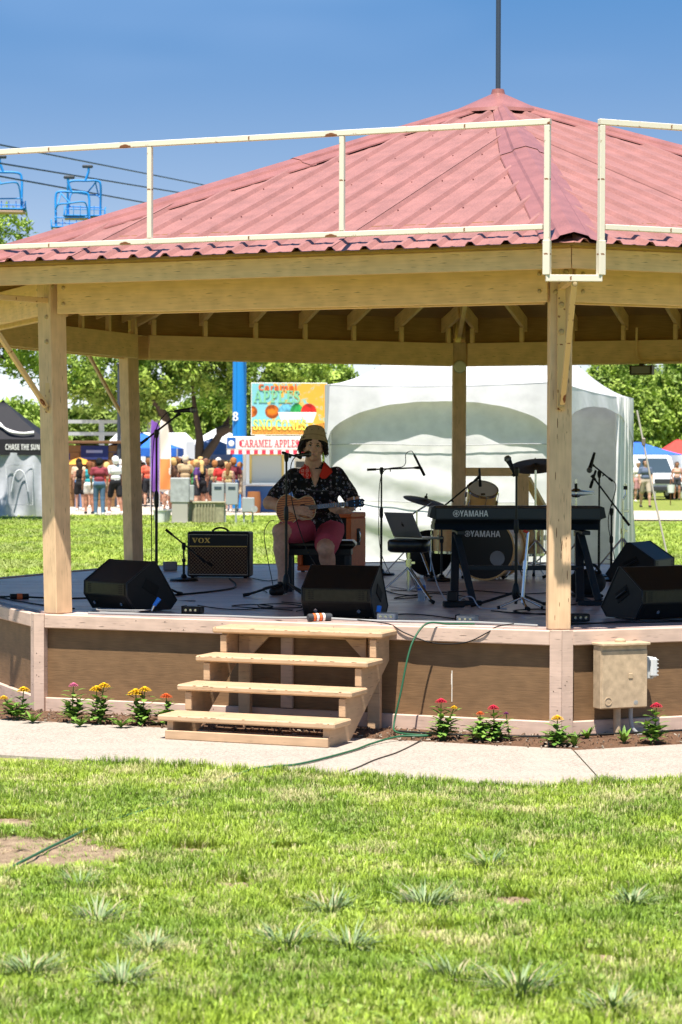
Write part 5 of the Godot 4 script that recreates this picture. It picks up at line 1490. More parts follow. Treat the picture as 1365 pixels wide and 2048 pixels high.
# ---- bodies: tapered capsules joined smoothly on a grid, meshed as surface nets and parted by region
func bone(a: Vector3, b: Vector3, ra: float, rb: float, reg: String, reg2 := "", cut := 2.0, flat := 1.0) -> Array:
	return [a, b, ra, rb, reg, reg2, cut, flat]
func bone_d(q: Array, p: Vector3) -> Vector2:
	var a: Vector3 = q[0]
	var ab: Vector3 = q[1] - a
	var t: float = clampf((p - a).dot(ab) / max(ab.length_squared(), 1e-9), 0.0, 1.0)
	return Vector2((p - a - ab * t).length() - lerpf(q[2], q[3], t), t)
func body_parts(bones: Array, cell: float, k: float, wrinkle := 0.0, minus: Array = [], squash := Vector3.ONE) -> Dictionary:
	var lo: Vector3 = bones[0][0]
	var hi: Vector3 = lo
	for q in bones:
		for e in 2:
			var p: Vector3 = q[e]
			var r: float = q[2 + e] + cell * 2.0 + k * 0.3
			lo = lo.min(p - Vector3(r, r, r))
			hi = hi.max(p + Vector3(r, r, r))
	var nx: int = int((hi.x - lo.x) / cell) + 2
	var ny: int = int((hi.y - lo.y) / cell) + 2
	var nz: int = int((hi.z - lo.z) / cell) + 2
	var f: PackedFloat32Array = PackedFloat32Array()
	f.resize(nx * ny * nz)
	f.fill(1.0)
	var sy: int = nx
	var sz: int = nx * ny
	for pass_ in 2:
		for q in (bones if pass_ == 0 else minus):
			var a: Vector3 = q[0]
			var b: Vector3 = q[1]
			var ra: float = q[2]
			var rb: float = q[3]
			var ab: Vector3 = b - a
			var l2: float = max(ab.length_squared(), 1e-9)
			var m: float = max(ra, rb) + cell * 2.5 + k
			var i0: Vector3 = (a.min(b) - Vector3(m, m, m) - lo) / cell
			var i1: Vector3 = (a.max(b) + Vector3(m, m, m) - lo) / cell
			var x0: int = max(0, int(i0.x)); var x1: int = min(nx - 1, int(i1.x) + 1)
			var y0: int = max(0, int(i0.y)); var y1: int = min(ny - 1, int(i1.y) + 1)
			var z0: int = max(0, int(i0.z)); var z1: int = min(nz - 1, int(i1.z) + 1)
			for z in range(z0, z1 + 1):
				for y in range(y0, y1 + 1):
					var at: int = z * sz + y * sy
					var p: Vector3 = Vector3(lo.x, lo.y + y * cell, lo.z + z * cell) - a
					for x in range(x0, x1 + 1):
						p.x = lo.x + x * cell - a.x
						var t: float = clampf(p.dot(ab) / l2, 0.0, 1.0)
						var d: float = (p - ab * t).length() - (ra + (rb - ra) * t)
						var g: float = f[at + x]
						if pass_ == 0:
							var h: float = max(k - absf(g - d), 0.0) / k
							f[at + x] = min(g, d) - h * h * k * 0.25
						else:
							var kk: float = k * 0.5
							var h: float = max(kk - absf(g + d), 0.0) / kk
							f[at + x] = max(g, -d) + h * h * kk * 0.25
	var idx: PackedInt32Array = PackedInt32Array()
	idx.resize(nx * ny * nz)
	idx.fill(-1)
	var vs: PackedVector3Array = PackedVector3Array()
	var ns: PackedVector3Array = PackedVector3Array()
	var off: Array = [0, 1, sy, sy + 1, sz, sz + 1, sz + sy, sz + sy + 1]
	var far: float = cell * 1.8
	for z in nz - 1:
		for y in ny - 1:
			var row: int = z * sz + y * sy
			for x in nx - 1:
				var at: int = row + x
				var f0: float = f[at]
				if f0 > far or f0 < -far: continue
				var neg: int = 0
				for o in off:
					if f[at + o] < 0.0: neg += 1
				if neg == 0 or neg == 8: continue
				var s: Vector3 = Vector3.ZERO
				var n: int = 0
				for e in 12:
					var c0: int
					var c1: int
					var ax: int = e >> 2
					var r: int = e & 3
					if ax == 0: c0 = r << 1; c1 = c0 | 1
					elif ax == 1: c0 = (r & 1) | ((r & 2) << 1); c1 = c0 | 2
					else: c0 = r; c1 = r | 4
					var g0: float = f[at + off[c0]]
					var g1: float = f[at + off[c1]]
					if (g0 < 0.0) != (g1 < 0.0):
						var t: float = g0 / (g0 - g1)
						var p: Vector3 = Vector3(c0 & 1, (c0 >> 1) & 1, (c0 >> 2) & 1)
						p[ax] += t
						s += p
						n += 1
				s /= n
				idx[at] = vs.size()
				vs.append(lo + (Vector3(x, y, z) + s) * cell)
				ns.append(Vector3(f[at + 1] - f0 + f[at + sz + sy + 1] - f[at + sz + sy], f[at + sy] - f0 + f[at + sz + sy + 1] - f[at + sz + 1], f[at + sz] - f0 + f[at + sz + sy + 1] - f[at + sy + 1]).normalized())
	var out: Dictionary = {}
	if wrinkle > 0.0:
		var nf: FastNoiseLite = fnl(91, 9.0, 3)
		for i in vs.size():
			var w: Vector3 = vs[i]
			vs[i] = w + ns[i] * wrinkle * nf.get_noise_3d(w.x * 1.4, w.y * 0.8, w.z * 1.4)
	for z in range(1, nz - 1):
		for y in range(1, ny - 1):
			var row: int = z * sz + y * sy
			for x in range(1, nx - 1):
				var at: int = row + x
				var g0: float = f[at]
				if g0 > far or g0 < -far: continue
				for ax in 3:
					var st: int = [1, sy, sz][ax]
					if (g0 < 0.0) == (f[at + st] < 0.0): continue
					var u: int = [sy, sz, 1][ax]
					var v: int = [sz, 1, sy][ax]
					var q: Array = [idx[at], idx[at - u], idx[at - u - v], idx[at - v]]
					if q.has(-1): continue
					var c: Vector3 = (vs[q[0]] + vs[q[1]] + vs[q[2]] + vs[q[3]]) * 0.25
					var best: float = 9.0
					var reg: String = ""
					for bn in bones:
						var a: Vector3 = bn[0]
						var ab: Vector3 = bn[1] - a
						var t: float = clampf((c - a).dot(ab) / max(ab.length_squared(), 1e-9), 0.0, 1.0)
						var d: float = (c - a - ab * t).length() - lerpf(bn[2], bn[3], t)
						if d < best:
							best = d
							reg = bn[5] if t > bn[6] else bn[4]
					if not out.has(reg): out[reg] = MB.new()
					var mb: MB = out[reg]
					mb.tri(vs[q[0]] * squash, vs[q[1]] * squash, vs[q[2]] * squash, ns[q[0]], ns[q[1]], ns[q[2]])
					mb.tri(vs[q[0]] * squash, vs[q[2]] * squash, vs[q[3]] * squash, ns[q[0]], ns[q[2]], ns[q[3]])
	var meshes = {}
	for r in out: meshes[r] = out[r].mesh()
	return meshes
func skin_mat(key := "skin", hex := "e2b097") -> StandardMaterial3D:
	var m = mat(key, hex, 0.55, 0, tex_mottle(), 4.0)
	m.subsurf_scatter_enabled = true
	m.subsurf_scatter_strength = 0.12
	return m
func hand_bones(wrist: Vector3, along: Vector3, palm: Vector3, curl: Array, thumb_side: float) -> Array:
	# along: wrist to knuckles; palm: the way the palm faces; curl: bend of each finger, four values and the thumb
	var f = along.normalized()
	var n = (palm - f * palm.dot(f)).normalized()
	var s = f.cross(n).normalized() * thumb_side     # towards the thumb
	var out = [bone(wrist - f * 0.03, wrist + f * 0.01, 0.025, 0.026, "body")]
	for i in 4:
		var w = (1.5 - i) * 0.019
		var base = wrist + f * (0.085 - abs(i - 1.2) * 0.004) + s * w
		out.append(bone(wrist + f * 0.012 + s * w * 0.75, base, 0.0145, 0.011, "body"))
		var p = base
		var ang = 0.0
		var len_: float = [0.040, 0.045, 0.042, 0.033][i]
		for j in 3:
			ang += curl[i] * [0.75, 1.0, 0.75][j]
			var d = f * cos(ang) + n * sin(ang) + s * (1.5 - i) * 0.05
			var q = p + d.normalized() * len_ * [1.0, 0.68, 0.52][j]
			out.append(bone(p, q, 0.0098 - j * 0.0012, 0.0088 - j * 0.0012, "body"))
			p = q
	var tb = wrist + f * 0.022 + s * 0.026 + n * 0.008
	var t1 = tb + (f * 0.62 + s * 0.62 + n * 0.45).normalized() * 0.042
	var t2 = t1 + (f * 0.85 + s * (0.35 - curl[4] * 0.5) + n * (0.25 + curl[4] * 0.6)).normalized() * 0.034
	var t3 = t2 + (f * 0.9 + s * (0.1 - curl[4] * 0.6) + n * (0.2 + curl[4] * 0.6)).normalized() * 0.026
	out.append_array([bone(tb, t1, 0.015, 0.012, "body"), bone(t1, t2, 0.0115, 0.0105, "body"), bone(t2, t3, 0.0105, 0.0085, "body")])
	return out
func build_singer() -> void:
	var base = V(-1.49, DECK, 0.75)
	var o = thing("person", "seated singer in khaki bucket hat, dark flowered shirt and pink shorts, playing a ukulele", "person", base)
	var W = func(x, y, z): return V(x, y, z) - base
	var sk = skin_mat()
	# joints
	var rh = W.call(-1.575, 1.175, 0.76); var lh = W.call(-1.385, 1.175, 0.74)
	var rk = W.call(-1.790, 1.178, 1.20); var lk = W.call(-1.435, 1.045, 1.20)
	var ra = W.call(-1.765, 0.765, 1.16); var la = W.call(-1.385, 0.765, 0.93)
	var ne = W.call(-1.523, 1.70, 0.79)
	var rs = W.call(-1.690, 1.615, 0.80); var ls = W.call(-1.345, 1.625, 0.76)
	var re = W.call(-1.885, 1.395, 0.93); var le = W.call(-1.205, 1.405, 0.83)
	var rw = W.call(-1.690, 1.350, 1.125); var lw = W.call(-1.272, 1.338, 1.05)
	var pl = W.call(-1.48, 1.20, 0.75)
	var b = []
	b.append(bone(pl, W.call(-1.495, 1.32, 0.77), 0.128, 0.125, "shirt"))
	b.append(bone(W.call(-1.56, 1.22, 0.76), W.call(-1.40, 1.22, 0.75), 0.105, 0.105, "shirt"))
	b.append(bone(W.call(-1.565, 1.36, 0.77), W.call(-1.43, 1.36, 0.76), 0.108, 0.108, "shirt"))
	b.append(bone(W.call(-1.60, 1.50, 0.785), W.call(-1.43, 1.50, 0.765), 0.108, 0.108, "shirt"))
	b.append(bone(W.call(-1.63, 1.595, 0.79), W.call(-1.40, 1.60, 0.765), 0.074, 0.074, "shirt"))
	b.append(bone(W.call(-1.57, 1.655, 0.79), W.call(-1.475, 1.66, 0.78), 0.062, 0.062, "shirt"))
	b.append(bone(ne + V(0, 0.0, 0.0), W.call(-1.528, 1.80, 0.84), 0.056, 0.052, "body"))
	b.append(bone(rs, re, 0.066, 0.066, "shirt", "body", 0.84)); b.append(bone(ls, le, 0.066, 0.066, "shirt", "body", 0.84))
	b.append(bone(rs.lerp(re, 0.86), re, 0.047, 0.043, "body")); b.append(bone(ls.lerp(le, 0.86), le, 0.047, 0.043, "body"))
	b[7][3] = 0.067; b[8][3] = 0.067
	b[7][1] = rs.lerp(re, 0.74); b[8][1] = ls.lerp(le, 0.74); b[7][6] = 2.0; b[8][6] = 2.0
	b.append(bone(rs.lerp(re, 0.5), re, 0.046, 0.042, "body")); b.append(bone(ls.lerp(le, 0.5), le, 0.046, 0.042, "body"))
	b.append(bone(re, re.lerp(rw, 0.4), 0.043, 0.043, "body")); b.append(bone(re.lerp(rw, 0.3), rw, 0.043, 0.027, "body"))
	b.append(bone(le, le.lerp(lw, 0.4), 0.043, 0.043, "body")); b.append(bone(le.lerp(lw, 0.3), lw, 0.043, 0.027, "body"))
	b.append(bone(rh, rh.lerp(rk, 0.72), 0.105, 0.098, "shorts")); b.append(bone(lh, lh.lerp(lk, 0.76), 0.105, 0.098, "shorts"))
	b.append(bone(W.call(-1.55, 1.15, 0.74), W.call(-1.41, 1.15, 0.72), 0.11, 0.11, "shorts"))
	b.append(bone(rh.lerp(rk, 0.5), rk, 0.074, 0.060, "body")); b.append(bone(lh.lerp(lk, 0.5), lk, 0.074, 0.060, "body"))
	b.append(bone(rk, rk.lerp(ra, 0.35), 0.058, 0.057, "body")); b.append(bone(rk.lerp(ra, 0.3), ra, 0.057, 0.036, "body"))
	b.append(bone(lk, lk.lerp(la, 0.35), 0.058, 0.057, "body")); b.append(bone(lk.lerp(la, 0.3), la, 0.057, 0.036, "body"))
	b.append(bone(rk.lerp(ra, 0.3) + V(0, 0, -0.022), rk.lerp(ra, 0.55) + V(0, 0, -0.015), 0.043, 0.036, "body"))
	b.append(bone(lk.lerp(la, 0.3) + V(0, 0, -0.022), lk.lerp(la, 0.55) + V(0, 0, -0.015), 0.043, 0.036, "body"))
	for q in [[ra, V(-0.06, 0, 0.10)], [la, V(0.02, 0, 0.12)]]:
		var an: Vector3 = q[0]
		var d: Vector3 = q[1]
		b.append(bone(an + V(0, 0.012, 0), an + V(0, -0.035, -0.01), 0.040, 0.042, "shoes"))
		b.append(bone(an + V(0, -0.045, -0.035), an + V(0, -0.052, 0) + d * 0.7, 0.040, 0.044, "shoes"))
		b.append(bone(an + V(0, -0.054, 0) + d * 0.7, an + V(0, -0.058, 0) + d * 1.25, 0.044, 0.036, "shoes"))
	var parts = body_parts(b, 0.0105, 0.028, 0.006)
	# dark shirt print
	var fl = fnl(95, 0.02, 3)
	var r2 = RandomNumberGenerator.new(); r2.seed = 12
	var im = Image.create(512, 512, false, Image.FORMAT_RGB8)
	for y in 512:
		for x in 512:
			var n = wrapn(fl, x, y, 512, 512)
			im.set_pixel(x, y, Color(0.035, 0.033, 0.042).lerp(Color(0.11, 0.05, 0.07) if n > 0 else Color(0.05, 0.08, 0.12), clampf(abs(n) * 1.6, 0, 1)))
	for i in 230:
		var cx = r2.randi() % 500 + 6
		var cy = r2.randi() % 500 + 6
		var pc = Color(0.86, 0.84, 0.88) if r2.randf() < 0.65 else (Color(0.45, 0.32, 0.44) if r2.randf() < 0.5 else Color(0.36, 0.46, 0.62))
		var n = 5 if r2.randf() < 0.7 else 3
		var rad = r2.randf_range(4.0, 7.5)
		for p in n:
			var a = TAU * p / n + r2.randf()
			var px = cx + cos(a) * rad
			var py = cy + sin(a) * rad
			for dy in range(-4, 5):
				for dx in range(-4, 5):
					if dx * dx + dy * dy < rad * 1.3: im.set_pixel(int(px + dx + 512) % 512, int(py + dy + 512) % 512, pc)
		for dy in range(-1, 2):
			for dx in range(-1, 2): im.set_pixel(cx + dx, cy + dy, Color(0.3, 0.12, 0.15))
	var shirt = mat("flower_shirt", "ffffff", 0.8, 0, ImageTexture.create_from_image(im), 1.9)
	var shorts = mat("pink_shorts", "c9546a", 0.85, 0, tex_cloth(), 5.0)
	var ms = {"body": sk, "shirt": shirt, "shorts": shorts, "shoes": mat("shoe_black", "121316", 0.5)}
	for r in ["body", "shirt", "shorts", "shoes"]: put(o, r, parts[r], ms[r])
	# collar, red with white print
	var red = mat("red_collar", "c9291c", 0.75, 0, image_tex("paisley", 128, 128, func(x, y):
		var q = Vector2(fposmod(x, 32.0) - 16.0, fposmod(y, 32.0) - 16.0).length()
		return Color(0.95, 0.88, 0.84) if (q > 8.5 and q < 10.5) or q < 2.2 else Color(1, 1, 1) * 0.98 if q > 30 else Color(1, 1, 1)), 1.0)
	red.albedo_texture = image_tex("collar_print", 128, 128, func(x, y):
		var q = Vector2(fposmod(x, 42.0) - 21.0, fposmod(y, 42.0) - 21.0).length()
		return Color(0.93, 0.85, 0.82) if (q > 11 and q < 14) or q < 3 else Color(0.80, 0.13, 0.08))
	red.albedo_color = Color.WHITE
	red.uv1_scale = Vector3(9, 9, 9)
	var plain_red = mat("plain_red", "cf3220", 0.75)
	for s in [-1.0, 1.0]:
		var m = MB.new()
		var n0: Vector3 = ne + V(0.008, 0, 0.02)
		var g = [[n0 + V(s * 0.052, 0.035, -0.045), n0 + V(s * 0.098, -0.025, -0.045)], [n0 + V(s * 0.068, 0.030, 0.0), n0 + V(s * 0.125, -0.030, 0.02)], [n0 + V(s * 0.060, -0.005, 0.045), n0 + V(s * 0.135, -0.055, 0.062)], [n0 + V(s * 0.044, -0.052, 0.078), n0 + V(s * 0.085, -0.105, 0.092)], [n0 + V(s * 0.03, -0.085, 0.09), n0 + V(s * 0.05, -0.108, 0.098)]]
		for t in [0.0, 0.004]:
			for i in g.size() - 1:
				m.quad(g[i][0] + V(0, t, t), g[i + 1][0] + V(0, t, t), g[i + 1][1] + V(0, t, t), g[i][1] + V(0, t, t), V(s * 0.4, 0.8, 0.6))
		put(o, "collar", m, red if s < 0 else plain_red)
	# open neck
	var vn = MB.new()
	vn.sheet(func(u, w): return ne + V(0.004, 0, 0) + V((u - 0.5) * 0.115 * (1.0 - w * 0.95), -0.03 - w * 0.145, 0.062 + 0.045 * w + 0.012 * (1.0 - pow(2 * u - 1, 2))), 8, 8, V(0, 0, 1))
	put(o, "chest", vn, sk)
	# hands
	var hr = hand_bones(rw, V(0.9, -0.10, 0.16), V(0.12, -0.35, -0.9), [0.30, 0.38, 0.42, 0.45, 0.5], -1.0)
	put(o, "hand", body_parts(hr, 0.0045, 0.010)["body"], sk)
	var hl = hand_bones(lw, V(-0.72, 0.05, 0.42), V(-0.35, 0.72, -0.45), [0.72, 0.78, 0.8, 0.75, 0.45], 1.0)
	put(o, "hand", body_parts(hl, 0.0045, 0.010)["body"], sk)
	# head, built facing +z, tilted and turned a little
	var hd = Node3D.new()
	var hb = [bone(V(0, 0.035, -0.03), V(0, 0.035, -0.03), 0.088, 0.088, "body"), bone(V(0, 0.045, 0.015), V(0, 0.045, 0.015), 0.078, 0.078, "body"),
		bone(V(0, -0.02, 0.035), V(0, -0.045, 0.04), 0.062, 0.052, "body"), bone(V(0, -0.088, 0.058), V(0, -0.09, 0.066), 0.026, 0.020, "body"),
		bone(V(-0.040, -0.03, 0.012), V(-0.024, -0.078, 0.045), 0.036, 0.026, "body"), bone(V(0.040, -0.03, 0.012), V(0.024, -0.078, 0.045), 0.036, 0.026, "body"),
		bone(V(-0.036, -0.012, 0.054), V(-0.036, -0.012, 0.054), 0.029, 0.029, "body"), bone(V(0.036, -0.012, 0.054), V(0.036, -0.012, 0.054), 0.029, 0.029, "body"),
		bone(V(-0.034, 0.034, 0.072), V(0.034, 0.034, 0.072), 0.017, 0.017, "body"), bone(V(0, 0.024, 0.086), V(0, -0.016, 0.104), 0.0085, 0.0115, "body"),
		bone(V(-0.010, -0.020, 0.093), V(0.010, -0.020, 0.093), 0.0095, 0.0095, "body"), bone(V(-0.016, -0.050, 0.084), V(0.016, -0.050, 0.084), 0.0125, 0.0125, "body"),
		bone(V(-0.080, 0.012, -0.012), V(-0.082, -0.020, -0.006), 0.014, 0.010, "body"), bone(V(0.080, 0.012, -0.012), V(0.082, -0.020, -0.006), 0.014, 0.010, "body"),
		bone(V(0, -0.06, -0.02), V(0.0, -0.16, -0.045), 0.054, 0.056, "body")]
	var sub = [bone(V(-0.030, 0.012, 0.094), V(-0.030, 0.012, 0.094), 0.015, 0.015, ""), bone(V(0.030, 0.012, 0.094), V(0.030, 0.012, 0.094), 0.015, 0.015, "")]
	var head = put(o, "head", body_parts(hb, 0.005, 0.020, 0.0, sub)["body"], sk)
	head.transform = Transform3D(Basis(V(0, 0, 1), -0.10) * Basis(V(0, 1, 0), 0.06) * Basis(V(1, 0, 0), 0.05), W.call(-1.533, 1.848, 0.86))
	for s in [-1.0, 1.0]:
		put(head, "eye", MB.new().ball(V(s * 0.030, 0.0125, 0.0755), V(0.0125, 0.0085, 0.0115), 12, 8), mat("eye_white", "d9d2c8", 0.3))
		put(head, "iris", MB.new().ball(V(s * 0.030, 0.0125, 0.0845), V(0.0055, 0.006, 0.0035), 10, 6), mat("iris_dark", "2a1d15", 0.2))
		put(head, "eyelid", MB.new().tube([V(s * 0.043, 0.013, 0.080), V(s * 0.034, 0.0215, 0.086), V(s * 0.024, 0.021, 0.086), V(s * 0.017, 0.012, 0.084)], 0.0028, 6), mat("lash_dark", "3a2a22", 0.7))
		put(head, "eyebrow", MB.new().tube([V(s * 0.048, 0.030, 0.080), V(s * 0.032, 0.037, 0.0905), V(s * 0.014, 0.031, 0.0925)], [0.0025, 0.0045, 0.004], 6), mat("brow_dark", "2a1c16", 0.8))
	put(head, "upper_lip", MB.new().tube([V(-0.023, -0.0475, 0.086), V(-0.010, -0.043, 0.0955), V(0, -0.0445, 0.0965), V(0.010, -0.043, 0.0955), V(0.023, -0.0475, 0.086)], [0.002, 0.0045, 0.0045, 0.0045, 0.002], 8), mat("lip", "a5605a", 0.45))
	put(head, "lower_lip", MB.new().tube([V(-0.021, -0.052, 0.086), V(-0.009, -0.0575, 0.094), V(0.009, -0.0575, 0.094), V(0.021, -0.052, 0.086)], [0.002, 0.005, 0.005, 0.002], 8), mat("lip", "a5605a", 0.45))
	put(head, "mouth", MB.new().ball(V(0, -0.0505, 0.0925), V(0.016, 0.0035, 0.004), 12, 6), mat("mouth_dark", "2e1513", 0.6))
	# curly dark hair showing under the hat
	var hair = MB.new()
	r2.seed = 5
	for i in 210:
		var a = r2.randf_range(0.85, TAU - 0.85)
		var frontness = cos(a)
		var rr = 0.090 + r2.randf() * 0.022
		var p0 = V(sin(a) * rr * 0.93, 0.055 + r2.randf() * 0.02, cos(a) * rr * 1.05 - 0.012)
		var len_ = r2.randf_range(0.08, 0.135) * (1.0 if frontness < 0.45 else 0.6)
		var pts = []
		var ph = r2.randf() * TAU
		for j in 9:
			var t = j / 8.0
			var outw = 1.0 + 0.18 * t
			pts.append(V(p0.x * outw + cos(ph + t * 7.0) * 0.009 * t, p0.y - len_ * t + sin(ph + t * 6) * 0.004, p0.z * outw + sin(ph + t * 7.0) * 0.009 * t))
		hair.tube(pts, [0.007, 0.0075, 0.007, 0.007, 0.0065, 0.006, 0.005, 0.004, 0.0025], 5)
	for i in 26:
		var x = r2.randf_range(-0.058, 0.058)
		if abs(x) < 0.024: x += 0.026 * signf(x)
		var dx = signf(x) * r2.randf_range(0.0, 0.018)
		var L = 0.014 + abs(x) * 0.42 + r2.randf() * 0.010
		hair.tube([V(x * 0.8, 0.078, 0.078 - abs(x) * 0.35), V(x, 0.072 - L * 0.4, 0.094 - abs(x) * 0.38), V(x + dx, 0.074 - L * 0.8, 0.096 - abs(x) * 0.4), V(x + dx * 0.5, 0.074 - L, 0.094 - abs(x) * 0.4)], [0.006, 0.007, 0.0055, 0.002], 5)
	hair.ball(V(0, 0.04, -0.03), V(0.093, 0.085, 0.088), 18, 10)
	put(head, "hair", hair, mat("hair_dark", "241813", 0.6))
	var hat = MB.new()
	hat.xf = Transform3D(Basis(V(1, 0, 0), -0.30), V(0, 0.066, -0.018)) * Transform3D(Basis.IDENTITY.scaled(V(0.96, 1, 1.10)))
	hat.lathe([Vector2(0, 0.104), Vector2(0.03, 0.103), Vector2(0.062, 0.097), Vector2(0.080, 0.082), Vector2(0.090, 0.055), Vector2(0.101, 0.012), Vector2(0.104, 0.006), Vector2(0.112, -0.014), Vector2(0.122, -0.036), Vector2(0.1225, -0.039), Vector2(0.120, -0.039), Vector2(0.109, -0.016), Vector2(0.100, 0.002), Vector2(0.086, 0.055), Vector2(0.07, 0.08), Vector2(0, 0.098)], 36, 0.6)
	var ht = put(head, "hat", hat, mat("khaki", "b8a27e", 0.9, 0, tex_cloth(), 6.0))
	var ho = MB.new(); ho.xf = hat.xf
	for a in [-0.9, -0.35, 0.25, 0.8, 1.5, -1.5]: ho.ball(V(sin(a) * 0.094, 0.045 + 0.018 * fmod(abs(a) * 3.0, 1.0), cos(a) * 0.094), 0.0045, 6, 4)
	put(ht, "eyelets", ho, mat("eyelet", "4a4034", 0.5, 0.4))
	var st = MB.new(); st.xf = hat.xf
	st.lathe([Vector2(0.1035, 0.004), Vector2(0.106, 0.006), Vector2(0.1045, 0.011), Vector2(0.102, 0.012)], 36)
	put(ht, "band_seam", st, mat("khaki_dark", "8a7758", 0.9))
	build_ukulele()
func build_ukulele() -> void:
	var p = V(-1.825, 1.338, 1.10)
	var q = V(-1.115, 1.405, 1.085)
	var x = (q - p).normalized()
	var z = (V(0.04, 0.14, 1.0) - x * x.dot(V(0.04, 0.14, 1.0))).normalized()
	var o = thing("ukulele", "striped brown wooden ukulele held across the singer's lap", "ukulele", p)
	o.transform.basis = Basis(x, z.cross(x), z)
	var prof = []
	for i in 48:
		var a = TAU * i / 48
		var u = 0.5 - 0.5 * cos(a)
		var w: float = 0.120 * sqrt(max(0.0, 1 - pow((u - 0.30) / 0.30, 2))) if u < 0.30 else 0.0
		var l: float = lerpf(0.120, 0.090, smoothstep(0.3, 0.55, u)) + 0.004 * smoothstep(0.6, 0.75, u)
		if u >= 0.30: w = l * sqrt(max(0.0, 1 - pow(max(0.0, (u - 0.80) / 0.20), 2.6)))
		w -= 0.016 * exp(-pow((u - 0.58) / 0.12, 2))
		prof.append(Vector2(u * 0.315, w * (1 if sin(a) >= 0 else -1)))
	var m = MB.new(); m.prism(prof, -0.04, 0.022)
	var koa = image_tex("koa", 256, 256, func(xx, y):
		var s: float = sin(y * 0.42 + 2.4 * fnl_koa.get_noise_2d(xx * 0.7, y)) * 0.5 + 0.5
		return Color(0.82, 0.52, 0.28).lerp(Color(0.46, 0.24, 0.11), pow(s, 2.2)))
	var km = mat("koa_wood", "ffffff", 0.3, 0, koa, 3.2)
	put(o, "body", m, km)
	var bd = MB.new()
	var pts = []
	for v2 in prof: pts.append(V(v2.x, v2.y, 0.0225))
	bd.tube(pts, 0.0028, 6, true)
	put(o, "binding", bd, mat("binding_cream", "e0c9a0", 0.4))
	var sh = MB.new(); sh.xf = Transform3D(Basis(V(1, 0, 0), PI / 2), V(0.212, 0, 0.0225))
	sh.lathe([Vector2(0, 0.0005), Vector2(0.027, 0.0005), Vector2(0.027, 0.001), Vector2(0.032, 0.001), Vector2(0.032, 0.0)], 24)
	put(o, "sound_hole", sh, mat("hole_dark", "14100c", 0.8))
	put(o, "bridge", MB.new().box(V(0.085, 0, 0.026), V(0.016, 0.075, 0.008), 0.002), mat("ebony", "241a14", 0.4))
	put(o, "neck", MB.new().box(V(0.42, 0, 0.012), V(0.27, 0.034, 0.02), 0.006), mat("neck_wood", "6b4526", 0.4))
	var fb = put(o, "fretboard", MB.new().box(V(0.40, 0, 0.0265), V(0.35, 0.036, 0.008), 0.001), mat("ebony2", "5a4a40", 0.45))
	for i in 14:
		put(fb, "fret", MB.new().box(V(0.565 - 0.35 * (1.0 - pow(0.944, i)) * 1.25, 0, 0.0308), V(0.0022, 0.035, 0.0016)), chrome)
	var hs = MB.new()
	hs.prism([Vector2(0.56, -0.018), Vector2(0.60, -0.028), Vector2(0.69, -0.033), Vector2(0.705, -0.015), Vector2(0.695, 0.0), Vector2(0.708, 0.018), Vector2(0.69, 0.033), Vector2(0.60, 0.028), Vector2(0.56, 0.018)], 0.008, 0.022)
	var h = put(o, "headstock", hs, mat("head_black2", "17161a", 0.25))
	for k in 4:
		var sy: float = -1 if k < 2 else 1
		var px: float = 0.625 + 0.042 * (k % 2)
		put(h, "tuner", MB.new().tube([V(px, sy * 0.025, 0.012), V(px, sy * 0.048, 0.012)], 0.003, 6).ball(V(px, sy * 0.053, 0.012), V(0.008, 0.006, 0.005), 8, 6).tube([V(px, sy * 0.014, 0.02), V(px, sy * 0.014, 0.030)], 0.004, 6), chrome)
	var s4 = MB.new()
	for k in 4: s4.tube([V(0.085, -0.0135 + k * 0.009, 0.032), V(0.575, -0.0115 + k * 0.0077, 0.034)], 0.0008, 4)
	put(o, "strings", s4, mat("string_white", "d8d4cc", 0.4))
	var lgm = MB.new(); lgm.xf = Transform3D(Basis(V(1, 0, 0), PI / 2), V(0.688, 0.0, 0.0222))
	lgm.lathe([Vector2(0.008, 0), Vector2(0.008, 0.001), Vector2(0.012, 0.001), Vector2(0.012, 0)], 14)
	put(h, "inlay", lgm, mat("print_white", "d8dcde", 0.5))
var fnl_koa := fnl(97, 0.03, 3)
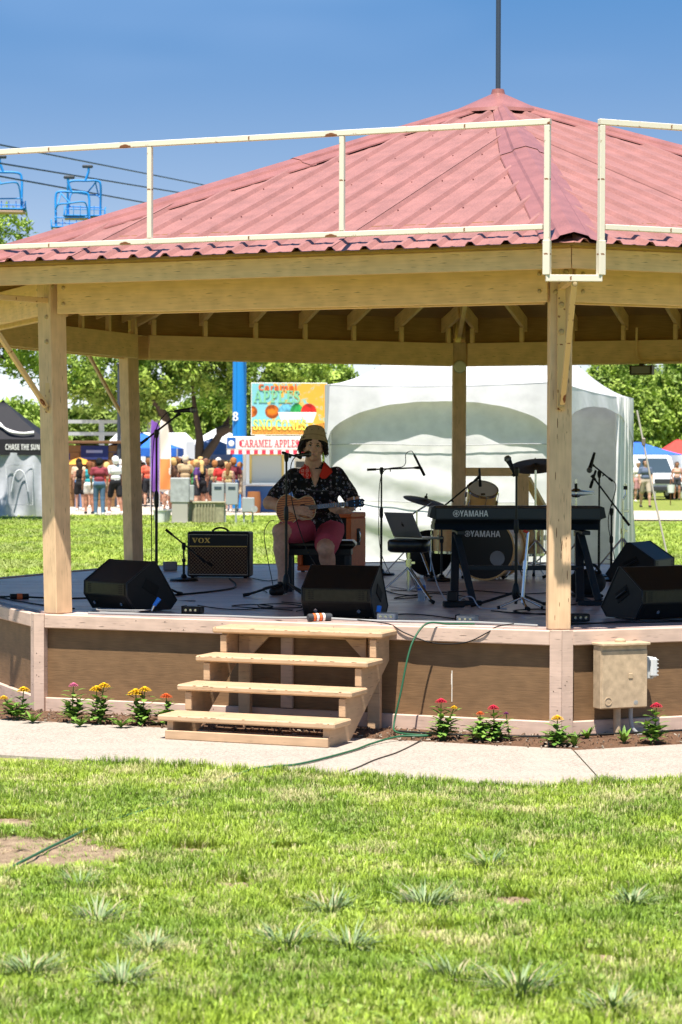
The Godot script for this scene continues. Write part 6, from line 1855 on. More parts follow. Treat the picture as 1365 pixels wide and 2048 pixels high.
func person_kind(kind: String) -> Dictionary:
	# a standing figure 1.7 m tall facing +z
	var b = []
	var woman = kind in ["woman", "dress"]
	var sw = 0.165 if woman else 0.195
	var str_ = 0.2 if kind == "walker" else 0.04
	var hipw = 0.09
	b.append(bone(V(0, 1.60, 0.005), V(0, 1.555, 0.02), 0.098, 0.075, "body"))
	b.append(bone(V(0, 1.62, -0.012), V(0, 1.57, -0.03), 0.104, 0.098, "hair"))
	b.append(bone(V(0, 1.50, 0.0), V(0, 1.40, -0.01), 0.052, 0.056, "body"))
	if woman: b.append(bone(V(0, 1.58, -0.06), V(0, 1.33, -0.10), 0.07, 0.06, "hair"))
	var cw = 0.105 if woman else 0.125
	b.append(bone(V(-sw + 0.07, 1.37, -0.01), V(sw - 0.07, 1.37, -0.01), 0.075, 0.075, "top"))
	b.append(bone(V(-0.06, 1.27, 0), V(0.06, 1.27, 0), cw, cw, "top"))
	b.append(bone(V(-0.045, 1.08, 0), V(0.045, 1.08, 0), cw * 0.92, cw * 0.92, "top"))
	b.append(bone(V(-0.06, 0.94, -0.01), V(0.06, 0.94, -0.01), 0.118, 0.118, "bottom" if kind != "dress" else "top"))
	for s in [-1.0, 1.0]:
		var sh = V(s * sw, 1.375, -0.01)
		var el = V(s * (sw + 0.05), 1.11, 0.0)
		var wr = V(s * (sw + 0.02), 0.88, 0.10 + 0.05 * s)
		var ra = 0.9 if woman else 1.0
		b.append(bone(sh, sh.lerp(el, 0.55), 0.062 * ra, 0.06 * ra, "body" if woman else "top"))
		b.append(bone(sh.lerp(el, 0.4), el, 0.046 * ra, 0.04 * ra, "body"))
		b.append(bone(el, wr, 0.040 * ra, 0.028 * ra, "body"))
		b.append(bone(wr, wr + V(0, -0.09, 0.02), 0.032, 0.022, "body"))
		var hp = V(s * hipw, 0.90, 0)
		var kn = V(s * (hipw + 0.01), 0.50, 0.03 + s * str_ * 0.6)
		var an = V(s * (hipw + 0.015), 0.09, -0.01 + s * str_)
		if kind == "jeans":
			b.append(bone(hp, kn, 0.094, 0.072, "bottom")); b.append(bone(kn, an, 0.070, 0.058, "bottom"))
		elif kind == "dress":
			b.append(bone(hp, hp.lerp(kn, 0.55), 0.10, 0.112, "top")); b.append(bone(hp.lerp(kn, 0.4), kn, 0.07, 0.052, "body")); b.append(bone(kn, an, 0.052, 0.036, "body"))
		else:
			var t = 0.45 if woman else 0.8
			b.append(bone(hp, hp.lerp(kn, t), 0.098, 0.09, "bottom")); b.append(bone(hp.lerp(kn, 0.4), kn, 0.07, 0.054, "body"))
			b.append(bone(kn, kn.lerp(an, 0.4), 0.053, 0.053, "body")); b.append(bone(kn.lerp(an, 0.3), an, 0.054, 0.036, "body"))
		b.append(bone(an + V(0, -0.04, -0.03), an + V(0, -0.05, 0.13), 0.044, 0.036, "shoes"))
	return body_parts(b, 0.021, 0.03)
func build_crowd() -> void:
	var kinds = {}
	for k in ["man", "woman", "jeans", "dress", "walker"]: kinds[k] = person_kind(k)
	var list = [
		["woman in a short black dress at the left, by the front post", V(-10.06, 0.03, -55.50), 1.62, "dress", "17171a", "17171a", "2a1c16", 200],
		["woman in teal top and white shorts, brown hair down her back", V(-9.28, 0.03, -51.41), 1.66, "woman", "2f9aa6", "dcd9d2", "7a4a2a", 200],
		["man in maroon shirt, jeans and dark cap, seen from behind", V(-8.76, 0.03, -49.55), 1.76, "jeans", "8a3a46", "54708f", "16161a", 190],
		["blonde woman in red top beside the man in white", V(-9.02, 0.03, -54.18), 1.63, "woman", "b3432f", "8a6a55", "d8b070", 170],
		["man in white tee, black shorts and white cap, walking", V(-8.40, 0.03, -50.86), 1.82, "walker", "e6e6e6", "1d1d22", "e8e8e8", 215],
		["dark-clothed man half hidden by the left front post", V(-11.42, 0.03, -65.38), 1.70, "man", "4a4a52", "2b2d33", "3a2a20", 20],
		["man in black shirt behind the maroon one", V(-10.19, 0.03, -63.69), 1.74, "man", "2a2a30", "22242a", "1a1512", 0],
		["fair woman in white top in the second row at the left", V(-10.90, 0.03, -67.40), 1.68, "woman", "e9e5df", "6f7f97", "c9a060", 30],
		["man in grey tee right of the white-tee walker", V(-9.15, 0.03, -60.35), 1.72, "man", "3b3f49", "2c2e35", "e0ddd6", 190],
		["woman in dark red beside the purple flag", V(-8.69, 0.03, -63.91), 1.62, "woman", "8a2f3f", "2b2a30", "2a1a14", 10],
		["man in black by the purple flag", V(-9.09, 0.03, -69.73), 1.70, "man", "2d2d33", "3b3d44", "5a3a24", 30],
		["small child in white tee and jeans walking away", V(-9.11, 0.03, -72.99), 1.05, "jeans", "e8e6e2", "3f5578", "3a261a", 180],
		["person in black tee and blue shorts left of the tall grey cabinet", V(-7.63, 0.03, -61.41), 1.72, "man", "1f1f24", "4f6f9a", "2b1d14", 190],
		["broad man in black tee behind the grey cabinet", V(-7.10, 0.03, -58.19), 1.78, "man", "26262b", "2b2b30", "3a281c", 200],
		["tall man in khaki shirt and pale cap", V(-6.61, 0.03, -56.70), 1.88, "man", "b09a78", "8a7d66", "cbbfa6", 185],
		["woman in bright blue top and grey shorts", V(-6.38, 0.03, -58.29), 1.72, "woman", "2f63b8", "62666e", "b08a5a", 195],
		["blonde woman in a short black dress near the meter cabinets", V(-6.03, 0.03, -56.03), 1.70, "dress", "1b1b20", "1b1b20", "d3b474", 200],
		["man in pale vest in the middle of the queue", V(-6.92, 0.03, -65.10), 1.74, "man", "cfcbc4", "4a4d55", "2a1d14", 160],
		["woman in dark purple in the middle of the queue", V(-6.49, 0.03, -67.09), 1.68, "woman", "43303f", "2a2a30", "1d1512", 10],
		["man in black behind the meter cabinets", V(-6.08, 0.03, -63.39), 1.75, "man", "1e1e22", "30323a", "17130f", 200],
		["man in brown tee and light cap facing the stall", V(-5.91, 0.03, -64.32), 1.80, "man", "5a3a34", "3b3a3e", "d9d2c4", 185],
		["woman in black tank top by the meter cabinets", V(-5.48, 0.03, -61.72), 1.64, "woman", "18181c", "33353c", "c09a68", 190],
		["person in orange tee at the stall corner", V(-5.05, 0.03, -59.27), 1.70, "man", "d9622e", "2f3036", "6a4428", 200],
		["woman in red top deep in the queue", V(-5.66, 0.03, -68.21), 1.66, "woman", "c33a34", "3a3a40", "2b1c14", 20],
		["man in black tee beside the blue tower", V(-5.11, 0.03, -63.53), 1.76, "man", "17171b", "26282e", "1a140f", 170],
		["man in white tee deep in the queue", V(-6.06, 0.03, -70.21), 1.72, "man", "e4e0da", "555a64", "3a281c", 0],
		["man in white shirt behind the blonde woman", V(-7.04, 0.03, -71.12), 1.72, "man", "dadada", "3d4048", "241a14", 190],
		["woman in rust top behind the khaki man", V(-7.51, 0.03, -66.93), 1.65, "woman", "a85a4a", "3b3b42", "2a1b14", 20],
		["man in plum shirt far back in the queue", V(-6.77, 0.03, -73.37), 1.70, "man", "6a4a52", "30323a", "1c1511", 30],
		["man in cream shirt far back at the left", V(-8.02, 0.03, -68.86), 1.70, "man", "d8c8b8", "4c4f57", "4a3020", 10],
		["woman in dark red beside the stall counter", V(-5.09, 0.03, -67.30), 1.66, "woman", "7a3230", "2d2f36", "2c1c14", 190],
		["red-haired woman in white top and denim shorts at the stall", V(-4.15, 0.03, -57.80), 1.66, "woman", "e6e3df", "6f8db3", "7a1522", 185],
		["man in white tee at the stall counter", V(-4.05, 0.03, -64.60), 1.70, "man", "e9e9e9", "6d7f92", "2a2320", 190],
		["small girl in pale top beside the red-haired woman", V(-3.93, 0.03, -56.31), 1.12, "woman", "dfe0d4", "c98a8a", "8a5a36", 160],
		["man in grey at the stall, behind the singer", V(-3.75, 0.03, -66.53), 1.72, "man", "8d8f98", "3a3d45", "4a3a2c", 170],
		["man in slate polo and khaki shorts walking on the far grass", V(10.04, 0.03, -63.93), 1.78, "walker", "59657a", "a59a88", "1c1c20", 10],
		["man in white tee behind the slate-polo man", V(11.27, 0.03, -75.17), 1.72, "man", "d9d4cf", "b98a8a", "e0e0e0", 20],
		["person by the white vans at the right edge", V(13.71, 0.03, -80.38), 1.70, "woman", "c9a08f", "3a3c44", "3a2a20", 0],
		["man in silver top in the queue behind the cabinets", V(-7.47, 0.03, -60.42), 1.77, "man", "b4b8bc", "2b2d33", "c8a468", 20],
		["woman in cream dress in the queue behind the cabinets", V(-7.68, 0.03, -65.05), 1.69, "dress", "ded2ba", "5a7297", "7a5230", -15],
		["man in salmon top in the queue behind the cabinets", V(-7.04, 0.03, -58.40), 1.81, "walker", "d88a72", "4a4d55", "7a5230", 250],
		["man in denim top in the queue behind the cabinets", V(-7.50, 0.03, -66.39), 1.79, "jeans", "5a7aa8", "4a4d55", "7a5230", 90],
		["woman in brown top in the queue behind the cabinets", V(-7.10, 0.03, -63.82), 1.70, "woman", "5e4232", "2b2d33", "7a5230", 20],
		["man in royal top in the queue behind the cabinets", V(-6.82, 0.03, -61.82), 1.76, "man", "2f56b0", "c9c2b4", "1a1410", -15],
		["woman in green dress in the queue behind the cabinets", V(-6.35, 0.03, -56.77), 1.69, "dress", "3f7a4a", "5a7297", "a06a3a", 140],
		["woman in royal dress in the queue behind the cabinets", V(-6.59, 0.03, -62.47), 1.65, "dress", "2f56b0", "1c1c20", "c8a468", 20],
		["woman in turquoise top in the queue behind the cabinets", V(-6.30, 0.03, -60.25), 1.62, "woman", "4ab0b8", "5a7297", "2a1c14", -15],
		["man in turquoise top in the queue behind the cabinets", V(-6.32, 0.03, -63.11), 1.76, "man", "4ab0b8", "1c1c20", "1a1410", 180],
		["man in navy top in the queue behind the cabinets", V(-6.14, 0.03, -63.52), 1.72, "jeans", "28345c", "c9c2b4", "7a5230", 140],
		["man in khaki top in the queue behind the cabinets", V(-5.67, 0.03, -57.72), 1.70, "walker", "a8966c", "2b2d33", "a06a3a", 200],
		["woman in charcoal top in the queue behind the cabinets", V(-6.06, 0.03, -66.43), 1.66, "woman", "3a3c42", "8a8478", "3a2a1e", 160],
		["woman in salmon top in the queue behind the cabinets", V(-5.49, 0.03, -59.06), 1.64, "woman", "d88a72", "c9c2b4", "2a1c14", -15],
		["woman in yellow top in the queue behind the cabinets", V(-5.59, 0.03, -64.51), 1.68, "woman", "dcc24a", "2b2d33", "3a2a1e", 140],
		["woman in mustard top in the queue behind the cabinets", V(-5.50, 0.03, -65.19), 1.62, "woman", "c99a34", "8a8478", "c8a468", 20],
		["woman in teal top in the queue behind the cabinets", V(-5.40, 0.03, -66.75), 1.69, "woman", "2f8f94", "1c1c20", "2a1c14", 200],
		["woman in white top in the queue behind the cabinets", V(-4.81, 0.03, -57.91), 1.69, "woman", "e8e6e2", "8a8478", "3a2a1e", 250],
		["man in yellow top in the queue behind the cabinets", V(-4.71, 0.03, -59.47), 1.82, "walker", "dcc24a", "1c1c20", "2a1c14", 20],
		["man in orange top in the throng before the plank hut", V(-11.61, 0.03, -67.08), 1.83, "man", "d8702e", "1c1c20", "c8a468", 200],
		["man in beige top in the throng before the plank hut", V(-10.30, 0.03, -57.29), 1.75, "jeans", "c8b496", "5a7297", "1a1410", 160],
		["woman in coral top in the throng before the plank hut", V(-10.69, 0.03, -62.79), 1.65, "woman", "e0664e", "8a8478", "7a5230", 180],
		["woman in silver dress in the throng before the plank hut", V(-10.22, 0.03, -60.66), 1.62, "dress", "b4b8bc", "4a4d55", "7a5230", 200],
		["woman in maroon dress in the throng before the plank hut", V(-10.41, 0.03, -64.10), 1.61, "dress", "6e2a34", "4a4d55", "3a2a1e", 140],
		["woman in red dress in the throng before the plank hut", V(-10.09, 0.03, -62.51), 1.61, "dress", "b83432", "5a7297", "c8a468", -15],
		["man in charcoal top in the throng before the plank hut", V(-9.96, 0.03, -63.20), 1.73, "man", "3a3c42", "5a7297", "a06a3a", 180],
		["woman in denim dress in the throng before the plank hut", V(-9.71, 0.03, -63.79), 1.61, "dress", "5a7aa8", "8a8478", "3a2a1e", 140],
		["woman in orange dress in the throng before the plank hut", V(-9.93, 0.03, -67.02), 1.63, "dress", "d8702e", "c9c2b4", "c8a468", 140],
		["woman in black top between the rear left post and the cabinets", V(-9.04, 0.03, -60.86), 1.61, "woman", "1a1a1e", "c9c2b4", "7a5230", 90],
		["man in green top between the rear left post and the cabinets", V(-9.37, 0.03, -66.18), 1.76, "jeans", "3f7a4a", "c9c2b4", "1a1410", 160],
		["woman in burgundy top between the rear left post and the cabinets", V(-8.55, 0.03, -58.96), 1.69, "woman", "5a1e2c", "8a8478", "1a1410", 90],
		["man in mustard top between the rear left post and the cabinets", V(-9.11, 0.03, -67.19), 1.71, "man", "c99a34", "4a4d55", "1a1410", 90],
		["woman in pink dress between the rear left post and the cabinets", V(-9.14, 0.03, -69.03), 1.64, "dress", "d88aa0", "5a7297", "7a5230", 180],
		["man in coral top between the rear left post and the cabinets", V(-8.34, 0.03, -62.07), 1.77, "man", "e0664e", "2b2d33", "7a5230", 200],
		["man in teal top between the rear left post and the cabinets", V(-8.79, 0.03, -69.27), 1.73, "jeans", "2f8f94", "1c1c20", "a06a3a", 200],
		["man in pink top between the rear left post and the cabinets", V(-8.37, 0.03, -66.81), 1.72, "man", "d88aa0", "1c1c20", "a06a3a", 20],
		["man in cream top between the rear left post and the cabinets", V(-8.26, 0.03, -68.35), 1.82, "man", "ded2ba", "4a4d55", "c8a468", 20],
		["woman in purple top at the near side of the queue", V(-7.17, 0.03, -56.24), 1.67, "woman", "5a3a78", "8a8478", "7a5230", 20],
		["man in brown top at the near side of the queue", V(-6.87, 0.03, -54.56), 1.78, "man", "5e4232", "c9c2b4", "c8a468", 250],
		["woman in olive dress at the near side of the queue", V(-7.15, 0.03, -60.91), 1.64, "dress", "6a6a3a", "8a8478", "7a5230", 140],
		["man in white top at the near side of the queue", V(-7.10, 0.03, -62.88), 1.78, "walker", "e8e6e2", "8a8478", "1a1410", 140],
		["woman in lilac dress at the near side of the queue", V(-6.76, 0.03, -60.91), 1.66, "dress", "a48ac0", "8a8478", "c8a468", 250],
		["man in purple top at the near side of the queue", V(-6.17, 0.03, -55.91), 1.72, "man", "5a3a78", "2b2d33", "c8a468", 90],
		["man in burgundy top at the near side of the queue", V(-6.49, 0.03, -63.02), 1.83, "man", "5a1e2c", "8a8478", "c8a468", 20],
		["man in black top at the near side of the queue", V(-6.20, 0.03, -61.04), 1.82, "walker", "1a1a1e", "2b2d33", "1a1410", 20],
		["woman in grey top at the near side of the queue", V(-6.01, 0.03, -61.17), 1.63, "woman", "84868c", "2b2d33", "1a1410", 250],
		["man in grey top at the near side of the queue", V(-5.77, 0.03, -62.06), 1.70, "man", "84868c", "5a7297", "1a1410", 200],
		["man in red top at the near side of the queue", V(-5.32, 0.03, -55.23), 1.70, "jeans", "b83432", "8a8478", "2a1c14", 200],
		["woman in khaki top at the near side of the queue", V(-5.04, 0.03, -54.77), 1.61, "woman", "a8966c", "4a4d55", "7a5230", 160],
		["man in maroon top at the near side of the queue", V(-4.92, 0.03, -55.51), 1.79, "jeans", "6e2a34", "5a7297", "a06a3a", 200],
		["woman in beige dress at the near side of the queue", V(-4.74, 0.03, -56.43), 1.64, "dress", "c8b496", "2b2d33", "a06a3a", 160]
	]
	var i = 0
	for q in list:
		var o = thing("person", q[0], "person", q[1], deg_to_rad(q[7]), "people among the stalls")
		o.scale = V(1, 1, 1) * (q[2] / 1.70)
		var parts: Dictionary = kinds[q[3]]
		for r in ["body", "top", "bottom", "hair", "shoes"]:
			if not parts.has(r): continue
			var m: Material
			if r == "body": m = skin_mat("skin_%d" % (i % 3), ["c99a80", "b9846a", "d8ab92"][i % 3])
			elif r == "shoes": m = mat("far_shoe_%d" % (i % 2), ["e3e1dc", "2a2a2e"][i % 2], 0.7)
			else: m = mat("cloth_" + q[{"top": 4, "bottom": 5, "hair": 6}[r]], q[{"top": 4, "bottom": 5, "hair": 6}[r]], 0.85)
			put(o, {"top": "shirt", "bottom": "shorts"}.get(r, r), parts[r], m)
		i += 1
func build_marquee() -> void:
	var P = [V(-1.497, 0, -10.7), V(1.431, 0, -9.3), V(3.296, 0, -16.5), V(0.368, 0, -17.9)]
	var o = thing("marquee_tent", "large white peaked marquee with arched valances behind the drums", "tent", P[0])
	var off: Vector3 = -P[0]
	var vinyl = mat("tent_vinyl", "ececf0", 0.6, 0, tex_cloth(), 0.8)
	vinyl.backlight_enabled = true
	vinyl.backlight = Color(0.8, 0.8, 0.8)
	var inner = mat("tent_wall", "ececee", 0.7, 0, tex_cloth(), 0.8)
	inner.backlight_enabled = true
	inner.backlight = Color(0.6, 0.59, 0.57)
	var E = 2.745
	var ce: Vector3 = (P[0] + P[1] + P[2] + P[3]) / 4
	var rf = MB.new()
	for k in 4:
		var a: Vector3 = P[k]
		var b: Vector3 = P[(k + 1) % 4]
		rf.sheet(func(u, w):
			var e = a.lerp(b, u)
			var p = e.lerp(ce, w)
			var sag = 0.10 * (1.0 - pow(2 * u - 1, 2)) * (1.0 - w)
			return V(p.x, E - sag * 0.4 + 1.75 * pow(w, 1.75) + 0.25 * w, p.z) + off, 20, 14)
	put(o, "roof", rf, vinyl)
	for k in 4:
		var a: Vector3 = P[k]
		var b: Vector3 = P[(k + 1) % 4]
		var nrm = (b - a).cross(Vector3.UP).normalized()
		if nrm.dot(a - ce) < 0: nrm = -nrm
		var va = MB.new()
		va.sheet(func(u, w):
			var p = a.lerp(b, u) + nrm * (-0.006 + 0.04 * w + 0.012 * sin(u * 26.0) * w)
			var arch: float = sqrt(max(0.0, 1.0 - pow(abs(2 * u - 1), 2.3)))
			var bot = 1.95 + 0.56 * arch
			return V(p.x, lerpf(E + 0.006 - 0.04 * (1.0 - pow(2 * u - 1, 2)), bot, w) + 0.003 * sin(u * 50) * w, p.z) + off, 48, 6, nrm)
		put(o, "valance", va, vinyl)
		put(o, "pole", MB.new().tube([a + off + V(0, 0, 0), a + off + V(0, E, 0)], 0.035, 10), mat("pole_alu", "c5c8cb", 0.4, 0.6))
	# draped front wall
	var nz = fnl(101, 1.2, 3)
	var wl = MB.new()
	var A: Vector3 = P[0]
	var B: Vector3 = P[1]
	var n0 = (B - A).cross(Vector3.UP).normalized()
	if n0.dot(A - ce) < 0: n0 = -n0
	wl.sheet(func(u, w):
		var p = A.lerp(B, u * 0.985)
		var y = E * (1.0 - w) - 0.08 + 0.08 * w
		var env = smoothstep(0.28, 0.6, w)
		var swag = w * 1.25 - 0.75 * u + 0.55 * u * u + 0.10 * nz.get_noise_2d(u * 1.6, w * 1.6)
		var fold = 0.065 * pow(0.5 + 0.5 * sin(swag * 21.0), 1.6) * env * (1.0 - smoothstep(0.35, 0.95, u))
		var fold2 = 0.010 * sin((u * 1.1 + w * 0.5) * 13.0 + 2.5 * nz.get_noise_2d(u * 2, w * 2)) * smoothstep(0.35, 0.75, w)
		var bump = 0.008 * nz.get_noise_2d(u * 4.0, w * 5.0)
		return V(p.x, max(y, 0.0), p.z) + n0 * (-0.13 + fold + fold2 + bump) + off, 90, 80, n0)
	put(o, "front_wall", wl, inner)
	for y in [1.95, 1.2]:
		var sm = []
		for i in 31:
			var u: float = i / 30.0
			sm.append(A.lerp(B, u * 0.98) + V(0, y + 0.01 * sin(u * 9), 0) + n0 * (-0.088) + off)
		put(o, "seam", MB.new().tube(sm, 0.006, 5), mat("seam_grey", "a9a9ad", 0.7))
	# back walls seen through the opening
	for k in [2, 3]:
		var a: Vector3 = P[k]
		var b: Vector3 = P[(k + 1) % 4]
		var bw = MB.new()
		bw.sheet(func(u, w):
			var p = a.lerp(b, u)
			return V(p.x + 0.03 * sin(u * 24), E * (1 - w), p.z + 0.03 * sin(u * 20)) + off, 40, 4, Vector3.FORWARD)
		put(o, "rear_wall", bw, inner)
	# curtain gathered at the right corner
	var cu = MB.new()
	var Q: Vector3 = P[2]
	var S: Vector3 = P[1]
	cu.sheet(func(u, w):
		var p = Q.lerp(S, 0.30 * (1.0 - u) * (0.8 + 0.25 * w)) + (Q - S).normalized() * 0.75 * w * w * u
		var pleat = 0.035 * sin(u * 30.0 + 2.0 * w) + 0.012 * sin(u * 70.0)
		return V(p.x + pleat * 0.9, E * (1 - w) - 0.02, p.z + pleat) + off, 110, 14, V(1, 0, 0.4))
	put(o, "side_curtain", cu, inner)
	var rope = thing("guy_rope", "pale guy strap slanting from the marquee's right corner to the grass", "rope", V(3.35, 0, -16.4))
	put(rope, "strap", MB.new().tube([V(0.02, 2.55, 0), V(0.30, 1.1, 0.15), V(0.52, 0.05, 0.3)], 0.016, 6), mat("strap_grey", "a9a39a", 0.8))
	put(rope, "ratchet", MB.new().box(V(0.12, 2.05, 0.06), V(0.06, 0.12, 0.05), 0.01), mat("ratchet", "8b8178", 0.5, 0.5))
	put(rope, "stake", MB.new().tube([V(0.52, 0.12, 0.3), V(0.55, -0.1, 0.3)], 0.015, 6), chrome)
func canopy(label: String, at: Vector3, w: float, d: float, eave: float, peak: float, col: String, band := 0.35, turn := 0.0) -> Node3D:
	var o = thing("canopy_tent", label, "canopy", at, turn, "pop-up canopies of the fair")
	var m = mat("canopy_" + col, col, 0.75, 0, tex_cloth(), 1.0)
	var c = [V(-w / 2, eave, d / 2), V(w / 2, eave, d / 2), V(w / 2, eave, -d / 2), V(-w / 2, eave, -d / 2)]
	var r = MB.new()
	var vl = MB.new()
	for k in 4:
		var a: Vector3 = c[k]
		var b: Vector3 = c[(k + 1) % 4]
		var ou = ((a + b) / 2 - V(0, eave, 0))
		r.sheet(func(u, q):
			var e = a.lerp(b, u).lerp(V(0, eave, 0), q)
			return V(e.x, eave + (peak - eave) * pow(q, 1.15) - 0.05 * sin(PI * u) * (1 - q), e.z), 10, 6)
		vl.quad(a, b, b - V(0, band, 0), a - V(0, band, 0), ou)
		put(o, "leg", MB.new().box(a + V(0, -eave / 2, 0) - ou.normalized() * 0.03, V(0.05, eave, 0.05)), mat("pole_alu", "c5c8cb", 0.4, 0.6))
	put(o, "roof", r, m)
	put(o, "valance", vl, m)
	return o
func build_back() -> void:
	build_marquee()
	# black canopy with grey wall, lettered
	var bt = canopy("black pop-up canopy with white lettering and a grey printed side wall", V(-11.75, 0.03, -49.7), 3.1, 3.1, 2.33, 3.55, "26262c", 0.48)
	var gw = MB.new()
	gw.sheet(func(u, w): return V(-1.53 + 3.06 * u, 1.92 - 1.92 * w, 1.5 + 0.05 * sin(u * 30 + 3 * w) + 0.07 * sin(u * 11 - w * 4) * (0.4 + w)), 70, 14, V(0, 0, 1))
	put(bt, "side_wall", gw, mat("wall_grey", "c2c6ce", 0.7, 0, tex_cloth(), 1.0))
	put(bt, "lettering", text_mesh("CHASE THE SUN", 0.235, 0.01), mat("letter_white", "e6e6e6", 0.7), Transform3D(Basis.IDENTITY.scaled(V(0.60, 1, 1)), V(0.83, 2.09, 1.565)))
	var lg = MB.new()
	lg.xf = Transform3D(Basis(V(1, 0, 0), -0.98), V(0.45, 2.62, 1.27))
	for i in 2: lg.tube(spline([V(-0.5 + i * 0.12, 0.35, 0), V(-0.25, 0.12, 0.0), V(0.0, -0.12 + i * 0.05, 0), V(0.35, -0.2, 0), V(0.7, -0.17 + 0.04 * i, 0)], 6), 0.04, 4)
	put(bt, "roof_emblem", lg, mat("letter_white", "e6e6e6", 0.7))
	# wall print: a framed round-topped emblem, paler than the cloth
	var pr = MB.new()
	pr.tube([V(0.35, 0.35, 1.63), V(1.15, 0.35, 1.63), V(1.15, 1.55, 1.63), V(0.35, 1.55, 1.63)], 0.012, 4, true)
	pr.tube(spline([V(0.5, 0.75, 1.63), V(0.6, 1.25, 1.63), V(0.75, 1.4, 1.63), V(0.9, 1.25, 1.63), V(1.0, 0.75, 1.63)], 5), 0.02, 4)
	put(bt, "wall_emblem", pr, mat("print_pale", "d6d9de", 0.7))
	canopy("blue pop-up canopy behind the walking man in white", V(-8.75, 0.03, -64), 2.9, 2.7, 2.15, 2.75, "2f6fd0", 0.3)
	canopy("slate-blue pop-up canopy behind the queue under the big tree", V(-7.3, 0.03, -84), 4.2, 3.0, 1.98, 2.75, "6c80ad", 0.25)
	canopy("white pop-up canopy farther behind the big tree's trunk", V(-7.4, 0.03, -92), 4.6, 3, 2.2, 3.4, "e9ebee", 0.25)
	canopy("white pop-up canopy just left of the blue tower", V(-5.2, 0.03, -88), 3.4, 3, 2.1, 3.0, "dfe3ea", 0.25)
	canopy("pale pop-up canopy at the far left of the queue", V(-10.2, 0.03, -88), 3.4, 3, 2.3, 3.3, "e3e6ea", 0.3)
	canopy("blue pop-up canopy above the white vans at the right", V(13.2, 0.0, -90), 4.0, 3.0, 2.1, 2.75, "3a6fd0", 0.2)
	canopy("red pop-up canopy at the picture's right edge", V(15.2, 0.0, -90), 2.6, 3.0, 2.0, 2.9, "d8483e", 0.3)
	canopy("small white pop-up canopy behind the marquee's right corner", V(12.0, 0.0, -95), 3.0, 3.0, 2.3, 3.0, "eceef0", 0.2)
	# plank hut with banner
	var hut = thing("vendor_hut", "brown plank vendor hut with a navy banner over its hatch", "hut", V(-10.4, 0.03, -63))
	var hm = mat("hut_wood", "8a6a48", 0.85, 0, tex_wood(), 0.8)
	for i in 9: put(hut, "plank", MB.new().box(V(0, 0.13 + i * 0.25, 0.9), V(2.3 if i > 7 or i < 4 else 0.7, 0.235, 0.05), 0.01), hm, Transform3D(Basis.IDENTITY, V(0 if i > 7 or i < 4 else -0.8, 0, 0)))
	for i in range(4, 8): put(hut, "plank", MB.new().box(V(0.85, 0.13 + i * 0.25, 0.9), V(0.6, 0.235, 0.05), 0.01), hm)
	put(hut, "wall", MB.new().box(V(0, 1.1, -0.2), V(2.2, 2.2, 0.1)), hm)
	put(hut, "roof", MB.new().box(V(0, 2.36, 0.3), V(2.7, 0.1, 1.7), 0.02), mat("hut_roof", "6d5138", 0.85))
	put(hut, "banner", MB.new().box(V(0.1, 1.98, 0.95), V(1.0, 0.5, 0.02)), mat("navy", "27356e", 0.7))
	put(hut, "banner_lettering", MB.new().box(V(0.1, 2.02, 0.965), V(0.6, 0.1, 0.008)), mat("pale_print", "9aa3c8", 0.7))
	for i in 4: put(hut, "bunting", MB.new().prism([Vector2(-1.0 + i * 0.6, 1.95), Vector2(-0.8 + i * 0.6, 1.95), Vector2(-0.8 + i * 0.6, 1.72), Vector2(-1.0 + i * 0.6, 1.72)], 0.93, 0.935), mat("navy", "27356e", 0.7))
	put(hut, "umbrella", MB.new().lathe([Vector2(0.45, 1.55), Vector2(0.25, 1.72), Vector2(0, 1.8)], 10), mat("amber", "e0a040", 0.7), Transform3D(Basis.IDENTITY, V(-0.4, 0, 1.3)))
	# trailer behind
	var tr = thing("white_trailer", "white rounded trailer behind the plank hut", "trailer", V(-8.9, 0.03, -70), 0.1)
	put(tr, "body", MB.new().box(V(0, 1.6, 0), V(3.4, 2.4, 2.2), 0.35), mat("white_paint", "e2e5e8", 0.4))
	put(tr, "skirt", MB.new().box(V(0, 0.42, 0), V(3.2, 0.3, 2.1), 0.05), mat("dark_skirt", "3a3d42", 0.6))
	for x in [-0.8, 0.0, 0.8]: put(tr, "window", MB.new().box(V(x, 1.9, 1.105), V(0.5, 0.4, 0.02), 0.01), mat("glass_dark", "3c4a55", 0.15))
	for x in [-0.5, 0.5]: put(tr, "wheel", MB.new().tube([V(x, 0.33, 0.9), V(x, 0.33, 1.1)], 0.33, 16), rubber)
	# aluminium stage truss
	var ts = thing("stage_truss", "pale aluminium stage truss far behind the hut", "truss", V(-12.2, 0.03, -82))
	for x in [-2.2, 0.0, 2.2]: put(ts, "upright", MB.new().box(V(x, 1.75, 0), V(0.22, 3.5, 0.22)), mat("pole_alu", "c5c8cb", 0.4, 0.6))
	for y in [2.9, 3.45]: put(ts, "beam", MB.new().box(V(0, y, 0.12), V(5.2, 0.16, 0.16)), mat("pole_alu", "c5c8cb", 0.4, 0.6))
	# lamp post
	var lp = thing("lamp_post", "slim dark lamp post seen between the two left posts", "lamp post", V(-9.4, 0.03, -62))
	put(lp, "pole", MB.new().tube([V(0, 0, 0), V(0, 5.2, 0)], [0.09, 0.06], 10), mat("post_dark", "3a4048", 0.5))
	put(lp, "base", MB.new().lathe([Vector2(0.16, 0), Vector2(0.16, 0.25), Vector2(0.1, 0.4)], 12), mat("post_dark", "3a4048", 0.5))
	put(lp, "head", MB.new().box(V(0.2, 5.2, 0), V(0.6, 0.1, 0.25), 0.04), mat("post_dark", "3a4048", 0.5))
